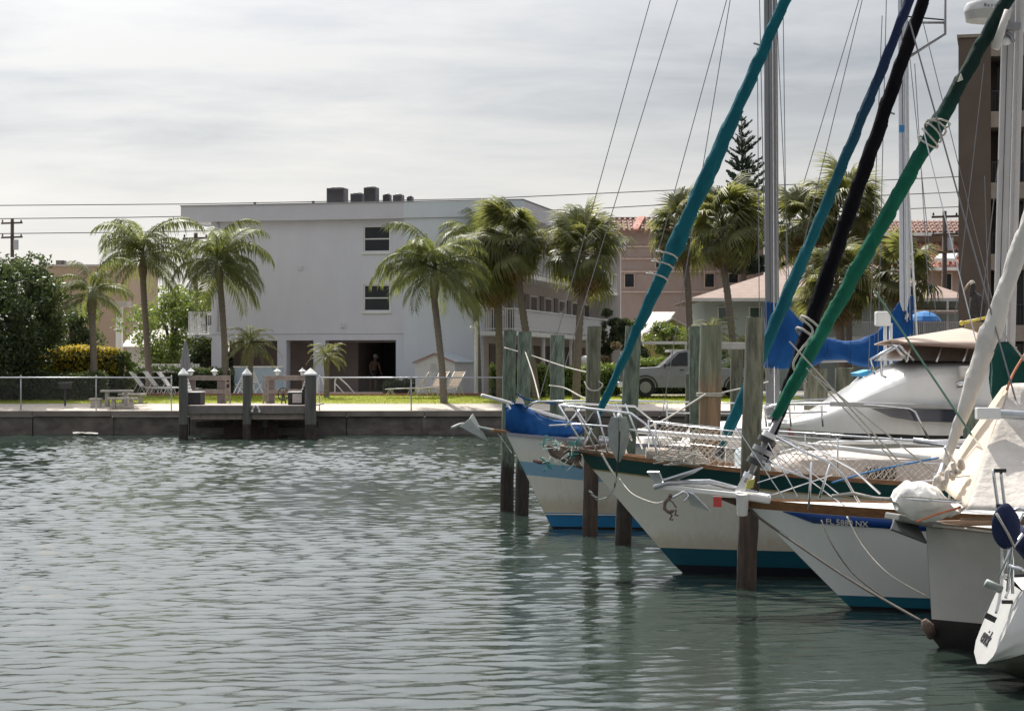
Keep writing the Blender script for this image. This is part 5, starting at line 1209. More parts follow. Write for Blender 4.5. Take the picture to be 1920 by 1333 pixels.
h1.band('sheer_strake', GEL, ('s', 0), ('s', .24)); h1.band('topside', CREAM, ('s', .24), ('s', .43)); h1.band('blue_band', LBLUE, ('s', .43), ('s', .66)); h1.band('topside', CREAM, ('s', .66), ('z', .26), 3)
h1.band('boot_top', MBLUE, ('z', .26), ('z', .03)); h1.band('hull_bottom', DARK, ('z', .03), ('z', -.5), 3)
h1.strip('pinstripe', GEL, .0, .9, ('z', .245), ('z', .225)); h1.deck(DECKW); h1.rail('toe_rail', mat('grey_toe_rail', (.30, .30, .36), .6), .05, .05, -.02)
cabin(b1, [(2.3, .5, 1.25, 1.32), (2.6, .8, 1.22, 1.72), (4.5, 1.0, 1.2, 1.8), (8, 1.0, 1.2, 1.85)], DECKW)
for k in range(4): MB().box(3.2+k*.9, 3.65+k*.9, -1.04, -.96, 1.42, 1.58).build('port_light', GLASSD, b1, bevel=.02)
MB().box(1.5, 2.0, -.3, .3, 1.3, 1.5).build('fore_hatch', DECKW, b1, bevel=.03)
mast(b1, V(*P(1449, 800, 33.84)), P(1443, -330, 33.84), .125); mast(b1, P(1699, 800, 34.35), P(1692, -120, 34.35), .1, 'mizzen_mast', mat('white_mast', (.56, .58, .62), .35, (.5, .52, .56), 3))
Ym1, Ym2 = 33.84, 34.35
for py, px0, px1 in ((210, 1658, 1695), (88, 1424, 1470)): tubes(b1, 'spreader', [(px0-10, py-6, 33.2), ((px0+px1)/2, py+4, 34.0)], .018, ALU)
# mizzen bracket
tubes(b1, 'radar_bracket', [(1695, 43, Ym2), (1772, 43, Ym2), ], .022, ALU); tubes(b1, 'radar_bracket', [(1772, -60, Ym2), (1772, 64, Ym2), (1703, 108, Ym2)], .028, ALU); tubes(b1, 'bracket_wire', [(1684, 30, Ym2), (1772, 38, Ym2)], .014, DARK)
MB().box(*[q for q in (0, .09, 0, .05, 0, .12)]).build('mast_fitting', MBLUE, thing('mast_block', 'small blue block hanging on the pale mizzen mast', 'block', P(1686, 248, 34.1)))
sail_cover(b1, [(1434, 566, 690, 33.8, .16), (1446, 560, 692, 33.82, .20), (1470, 566, 691, 33.85, .20), (1492, 592, 688, 33.9, .2), (1515, 616, 690, 33.95, .24), (1545, 632, 676, 34.0, .24), (1580, 640, 676, 34.1, .22), (1612, 638, 688, 34.2, .24), (1640, 624, 690, 34.25, .22), (1662, 604, 684, 34.3, .18), (1684, 568, 680, 34.33, .15), (1698, 554, 672, 34.36, .14), (1710, 553, 640, 34.37, .12)], BLUEC, 2.2)
cvr = canvas('blue_cover_seam', (.008, .055, .19))
for px, a, c in ((1551, 634, 674), (1594, 640, 682), (1640, 626, 688)): MB().tube([P(px, a, 33.72), P(px+1, (a+c)/2, 33.68), P(px, c, 33.78)], .012, 5).build('cover_tie', cvr, b1, True, world=True)
MB().tube([P(1444, 676, 33.83), P(1700, 668, 34.3)], .07, 10).build('boom', ALU, b1, True, world=True)
# rigging of the ketch
for a, c in (((1221, -5, 33.6), (1010, 752, 33.1)), ((1272, -5, 33.6), (1058, 690, 33.2)), ((1370, -5, 33.0), (1243, 770, 32.6)), ((1364, -5, 33.2), (1232, 480, 32.8)), ((1424, -5, 33.0), (1440, 760, 32.8)), ((1468, -5, 34.6), (1478, 770, 34.6)), ((1455, -5, 34.8), (1490, 770, 34.9)), ((1420, 90, 33), (1425, 770, 32.7)), ((1612, -5, 34.2), (1508, 340, 34.1)), ((1618, -5, 34.2), (1482, 560, 34.1)), ((1662, -5, 33.6), (1645, 700, 33.3)), ((1654, 30, 33.5), (1628, 700, 33.2)), ((1706, 110, 34.8), (1760, 640, 35)), ((1715, 120, 34.9), (1742, 560, 35)), ((1720, 0, 34.4), (1860, 560, 34.8))):
    wire(b1, a, c, .0075, mat('rigging_wire', (.22, .22, .23), .4, metal=.5))
wire(b1, (1702, 330, 34.3), (1722, 690, 34.4), .02, WHITEMETAL, 'backstay_sleeve')
for px in (1664, 1690): tubes(b1, 'mast_step_post', [(1660 + (px-1664)*.4, 590 if px < 1670 else 606, 33.0), (1660 + (px-1664)*.4, 700, 33.0)], .03, WHITE)
MB().box(-.14, .1, -.1, .1, -.1, .14).build('stern_light', WHITE, thing('deck_lamp_box', 'white lamp box on a slim post before the blue sail cover', 'lamp', P(1657, 600, 32.95)), bevel=.02)
# bow gear of the ketch
tubes(b1, 'bow_rail', [(903, 741, Yb-.2), (945, 752, Yb), (988, 766, Yb+.1), (1060, 785, Yb+.2)], .03, WHITE); tubes(b1, 'bow_rail', [(950, 757, Yb), (985, 803, Yb-.1), (992, 812, Yb-.1)], .02, WHITE)
tubes(b1, 'pulpit', [(1010, 753, 32.8), (1060, 752, 32.7), (1120, 751, 32.6), (1190, 752, 32.5), (1250, 753, 32.4)], .017); tubes(b1, 'pulpit', [(980, 770, 33), (1000, 755, 32.9), (1012, 752, 32.8)], .017)
for px in (1190, 1250, 1330, 1410): tubes(b1, 'stanchion', [(px, 752, 32.5), (px+1, 800, 32.45)], .016)
tubes(b1, 'lifeline', [(1250, 753, 32.4), (1420, 757, 32.2), (1600, 762, 32.2)], .011); tubes(b1, 'lifeline', [(1250, 774, 32.4), (1420, 776, 32.2)], .009)
bc = [(948, 764, 815, Yb+.05, .12), (960, 752, 816, Yb+.05, .22), (972, 750, 817, Yb+.08, .28), (990, 764, 819, Yb+.1, .33), (1012, 778, 821, Yb+.15, .34), (1040, 788, 822, Yb+.2, .33), (1065, 790, 820, Yb+.25, .30), (1084, 794, 815, Yb+.28, .2), (1092, 803, 810, Yb+.3, .08)]
sail_cover(b1, bc, BLUEC, 5.1, 'bow_sail_cover', .09)
MB().prism([P(966, 756, Yb-.1), P(975, 739, Yb-.02), (P(984, 757, Yb-.1))], (0, .12, 0)).build('sail_corner', WHITEC, b1, world=True)
MB().beam(P(922, 806, Yb), P(965, 812, Yb+.1), .26, .05).build('bow_plank', TEAK, b1, world=True, bevel=.01)
tubes(b1, 'bobstay', [(930, 806, Yb), (960, 850, Yb-.0)], .01)
MB().tube([P(1000, 864, Yb-.55), P(1012, 866, Yb-.62), P(1030, 868, Yb-.72)], [.02, .04, .02], 6).build('hull_mark', RUST, b1, True, world=True)
v_anchor('grey plow anchor hanging off the bow of the blue banded ketch', P(880, 785, Yb-.1), P(915, 829, Yb-.05), P(862, 800, Yb-.32), P(886, 776, Yb+.12), [P(847, 803, Yb-.3), P(868, 795, Yb-.1), P(890, 800, Yb), P(930, 808, Yb)])
mooring_line('thin blue sheet tied along the ketch bow rail', [P(969, 738, 33), P(985, 748, 33), P(1010, 752, 33), P(1040, 758, 33)], .014, BLUEC)
# ================================================================== MOTOR YACHT
Yy_ = 30.3
my = thing('motor_yacht', 'white motor yacht with tan bimini and dark flybridge windows', 'motorboat', (5.2, Yy_, 0), R(1))
h2 = Hull(my, 11, 1.62, -1.3, 1.80, 1.66, .6, wl=.72, tw=.9, pe=2.1, pw=1.4, umax=.42)
h2.band('topside', GEL, ('s', 0), ('s', .2), 2); h2.band('topside', GEL, ('s', .2), ('z', .15), 5); h2.band('hull_bottom', DARK, ('z', .15), ('z', -.5), 2)
h2.strip('black_stripe', DARK, .085, .98, ('s', .03), ('s', .19), -.015, .014); h2.deck(GEL, .0, .10); h2.rail('rub_rail', GEL, .05, .06, .0)
reg_text(h2, 'FL 4651 LN', .037, .135, .105, mat('registration_blue', (.02, .035, .14), .5)); p = h2.at(.018, ('s', .10)); MB().box(p.x-.02, p.x+.10, p.y-.03, p.y-.012, p.z-.045, p.z+.05).build('permit_sticker', mat('sticker_red', (.55, .06, .05), .5), my)
body = cabin(my, [(-1.05, .30, 1.74, 1.84), (-.6, .80, 1.72, 2.0), (-.25, 1.05, 1.7, 2.22), (.08, 1.18, 1.7, 2.43), (.38, 1.24, 1.7, 2.58), (.70, 1.28, 1.68, 2.76), (1.0, 1.30, 1.68, 2.80), (2.2, 1.32, 1.66, 2.80), (4.2, 1.32, 1.66, 2.78), (4.25, 1.3, 1.66, 2.2)], GEL, 'deckhouse')
body.modifiers.new('sub', 'SUBSURF').render_levels = 2
yw = Yy_-1.36
MB().prism([P(1632, 765, yw), P(1700, 766, yw), P(1800, 768, yw), P(1800, 792, yw), P(1720, 790, yw), P(1672, 782, yw)], (0, .12, 0)).build('side_window_band', mat('smoked_window', (.05, .055, .075), .12, (.06, .065, .085), 2, spec=.8), my, world=True)
MB().beam(P(1556, 757, yw-.03), P(1860, 765, yw-.03), .07, .07).build('rub_moulding', mat('grey_moulding', (.42, .42, .41), .5), my, world=True, bevel=.015)
MB().prism([P(1690, 676, Yy_-1.18), P(1722, 645, Yy_-1.0), P(1845, 654, Yy_-1.0), P(1850, 678, Yy_-1.18)], (0, 2.2, 0)).build('flybridge_window', mat('smoke_vinyl', (.05, .04, .035), .12, (.085, .07, .06), 3), my, world=True)
for px in (1700, 1756, 1806): tubes(my, 'canopy_frame', [(px, 678, Yy_-1.2), (px+10, 650, Yy_-1.03)], .016, STEEL)
rows = []
for i in range(17):
    fx = i/16; row = []
    for j in range(13):
        fy = j/12; px = 1672 + (1868-1672)*fx; zb = 3.03 - .075*fx; peak = max(0, 1-abs((px-1812)/ (140 if px < 1812 else 60)))
        rise = .24*peak*(1-abs(2*fy-1)**1.5*.95) + .05*math.sin(math.pi*fy); row.append(V(X_(px, 30.2), 28.95+2.7*fy, zb+rise))
    rows.append(row)
MB().grid(rows).build('bimini', canvas('tan_canvas', (.50, .40, .33), (.45, .36, .30), (.10, .07, .05), .1), my, True, world=True, solid=.02)
MB().tube([P(1672, 643, 28.95), P(1766, 648, 28.95), P(1866, 654, 28.95)], .022, 6).build('bimini_hem', mat('hem_brown', (.22, .15, .12), .8), my, True, world=True)
for Yr in (29.1, 31.4):
    tubes(my, 'canopy_frame', [(1674, 645, Yr), (1700, 674, Yr)], .02); tubes(my, 'canopy_frame', [(1684, 645, Yr), (1714, 676, Yr)], .018); tubes(my, 'canopy_frame', [(1676, 650, Yr), (1632, 674, Yr), (1640, 702, Yr)], .018)
    tubes(my, 'grab_rail', [(1690, 645, Yr), (1656, 664, Yr), (1652, 680, Yr), (1653, 704, Yr), (1662, 708, Yr)], .018)
rl = [(1432, 765, 30.3), (1470, 757, 29.6), (1560, 756, 29.0), (1640, 760, 28.85), (1705, 766, 28.82), (1716, 772, 28.8), (1742, 824, 28.75)]
tubes(my, 'bow_rail', rl, .017); tubes(my, 'bow_rail', [(1434, 782, 30.3), (1470, 774, 29.6), (1550, 772, 29.05)], .013); tubes(my, 'bow_rail', [(1432, 765, 30.3), (1480, 752, 31), (1560, 748, 31.6)], .017)
for px, Y in ((1434, 30.3), (1480, 29.5), (1540, 29.08)): tubes(my, 'stanchion', [(px, 760, Y), (px+3, 800, Y)], .014)
MB().box(-.15, .16, -.12, .1, 0, .17).build('horn_box', mat('cream_plastic', (.62, .60, .55), .4), thing('horn_box', 'cream plastic box on the flat side of the motor yacht', 'box', P(1816, 708, Yy_-1.36)), bevel=.03)
sl2 = thing('spotlight', 'chrome spotlight with a bracket on the motor yacht side', 'spotlight', P(1806, 722, Yy_-1.42)); MB().tube([(-.1, 0, 0), (.06, 0, .03)], [.05, .065], 10).build('lamp_body', STEEL, sl2, True); MB().cyl((.02, .0, .03), (.05, .06, .16), .012, n=6).build('bracket', STEEL, sl2)
an = thing('deck_antenna', 'short whip fitting on the sunlit foredeck of the yacht', 'fitting', P(1656, 735, 29.5)); MB().tube([(0, 0, -.1), (-.03, 0, .06), (-.1, 0, .14)], .018, 6).box(-.05, .03, -.04, .04, -.2, -.08).build('bracket', STEEL, an)
tubes(my, 'windscreen_brace', [(1575, 748, 30.8), (1620, 708, 31.2), (1636, 706, 31.2)], .02, WHITE)
bb = thing('blue_boat_cover', 'light blue topped white console beyond the yacht foredeck', 'boat cover', P(1610, 708, 36)); MB().prism([P(1588, 742, 36), P(1632, 700, 36), P(1634, 706, 36), P(1600, 745, 36)], (0, .9, 0)).build('side_panel', GEL, bb, world=True); MB().prism([P(1610, 700, 36), P(1634, 693, 36), P(1636, 703, 36), P(1614, 706, 36)], (0, .9, 0)).build('cover', mat('sky_blue_cloth', (.03, .28, .55), .7), bb, world=True)
# low white runabout beyond the piles
rb = thing('white_runabout', 'low white covered runabout moored beyond the orange stained pile', 'motorboat', (X_(1215, 40), 40, 0), R(4))
h6 = Hull(rb, 6.5, 1.1, -.6, 1.15, 1.05, wl=.75, tw=.9); h6.band('topside', GEL, ('s', 0), ('z', .0), 4); h6.deck(GEL, 0, .12); h6.rail('rub_rail', GALV, .05, .05)
cabin(rb, [(1.2, .5, 1.1, 1.25), (2.0, .8, 1.05, 1.75), (4.5, .9, 1.05, 1.8), (4.6, .9, 1.05, 1.3)], WHITEC, 'boat_cover')
# ================================================================== BOAT 2: cream cutter with dark green sheer band
Y2 = 25.95
b2_ = thing('cutter', 'cream cutter with dark green sheer band and teal furled sails', 'sailboat', (2.2, Y2, 0), R(2))
h3 = Hull(b2_, 10, 1.42, -1.34, 1.57, 1.12, .66, wl=.78, tw=.75, pe=2.0, pw=1.5, umax=.46)
SHG = mat('sheer_green', (.006, .062, .062), .3, (.005, .05, .05), 2, coat=.3); BTEAL = mat('boot_teal', (.008, .085, .125), .4, (.006, .065, .10), 2); NAVYB = mat('bottom_navy', (.010, .012, .022), .6, (.006, .007, .012), 4)
h3.band('sheer_band', SHG, ('s', 0), ('s', .21)); h3.band('topside', CREAM, ('s', .21), ('z', .33), 4); h3.band('boot_top', BTEAL, ('z', .33), ('z', .11)); h3.band('hull_bottom', NAVYB, ('z', .11), ('z', -.5), 3)
h3.deck(DECKW, .03, .06); h3.rail('toe_rail', TEAK, .05, .055, -.015); h3.strip('gold_line', mat('gold_line', (.45, .33, .12), .4), .0, .95, ('s', .212), ('s', .225))
cabin(b2_, [(1.15, .3, 1.25, 1.40), (1.45, .72, 1.2, 1.56), (3.0, .95, 1.13, 1.60), (7.5, .98, 1.13, 1.66)], NONSKID)
vt = MB().box(2.25, 2.62, -.93, -.84, 1.27, 1.42).build('port_grille', DARK, b2_, bevel=.02); gg = MB()
for k in range(7): gg.beam((2.26+k*.05, -.94, 1.28), (2.31+k*.05, -.94, 1.41), .010, .010).beam((2.31+k*.05, -.942, 1.28), (2.26+k*.05, -.942, 1.41), .010, .010)
gg.build('grille_bar', ROPE, vt)
for z, r_ in ((1.72, .02),): MB().tube([(1.2, -.6, 1.58), (1.7, -.75, z), (4.5, -.82, z+.03)], .025, 8).build('cabin_rail', WHITE, b2_, True)
MB().box(.75, 1.12, -.45, .4, 1.22, 1.62).build('dinghy_bow', mat('pale_dinghy_blue', (.48, .56, .60), .5), b2_, bevel=.08)
# pulpit (near and far side) and lifelines with nets
Yn, Yf = 25.5, 26.3
tubes(b2_, 'pulpit', [(1048, 760, 25.9), (1070, 762, Yn+.2), (1183, 775, Yn), (1210, 795, Yn-.1), (1222, 812, Yn-.15), (1226, 828, Yn-.2), (1237, 862, Yn-.2)], .016); tubes(b2_, 'pulpit', [(1048, 760, 25.9), (1075, 757, Yf), (1190, 762, Yf+.2), (1225, 790, Yf+.3), (1238, 838, Yf+.3)], .016)
tubes(b2_, 'pulpit', [(1030, 798, 25.9), (1080, 795, Yn+.2), (1150, 800, Yn), (1222, 812, Yn-.15)], .012)
for a, c in (((1048, 760), (1100, 845)), ((1075, 762), (1120, 848)), ((1120, 768), (1140, 852)), ((1150, 772), (1175, 850)), ((1092, 762), (1060, 800)), ((1078, 764), (1128, 838)), ((1155, 757), (1185, 826)), ((1172, 757), (1205, 842))): tubes(b2_, 'pulpit_leg', [(*a, 25.7), (*c, 25.65)], .013)
lifelines(h3, [.085, .18, .28, .40, .52, .66], [.28, .50]); lifelines(h3, [.085, .18, .28, .40, .55], [.5], side=1)
side_net(h3, .085, .28, .03, .48); side_net(h3, .10, .25, .03, .48, side=1); side_net(h3, .28, .52, .03, .27)
tubes(b2_, 'spinnaker_pole', [(1196, 808, 25.9), (1300, 817, 25.6), (1420, 826, 25.3), (1560, 838, 25.0), (1745, 860, 24.6)], .034, WHITE)
tubes(b2_, 'boat_pole', [(1384, 804, 24.7), (1715, 826, 24.4), (1805, 836, 24.3)], .015, STEEL); tubes(b2_, 'boat_pole', [(1712, 825, 24.38), (1808, 838, 24.3)], .035, STEEL)
# deck clutter: rolled net, coils, tangled lines
rn = thing('rolled_net', 'rolled up pale net bundle on the foredeck of the green banded cutter', 'net roll', P(1215, 852, 25.5)); a, c = P(1214, 852, 25.55), P(1330, 868, 25.6)
MB().tube([a, a.lerp(c, .3), a.lerp(c, .7), c], [.10, .115, .12, .05], 14).jitter(.02, 9).build('roll', mat('net_cloth', (.55, .48, .42), .95, (.36, .31, .27), 26, bump=.9), rn, True, world=True)
for i in range(3): MB().tube([a+V(-.012, (.09-.025*i)*math.cos(t), (.09-.025*i)*math.sin(t)) for t in [k*.45 for k in range(15)]], .008, 5).build('roll_edge', ROPE, rn, True, world=True)
tn = thing('tangled_rope', 'heap of tangled pale rope beside the rolled net', 'rope', P(1290, 868, 25.2)); b = MB()
for i in range(9):
    q = [P(1225+rnd.uniform(0, 100), 846+rnd.uniform(-6, 26), 25.2+rnd.uniform(-.25, .3)) for _ in range(5)]; b.tube(smooth_path(q), .009, 5)
b.build('rope_coil', ROPE, tn, True, world=True)
tg = thing('snagged_net', 'torn teal and white net scraps snagged on the rusty bow anchor', 'net', P(1060, 850, 25.6)); cm = [mat('net_teal', (.05, .30, .28), .9), mat('net_pale', (.62, .64, .60), .9)]
for k in range(2):
    b = MB()
    for i in range(20):
        x, y = rnd.uniform(1018, 1088), rnd.uniform(820, 872); q = [P(x+rnd.uniform(-14, 14), y+rnd.uniform(-9, 14), 25.6+rnd.uniform(-.15, .15)) for _ in range(4)]; b.tube(smooth_path(q, 4), .005, 4)
    b.build('net_strand', cm[k], tg, True, world=True)
# bowsprit stub and rusty anchor
MB().beam(P(1050, 838, 25.85), P(1150, 852, 25.85), .3, .05).build('bowsprit', mat('weathered_teak', (.28, .19, .14), .85, (.17, .12, .09), 7, bump=.4), b2_, world=True, bevel=.01)
ra = thing('rusty_anchor', 'rusty brown anchor stowed on the bow of the green banded cutter', 'anchor', P(1060, 840, 25.7))
MB().add([P(1026, 836, 25.6), P(1040, 834, 25.75), P(1056, 846, 25.7), P(1092, 878, 25.68), P(1060, 866, 25.62), P(1034, 852, 25.58)], [(0, 1, 2, 5), (2, 3, 4, 5)]).build('fluke', RUST, ra, world=True, solid=.05)
MB().add([P(1058, 826, 25.8), P(1090, 834, 25.95), P(1088, 876, 25.75), P(1062, 850, 25.7)], [(0, 1, 2, 3)]).build('fluke', RUST, ra, world=True, solid=.04); MB().tube(tpx([(1060, 846, 25.7), (1100, 840, 25.8), (1140, 836, 25.85)]), .03, 7).build('shank', RUST, ra, True, world=True)
ga = thing('hanging_anchor', 'grey shield shaped anchor hanging on the cutter pulpit with chain below', 'anchor', P(1160, 780, 25.35)); Yg = 25.3
for s in (-1, 1): MB().add([P(1160, 782, Yg-.07), P(1160+s*14, 782, Yg+.02), P(1160+s*20, 802, Yg+.06), P(1160+s*17, 832, Yg+.05), P(1160+s*2, 866, Yg), P(1160, 866, Yg-.05)], [(0, 1, 2, 3, 4, 5)]).build('fluke', GALVD, ga, world=True, solid=.02)
MB().tube(smooth_path(tpx([(1162, 808, Yg-.1), (1160, 850, Yg-.1), (1156, 890, Yg-.06), (1152, 914, Yg-.03)])), .011, 6).build('shank', DARK, ga, True, world=True); MB().tube(tpx([(1161, 776, Yg), (1161, 790, Yg-.06)]), .03, 8).build('crown', GALVD, ga, True, world=True)
def chain(par, pts, link=.055, m=None):
    q = smooth_path(pts, 12); d = 0; acc = []; 
    for i in range(1, len(q)):
        d += (q[i]-q[i-1]).length
        if d >= link*.8: acc.append((q[i], (q[i]-q[i-1]).normalized())); d = 0
    me = MB().tube([(.5*link*math.cos(t)*1.0, .3*link*math.sin(t), 0) for t in [k*math.pi/5 for k in range(11)]], link*.11, 5, cap=False).mesh('chain_link', m or GALVD, True)
    for i, (p, t) in enumerate(acc):
        o = put('link', me, par, W2L(par, p)); o.rotation_mode = 'QUATERNION'; o.rotation_quaternion = t.to_track_quat('X', 'Z') @ Euler((R(90)*(i % 2), 0, 0)).to_quaternion()
cn = thing('anchor_chain', 'short rusty chain drooping from the hanging anchor to the pile', 'chain', P(1152, 912, 25.25)); chain(cn, tpx([(1152, 912, 25.25), (1145, 926, 25.2), (1132, 935, 25.15), (1120, 935, 25.1), (1105, 920, 25.2)]), .05)
mooring_line('pale snubber rope from the cutter bow to the hanging anchor chain', tpx([(1128, 850, 25.4), (1140, 872, 25.3), (1153, 893, 25.2), (1155, 905, 25.2)]), .014)
mooring_line('thin line running from the cutter stem down to the bow of the sloop', tpx([(1160, 895, 25.2), (1185, 925, 24.4), (1225, 942, 23.4), (1245, 940, 22.6)]), .007)
# teal sails, mast, radar
T1a, T1b = P(1111, 800, 25.9), P(1465, 0, 25.9); T1c = T1a + (T1b-T1a)*1.9
furled_sail(b2_, T1a, T1c, [(0, .03), (.02, .05), (.12, .075), (.20, .105), (.225, .13), (.25, .108), (.30, .118), (.42, .092), (.53, .078), (1, .05)], TEAL, 1.3, -.05, n=130)
for t in (.185, .2, .212): c = T1a.lerp(T1c, t)+V(-.02, 0, 0); d = (T1c-T1a).normalized(); x = d.cross(V(0, 1, 0)).normalized(); MB().tube([c + (x*math.cos(k*.6)+V(0, 1, 0)*math.sin(k*.6))*.15 + d*.02*math.sin(k*1.1) for k in range(12)], .012, 5).build('sail_tie', ROPE, b2_, True, world=True)
MB().tube([P(1106, 782, 25.85), P(1118, 790, 25.85)], [.10, .10], 12).build('furler_drum', DARK, b2_, world=True, auto=True); MB().tube([P(1088, 850, 25.9), P(1111, 800, 25.9)], .014, 6).build('forestay', STEEL, b2_, True, world=True)
T2a, T2b = P(1348, 846, 25.95), P(1690, 0, 25.95); T2c = T2a + (T2b-T2a)*1.65
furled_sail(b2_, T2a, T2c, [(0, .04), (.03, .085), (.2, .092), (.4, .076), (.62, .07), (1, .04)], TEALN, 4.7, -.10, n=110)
MB().tube([P(1352, 842, 25.93), P(1344, 858, 25.9)], [.07, .09], 12).build('furler_drum', DARK, b2_, world=True, auto=True)
mast(b2_, P(1876, 880, 26.1), P(1925, -900, 26.1), .15, m=mat('grey_mast', (.46, .44, .44), .4, (.40, .38, .38), 2))
sail_cover(b2_, [(1858, 660, 740, 26.0, .1), (1868, 642, 765, 26.0, .17), (1890, 640, 770, 26.0, .2), (1915, 662, 770, 26.0, .2), (1960, 700, 775, 26.0, .2), (2040, 720, 775, 26.0, .2)], DGREENC, 7.7)
rd = thing('radar_dome', 'white radar dome with dark brand lettering on the grey mast bracket', 'radar', P(1852, 42, 25.85)); RDM = mat('radar_white', (.60, .60, .60), .4)
MB().lathe([(.20, 0), (.28, .015), (.295, .10), (.30, .13)], 28).build('dome_base', mat('radar_grey', (.45, .44, .42), .5), rd, auto=True); MB().lathe([(.302, .131), (.30, .20), (.27, .245), (.16, .265), (.01, .27)], 28).build('dome_top', RDM, rd, auto=True)
RT = mat('radar_lettering', (.02, .022, .03), .5)
for i, chx in enumerate('Raymarine'):
    a = R(-112 + i*8.2); q = V(.3045*math.cos(a), .3045*math.sin(a), .150); text_part(chx, .062, RT, rd, q, V(-math.sin(a), math.cos(a), 0), V(0, 0, 1), .002, 'lettering')
MB().box(.16, .42, -.06, .06, -.10, -.005).build('bracket_arm', ALU, rd, bevel=.01); MB().tube([(.22, 0, -.12), (.30, 0, -.17), (.34, 0, -.26)], .025, 8).build('bracket_brace', ALU, rd, True)
ml = thing('mast_light', 'small steaming light on the grey mast below the radar dome', 'lamp', P(1886, 78, 25.9)); MB().ball((0, 0, 0), (.07, .06, .055), 12, 8).build('lamp_body', RDM, ml, True); MB().box(-.05, .09, -.03, .03, .03, .08).build('bracket', ALU, ml)
for a, c in (((1845, 120, 25.6), (1790, 600, 25.2)), ((1872, 300, 25.4), (1832, 650, 25.0)), ((1846, 330, 25.5), (1856, 650, 25.1))): wire(b2_, a, c, .006, MATS['rigging_wire'])
# rope round the thick pile, and mooring lines
rp = thing('pile_rope', 'pale rope wound round the orange stained mooring pile', 'rope', P(1330, 738, 28.4)); q = []
for k in range(40): t = k*.45; q.append(P(1330, 736, 28.4) + V(.175*math.cos(t), .175*math.sin(t), -.03+.02*math.sin(t*.33)))
MB().tube(q, .014, 6).build('rope', ROPE, rp, True, world=True)
mooring_line('pale mooring line from the orange stained pile down to the cutter', tpx([(1324, 738, 28.2), (1290, 760, 27.6), (1240, 790, 26.6), (1200, 806, 26.2)]), .013)
mooring_line('pale line from the orange stained pile towards the dock', tpx([(1345, 738, 28.5), (1400, 726, 30), (1440, 716, 32)]), .012)
mooring_line('slack pale line between the first mooring piles and the tall pile', tpx([(946, 652, 36.7), (1000, 668, 36), (1060, 688, 34.5), (1110, 700, 31.9)]), .013)
mooring_line('pale line from the pile behind the bow cover to the yacht side', tpx([(1030, 723, 36.1), (1060, 728, 35.5), (1100, 748, 34), (1170, 765, 32)]), .014)
mooring_line('rope tail looped on the tall pile by the teal sail', tpx([(1096, 716, 31.6), (1104, 730, 31.5), (1120, 732, 31.5), (1130, 722, 31.5), (1122, 715, 31.6)]), .013)
mooring_line('dark thin line from the ketch to the second mooring pile', tpx([(985, 660, 35.7), (1000, 705, 34.5), (1012, 752, 33)]), .012)
# ================================================================== BOAT 3: white sloop with teak rail and blue stripe
Y3 = 22.1
b3 = thing('sloop', 'white sloop with teak rail, blue stripe and green and black furled sails', 'sailboat', (3.77, Y3, 0), R(3))
h4 = Hull(b3, 9, 1.32, -1.17, 1.17, .98, .66, wl=.78, tw=.75, pe=2.0, pw=1.5, umax=.46)
WGEL = mat('gelcoat_cool_white', (.76, .78, .78), .2, (.71, .73, .73), 2.2, (1.6, 1.6, .35), coat=.4); BT3 = mat('boot_teal_blue', (.015, .13, .19), .4, (.012, .105, .16), 2); STB = mat('stripe_blue', (.010, .065, .30), .35, (.008, .05, .25), 2)
h4.band('teak_strake', TEAK, ('s', -.06), ('s', .05)); h4.band('topside', WGEL, ('s', .05), ('s', .168)); h4.band('topside', WGEL, ('s', .168), ('z', .155), 5); h4.band('boot_top', BT3, ('z', .155), ('z', .035)); h4.band('hull_bottom', NAVYB, ('z', .035), ('z', -.5), 3)
h4.deck(DECKW, -.03, .06); h4.strip('blue_stripe', STB, .03, .95, ('s', .056), ('s', .165), .022, .014)
reg_text(h4, 'FL 5880 NX', .066, .15, .098, mat('registration_white', (.72, .72, .68), .5), space=.95)
cabin(b3, [(2.2, .3, .95, 1.1), (2.6, .7, .95, 1.3), (6.5, .85, .93, 1.38)], DECKW)
MB().box(1.25, 1.7, -.28, .28, 1.08, 1.2).build('fore_hatch', DECKW, b3, bevel=.03); cabin(b3, [(2.0, .1, 1.1, 1.16), (3.3, .12, 1.1, 1.17)], WHITE, 'deck_tank')
# bowsprit platform and rail
sp = [(1226, 902), (1246, 915), (1320, 921), (1388, 932), (1440, 938)]
MB().beam(P(1234, 912, 22.0), P(1400, 930, 22.0), .10, .055).beam(P(1262, 902, 22.4), P(1420, 925, 22.35), .10, .05).build('bow_platform', WHITE, b3, world=True, bevel=.01)
MB().beam(P(1380, 925, 22.15), P(1445, 936, 22.1), .5, .08).build('stem_plate', DECKW, b3, world=True, bevel=.02)
MB().prism([P(1338, 931, 22.0), P(1392, 935, 22.0), P(1400, 962, 22.0), P(1380, 948, 22.0)], (0, .18, 0)).build('stem_knee', mat('dark_teak', (.07, .035, .02), .6), b3, world=True)
MB().box(-.04, .05, -.03, 0, -.06, .05).build('bow_tag', MATS['sticker_red'], thing('red_tag', 'small red tag fixed under the sloop bow platform', 'tag', P(1344, 940, 21.95)))
bh = MB().tube([P(1392, 925, 21.9), P(1392, 965, 21.95)], [.075, .06], 12).build('mooring_bitt', GEL, b3, world=True, auto=True)
roller_furler(b3, (1398, 905, 22.1), (1462, 778, 22.1), .085)
MB().beam(P(1385, 925, 22.12), P(1404, 890, 22.1), .06, .1).build('stay_plate', STEEL, b3, world=True)
MB().prism([P(1398, 918, 21.9), P(1412, 914, 21.9), P(1416, 898, 21.9), P(1402, 900, 21.9)], (0, .02, 0)).build('warning_tag', mat('tag_yellow', (.55, .52, .12), .5), b3, world=True)
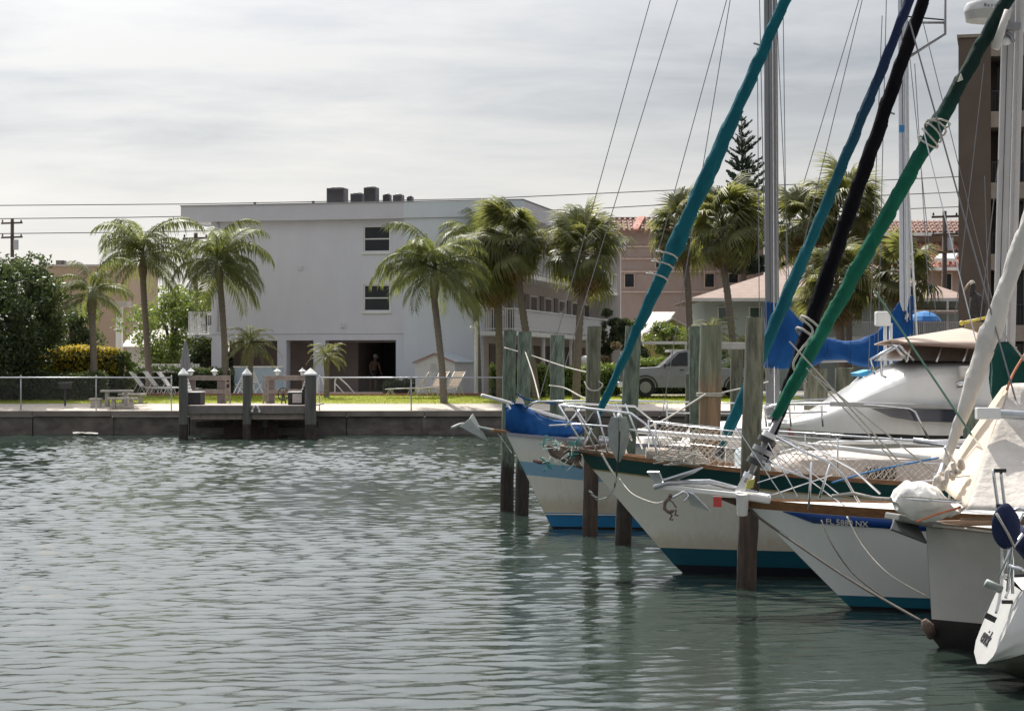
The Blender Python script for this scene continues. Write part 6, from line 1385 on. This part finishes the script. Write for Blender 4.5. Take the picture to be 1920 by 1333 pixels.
# green and black furled sails
G1a, G1b = P(1452, 784, 22.1), P(1888, 0, 22.1); G1c = G1a+(G1b-G1a)*1.5; gp = [(0, .065), (.05, .082), (.25, .094), (.40, .09), (.46, .105), (.5, .09), (.7, .082), (1, .05)]
furled_sail(b3, G1a, G1c, gp, canvas('green_head_dimmed', (.005, .11, .066), (.004, .07, .042), zm=(4.5, 5.9, (.006, .022, .018), .3)), 9.1, 0.0, n=150, lump=.14)  # edge dimming of the view painted into the upper cloth as near-black
MB().tube([P(1890, 20, 21.95), P(1866, 92, 21.95)], [.04, .05], 8).build('grey_patch', GREYC, b3, True, world=True); MB().prism([P(1802, 138, 21.97), P(1796, 154, 21.97), P(1806, 150, 21.97)], (0, .02, 0)).build('grey_patch', GREYC, b3, world=True)
d = (G1c-G1a).normalized(); x = d.cross(V(0, 1, 0)).normalized()
for k in range(5):
    c = G1a.lerp(G1b, .66 + k*.011); MB().tube([c + (x*math.cos(j*.6)+V(0, 1, 0)*math.sin(j*.6))*.125 + d*.05*math.sin(j*.6+k) for j in range(12)], .012, 5).build('sail_tie', ROPE, b3, True, world=True)
K1a, K1b = P(1432, 865, 22.5), P(1737, 0, 22.5); K1c = K1a+(K1b-K1a)*1.9
furled_sail(b3, K1a, K1c, [(0, .05), (.03, .06), (.1, .085), (.2, .103), (.27, .095), (.4, .088), (.53, .08), (1, .05)], BLACKC, 6.2, .03, n=130, lump=.10)
d2 = (K1b-K1a).normalized(); x2 = d2.cross(V(0, 1, 0)).normalized()
for t in (.27, .295): c = K1a.lerp(K1b, t); MB().tube([c + (x2*math.cos(j*.6)+V(0, 1, 0)*math.sin(j*.6))*.15 + d2*.06*math.sin(j*.6+2) for j in range(12)], .016, 5).build('sail_tie', ROPE, b3, True, world=True)
MB().tube(smooth_path(tpx([(1500, 596, 22.3), (1524, 622, 22.3), (1496, 664, 22.3), (1488, 690, 22.3), (1512, 716, 22.2)])), .014, 6).build('furling_line', ROPE, b3, True, world=True)
# pulpit and rigging of the sloop
Yp3 = 21.6
for a, c in (((1522, 865), (1516, 955)), ((1557, 868), (1536, 934))): tubes(b3, 'pulpit_leg', [(*a, Yp3), (*c, Yp3-.02)], .014)
tubes(b3, 'pulpit', [(1455, 818, 22.0), (1505, 846, 21.8), (1557, 868, Yp3), (1583, 893, Yp3), (1612, 944, Yp3-.05)], .015); tubes(b3, 'pulpit', [(1455, 818, 22.0), (1520, 836, 22.3), (1600, 880, 22.5), (1650, 925, 22.6)], .014)
tubes(b3, 'pulpit', [(1432, 860, 22.0), (1470, 880, 21.8), (1522, 900, Yp3)], .012)
for a, c in (((1380, 800), (1470, 935)), ((1440, 830), (1495, 930)), ((1502, 870), (1572, 925)), ((1452, 852), (1600, 960)), ((1420, 905), (1500, 880)), ((1440, 930), (1560, 890))): wire(b3, (*a, 21.9), (*c, 21.8), .007)
lifelines(h4, [.20, .32, .45, .6, .8], [.28, .5], r_=.005); wire(b3, (1480, 640, 22.0), (1722, 905, 21.4), .010, ROPE); wire(b3, (1530, 706, 21.9), (1770, 900, 20.9), .009, ROPE); wire(b3, (1512, 690, 22.0), (1690, 880, 21.5), .008, ROPE)
tubes(b3, 'rope_on_deck', [(1560, 930, 21.5), (1600, 925, 21.5), (1640, 934, 21.4), (1700, 938, 21.3)], .02, ROPE)
mooring_line('blue line stretched low across the deck of the green banded cutter', tpx([(1560, 905, 23.8), (1640, 882, 24.0), (1760, 858, 24.3)]), .012, mat('blue_line', (.06, .22, .48), .8))
mooring_line('dark mooring line dropping from the sloop bow to the rusty ring by the white bow', [P(1402, 955, 22.0), P(1480, 1010, 21.3), P(1600, 1090, 20.2), P(1735, 1168, 19.0)], .014, mat('dark_rope', (.07, .06, .05), .9))
mooring_line('dark bow line hanging in a curve down the sloop side', [P(1540, 975, 20.9), P(1560, 1020, 20.6), P(1600, 1075, 20.3), P(1660, 1122, 19.9)], .009, MATS['dark_rope'])
mooring_line('pale bow line hanging in a long curve down the sloop side', [P(1588, 968, 20.9), P(1615, 1020, 20.7), P(1665, 1075, 20.4), P(1738, 1118, 20.2)], .009)
# anchor of the sloop and the cut-out ornament below it
a3 = thing('plow_anchor', 'pale grey plow anchor lying in the bow platform of the sloop', 'anchor', P(1240, 905, 22.0)); pa = lambda *q: P(q[0], q[1], q[2] if len(q) > 2 else 22.0)
for pts in ([pa(1242, 900, 21.9), pa(1318, 876, 21.95), pa(1300, 886, 22.05), pa(1246, 908, 22.1)], [pa(1242, 900, 21.9), pa(1236, 884, 21.9), pa(1214, 884, 22.0), pa(1230, 905, 22.1)]): MB().add(pts, [(0, 1, 2, 3)]).build('fluke', GALV, a3, world=True, solid=.02)
MB().add([pa(1285, 920, 21.95), pa(1300, 925, 21.9), pa(1332, 957, 21.95), pa(1296, 946, 22.1)], [(0, 1, 2, 3)]).build('fluke_tip', GALV, a3, world=True, solid=.02); MB().tube(tpx([(1226, 914, 21.9), (1250, 905, 21.95), (1330, 903, 22.1), (1420, 926, 22.2)]), .03, 8).build('shank', GALV, a3, True, world=True)
MB().tube(smooth_path(tpx([(1255, 935, 21.85), (1270, 928, 21.85), (1282, 922, 21.85), (1290, 930, 21.85), (1282, 940, 21.85)])), .014, 6).build('shackle', STEEL, a3, True, world=True)
ko = thing('dancer_ornament', 'small rusty cut-out dancer ornament hanging under the sloop bow', 'ornament', P(1256, 945, 21.8)); Yk = 21.8; kk = MB()
for q, r_ in (([(1256, 932), (1247, 942), (1246, 954), (1254, 960), (1262, 958)], .022), ([(1262, 958), (1268, 956), (1266, 966), (1272, 966)], .012), ([(1254, 960), (1260, 966), (1256, 974), (1262, 974)], .012), ([(1254, 936), (1262, 942), (1268, 952)], .009)): kk.tube(tpx([(*p, Yk) for p in q]), r_, 6)
kk.ball(P(1257, 929, Yk), .025, 8, 6); kk.build('figure', RUST, ko, True, world=True)
# ================================================================== BOAT 4: white bow with black bottom under a canvas tent
Y4 = 19.1
b4 = thing('covered_sailboat', 'white sailboat with black bottom under a big pale canvas tent', 'sailboat', (P(1750, 1215, Y4).x, Y4, 0), R(-4))
h5 = Hull(b4, 9, 1.5, -.07, 1.16, 1.02, .7, wl=.86, tw=.8, pe=2.6, pw=2.0, umax=.42)
OLDG = mat('aged_gelcoat', (.52, .50, .465), .4, (.42, .41, .385), 1.6, coat=.2); TAR = mat('black_bottom', (.012, .010, .010), .7, (.02, .016, .014), 5)
h5.band('topside', OLDG, ('s', 0), ('z', .27), 5); h5.band('hull_bottom', TAR, ('z', .27), ('z', -.5), 4); h5.deck(DECKW, .01, .06); h5.rail('toe_rail', mat('worn_teak', (.25, .17, .12), .8), .06, .05, -.02)
MB().beam(P(1672, 968, 18.95), P(1760, 985, 19.1), .3, .07).build('bowsprit', mat('grey_sprit', (.22, .22, .21), .7), b4, world=True, bevel=.015)
v_anchor('dark grey plow anchor under the white sail bag', P(1676, 975, 18.9), P(1737, 1018, 18.9), P(1670, 992, 18.75), P(1720, 985, 19.1), [P(1676, 978, 18.9), P(1720, 975, 19.0), P(1770, 985, 19.1)], 'bow_anchor', mat('dark_anchor', (.12, .125, .13), .6))
# sail bag
sb = thing('sail_bag', 'bulging white sail bag lashed on the bowsprit of the covered sailboat', 'sail bag', P(1738, 965, 18.7)); rows = []
for i in range(21):
    f = i/20; cx_ = 1678 + 122*f; top = 930 - 40*math.sin(math.pi*min(1, f*1.15))**.6 + 18*f; bot = 945 + 32*math.sin(math.pi*(f*.75+.12)); row = []
    for j in range(25):
        a = 2*math.pi*j/24; v_ = (1-math.cos(a))/2; p = P(cx_ + (6*math.sin(v_*5)), bot+(top-bot)*v_, 18.6) + V(0, .27*math.sin(a)*math.sin(math.pi*min(.97, max(.06, f)))**.5, 0)
        fold = abs(mnoise.noise(V(p.x*9 - p.z*3, math.sin(a)*2, p.z*7)))**.7*v_; p += V(.2, -1, .5)*.05*mnoise.noise(V(p.x*5, p.y*4, p.z*9)) + V(0, .6, -.6)*.11*fold + V(0, 0, .03)*mnoise.noise(V(p.x*16, p.y*9, 2)); row.append(p)
    rows.append(row)
b = MB().grid(rows); b.f.append(tuple(range(24))); b.f.append(tuple(len(b.v)-25+j for j in range(24))); b.build('bag', canvas('bag_canvas', (.76, .745, .72), (.66, .645, .62), (.06, .06, .055)), sb, True, world=True)
q = [P(1690, 930, 18.35), P(1720, 932, 18.3), P(1760, 935, 18.3), P(1798, 938, 18.4)]; MB().tube(smooth_path(q), .007, 5).build('lashing', ROPE, sb, True, world=True)
b = MB()
for i in range(8):
    x = 1760 + i*6; y = 905 - i*5; q = [P(x+rnd.uniform(-8, 8), y+rnd.uniform(-12, 12), 18.5+rnd.uniform(-.1, .1)) for _ in range(5)]; b.tube(smooth_path(q), .022, 6)
b.build('bunched_cloth', WHITEC, sb, True, world=True)
mooring_line('orange line tied round the bow of the covered sailboat', [P(1718, 978, 18.35), P(1750, 966, 18.3), P(1793, 953, 18.3), P(1800, 950, 18.4)], .012, mat('orange_rope', (.55, .20, .10), .9))
mooring_line('orange line running up beside the dark green sail cover', tpx([(1888, 730, 19.0), (1900, 700, 19.2), (1924, 660, 19.4)]), .014, MATS['orange_rope'])
mooring_line('pale braided line along the rail of the covered sailboat', tpx([(1750, 985, 18.6), (1800, 990, 18.4), (1850, 996, 18.0), (1900, 1002, 17.8)]), .012)
# canvas tent: ridge pole, near panel, front panel
ridge = [P(1896, 716, 19.2), P(1960, 708, 19.2), P(2400, 690, 19.2)]; rid0 = ridge[0]
def sheet(nm, c00, c10, c11, c01, m, nx=26, ny=20, sag=.04, seed=0., wr=.03):
    rows = []
    for i in range(ny+1):
        v_ = i/ny; row = []
        for j in range(nx+1):
            u = j/nx; p = (c00.lerp(c10, u)).lerp(c01.lerp(c11, u), v_)
            fold = mnoise.noise(V(u*7 + v_*4 + seed, v_*1.5, seed)) + .5*mnoise.noise(V(u*17+v_*9, v_*3, seed))
            p = p + V(0, -1, .2)*(wr*fold) - V(0, -1, .3)*sag*4*v_*(1-v_)*math.sin(math.pi*u)
            row.append(p)
        rows.append(row)
    return MB().grid(rows).build(nm, m, b4, True, world=True, solid=.012)
sheet('tent_panel', P(1812, 955, 17.9), P(2150, 965, 17.2), P(2300, 700, 19.2), P(1893, 720, 19.2), WHITEC, 40, 24, .05, 3.)
sheet('tent_front', P(1756, 905, 19.6), P(1812, 955, 17.9), P(1893, 720, 19.2), P(1880, 726, 19.3), mat('cream_canvas', (.66, .58, .48), .85, (.6, .52, .42), 2, trans=(.22, .18, .13)), 12, 20, .02, 9.)
sheet('tent_rear', P(2300, 700, 19.25), P(1893, 720, 19.25), P(1800, 940, 20.5), P(2300, 940, 20.5), WHITEC, 20, 12, .03, 5.)
MB().tube([P(1835, 774, 18.7), P(1860, 775, 18.7), P(2000, 784, 18.5)], .045, 10).build('boom_crutch', GALV, b4, True, world=True)
for px in (1842, 1862): MB().box(-.06, .06, -.06, .06, -.055, .055).build('cleat_block', WHITE, thing('pole_collar', ('left' if px < 1850 else 'right') + ' white collar on the grey pole before the canvas tent', 'collar', P(px, 775, 18.66), 0), bevel=.01)
# furled white sail of boat 4
W1a, W1b = P(1768, 880, 19.3), P(1935, 410, 19.3); W1c = W1a + (W1b-W1a)*4.0
furled_sail(b4, W1a, W1c, [(0, .035), (.02, .05), (.06, .08), (.10, .10), (.135, .12), (.16, .098), (.25, .092), (1, .05)], GREYC, 3.9, .02, n=190, lump=.2, twist=30)
MB().tube([P(1740, 960, 19.2), P(1770, 870, 19.3)], .035, 8).build('furler_foil', STEEL, b4, True, world=True)
for t in (.3, .55): MB().tube([P(1746+t*24, 950-t*90, 19.2), P(1749+t*24, 938-t*90, 19.2)], .06, 10).build('furler_drum', STEEL, b4, world=True, auto=True)
tubes(b4, 'bow_strut', [(1772, 838, 19.2), (1790, 870, 19.3)], .02, STEEL)
for a, c, r_, m in (((1705, 40, 20), (1910, 770, 19.0), .009, MATS['rigging_wire']), ((1640, 545, 20.5), (1822, 816, 19.0), .011, mat('green_line', (.04, .12, .08), .8)), ((1822, 816, 19), (1850, 850, 18.5), .008, ROPE), ((1730, 240, 20.2), (1830, 640, 19.5), .006, STEEL), ((1870, 610, 19.3), (1924, 680, 19.3), .010, ROPE), ((1700, 905, 18.8), (1925, 880, 18.2), .006, STEEL), ((1700, 935, 18.4), (1925, 950, 17.9), .007, STEEL)): wire(b4, a, c, r_, m)
MB().box(0, .9, -.02, .02, 0, .02).build('rail_board', MATS['worn_teak'], thing('deck_board', 'worn teak board on edge along the covered sailboat deck', 'board', P(1800, 975, 18.2)))
# ================================================================== BOAT 5: white stern with script name, near the right edge
b5 = thing('near_sailboat', 'nearest white sailboat stern with dark script lettering and a swim ladder', 'sailboat', (P(1832, 1250, 16.9).x, 16.9, 0), R(0))
def stern():
    """reverse transom stern: steep sides, soft bilge turn, olive lower hull under a rising edge"""
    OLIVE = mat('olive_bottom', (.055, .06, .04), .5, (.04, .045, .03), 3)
    def ring(x, w, lift, xo):
        zb = .20 + .42*min(1, max(0, x)/.62)**.85; k = []
        for y, z in ((1, .84), (1.01, .62), (.97, .45), (.88, .30), (.62, .22), (0, .17)): k.append((y*w, z))
        keel = .17 - lift
        pts = []
        for y, z in k: t = (z-.17)/.67; pts.append(V(x + xo*t, -y, keel + (z-.17)*(.67+lift)/.67 + .02*x*t))
        return pts, zb
    xs = (0, .12, .3, .5, .8, 1.3, 2.2, 4.0); white, olive, rims = [], [], []
    for x in xs:
        pts, zb = ring(x, .55 + .42*min(1, x/2.2)**.7, .55*min(1, x/1.6), .30)
        f = [pts[0].lerp(pts[-1], 0)] ; dense = []
        for i in range(len(pts)-1):
            for q in range(5): dense.append(pts[i].lerp(pts[i+1], q/5))
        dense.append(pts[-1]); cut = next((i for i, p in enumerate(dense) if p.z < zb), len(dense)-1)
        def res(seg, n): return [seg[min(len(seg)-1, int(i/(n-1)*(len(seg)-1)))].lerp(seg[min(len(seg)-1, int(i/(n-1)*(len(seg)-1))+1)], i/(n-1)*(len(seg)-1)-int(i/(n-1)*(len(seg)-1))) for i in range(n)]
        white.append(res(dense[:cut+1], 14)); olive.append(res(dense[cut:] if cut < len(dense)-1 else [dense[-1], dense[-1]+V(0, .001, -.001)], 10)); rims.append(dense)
    mir = lambda rows: [[V(p.x, -p.y, p.z) for p in r_] for r_ in rows]
    MB().grid(white).grid([r_[::-1] for r_ in mir(white)]).build('topside', GEL, b5, True)
    MB().grid(olive).grid([r_[::-1] for r_ in mir(olive)]).build('hull_bottom', OLIVE, b5, True)
    tr = MB(); prof = rims[0] + [V(p.x, -p.y, p.z) for p in rims[0][::-1][1:]]; tr.v = [tuple(p) for p in prof]; tr.f = [tuple(range(len(prof)))]; tr.build('transom', GEL, b5)
    MB().grid([[r_[0], r_[0].lerp(V(r_[0].x, -r_[0].y, r_[0].z), .5)+V(0, 0, .05), V(r_[0].x, -r_[0].y, r_[0].z)] for r_ in rims]).build('deck', DECKW, b5, True)
    for s_ in (1, -1): MB().tube([V(r_[0].x, s_*r_[0].y, r_[0].z+.012) for r_ in rims], .018, 6).build('toe_rail', DARK, b5, True)
    MB().ball((.52, -.50, .10), (.13, .05, .05), 12, 8).build('exhaust_port', DARK, b5, True)
    n = V(-.67, 0, .30).normalized(); up = V(.30, 0, .67).normalized()
    text_part('erick', .2, mat('script_lettering', (.03, .03, .04), .5), b5, V(0, .30, .17) + up*.17 + n*.006, V(0, -1, 0), up, .003, 'lettering', shear=.3)
    b5.rotation_euler = (0, 0, R(-5))
stern()
la = thing('swim_ladder', 'stainless swim ladder folded up on the nearest sailboat stern', 'ladder', P(1880, 1110, 16.6)); Yl_ = 16.6
for a, c, e_ in (((1862, 880), (1878, 1010), (1868, 1150)), ((1876, 880), (1890, 1010), (1886, 1120))): MB().tube(smooth_path(tpx([(*a, Yl_), (*c, Yl_), (a[0]+16, 1095, Yl_), (*e_, Yl_-.05)])), .014, 7).build('rail', STEEL, la, True, world=True)
for y in (882, 948, 1012, 1080, 1128): MB().beam(P(1864+(y-882)*.06, y, Yl_-.02), P(1886+(y-882)*.05, y, Yl_-.02), .035, .03).build('rung', WHITE if y in (1012, 1080) else DARK, la, world=True)
MB().tube(tpx([(1848, 1092, 16.6), (1878, 1106, 16.6)]), .035, 8).build('hinge_bar', GALVD, la, True, world=True); MB().beam(P(1846, 1152, 16.55), P(1866, 1162, 16.55), .05, .05).build('foot_block', DARK, la, world=True)
fb = thing('fender', 'dark blue covered fender hung on the stern rail behind the swim ladder', 'fender', P(1884, 990, 16.4)); MB().ball(P(1886, 988, 16.4), (.115, .07, .19), 16, 12).jitter(.02, 7).build('pad', canvas('navy_vinyl', (.02, .028, .075), (.014, .02, .055)), fb, True, world=True)
MB().tube([P(1868, 962, 16.33), P(1890, 1000, 16.32), P(1902, 1026, 16.35)], .012, 6).build('strap', ROPE, fb, True, world=True)
for i, q in enumerate(([(1904, 975), (1906, 1112)], [(1900, 960), (1918, 952), (1935, 960)], [(1896, 1108), (1906, 1000), (1925, 960)], [(1880, 1085), (1900, 1035), (1925, 1000)])): tubes(b5, 'stern_rail', [(*p, 16.5) for p in q], .014, STEEL)
tubes(b5, 'stern_rail', [(1905, 1060, 16.3), (1930, 1068, 16.2)], .02, STEEL)
cvx = thing('navy_canvas_bundle', 'rolled navy canvas at the right edge above the nearest stern', 'canvas roll', P(1920, 1000, 16.5)); MB().tube(tpx([(1900, 985, 16.7), (1915, 1010, 16.6), (1940, 1040, 16.5)]), [.05, .09, .1], 10).jitter(.02, 8).build('roll', MATS['navy_vinyl'], cvx, True, world=True)
rw = thing('rusty_ring', 'rusty mooring ring fitting on the black stem of the covered sailboat', 'fitting', P(1742, 1175, 19.0)); MB().tube(tpx([(1732, 1162, 19.0), (1740, 1175, 19.0), (1748, 1192, 19.05)]), [.03, .06, .05], 8).build('fitting_body', RUST, rw, True, world=True)
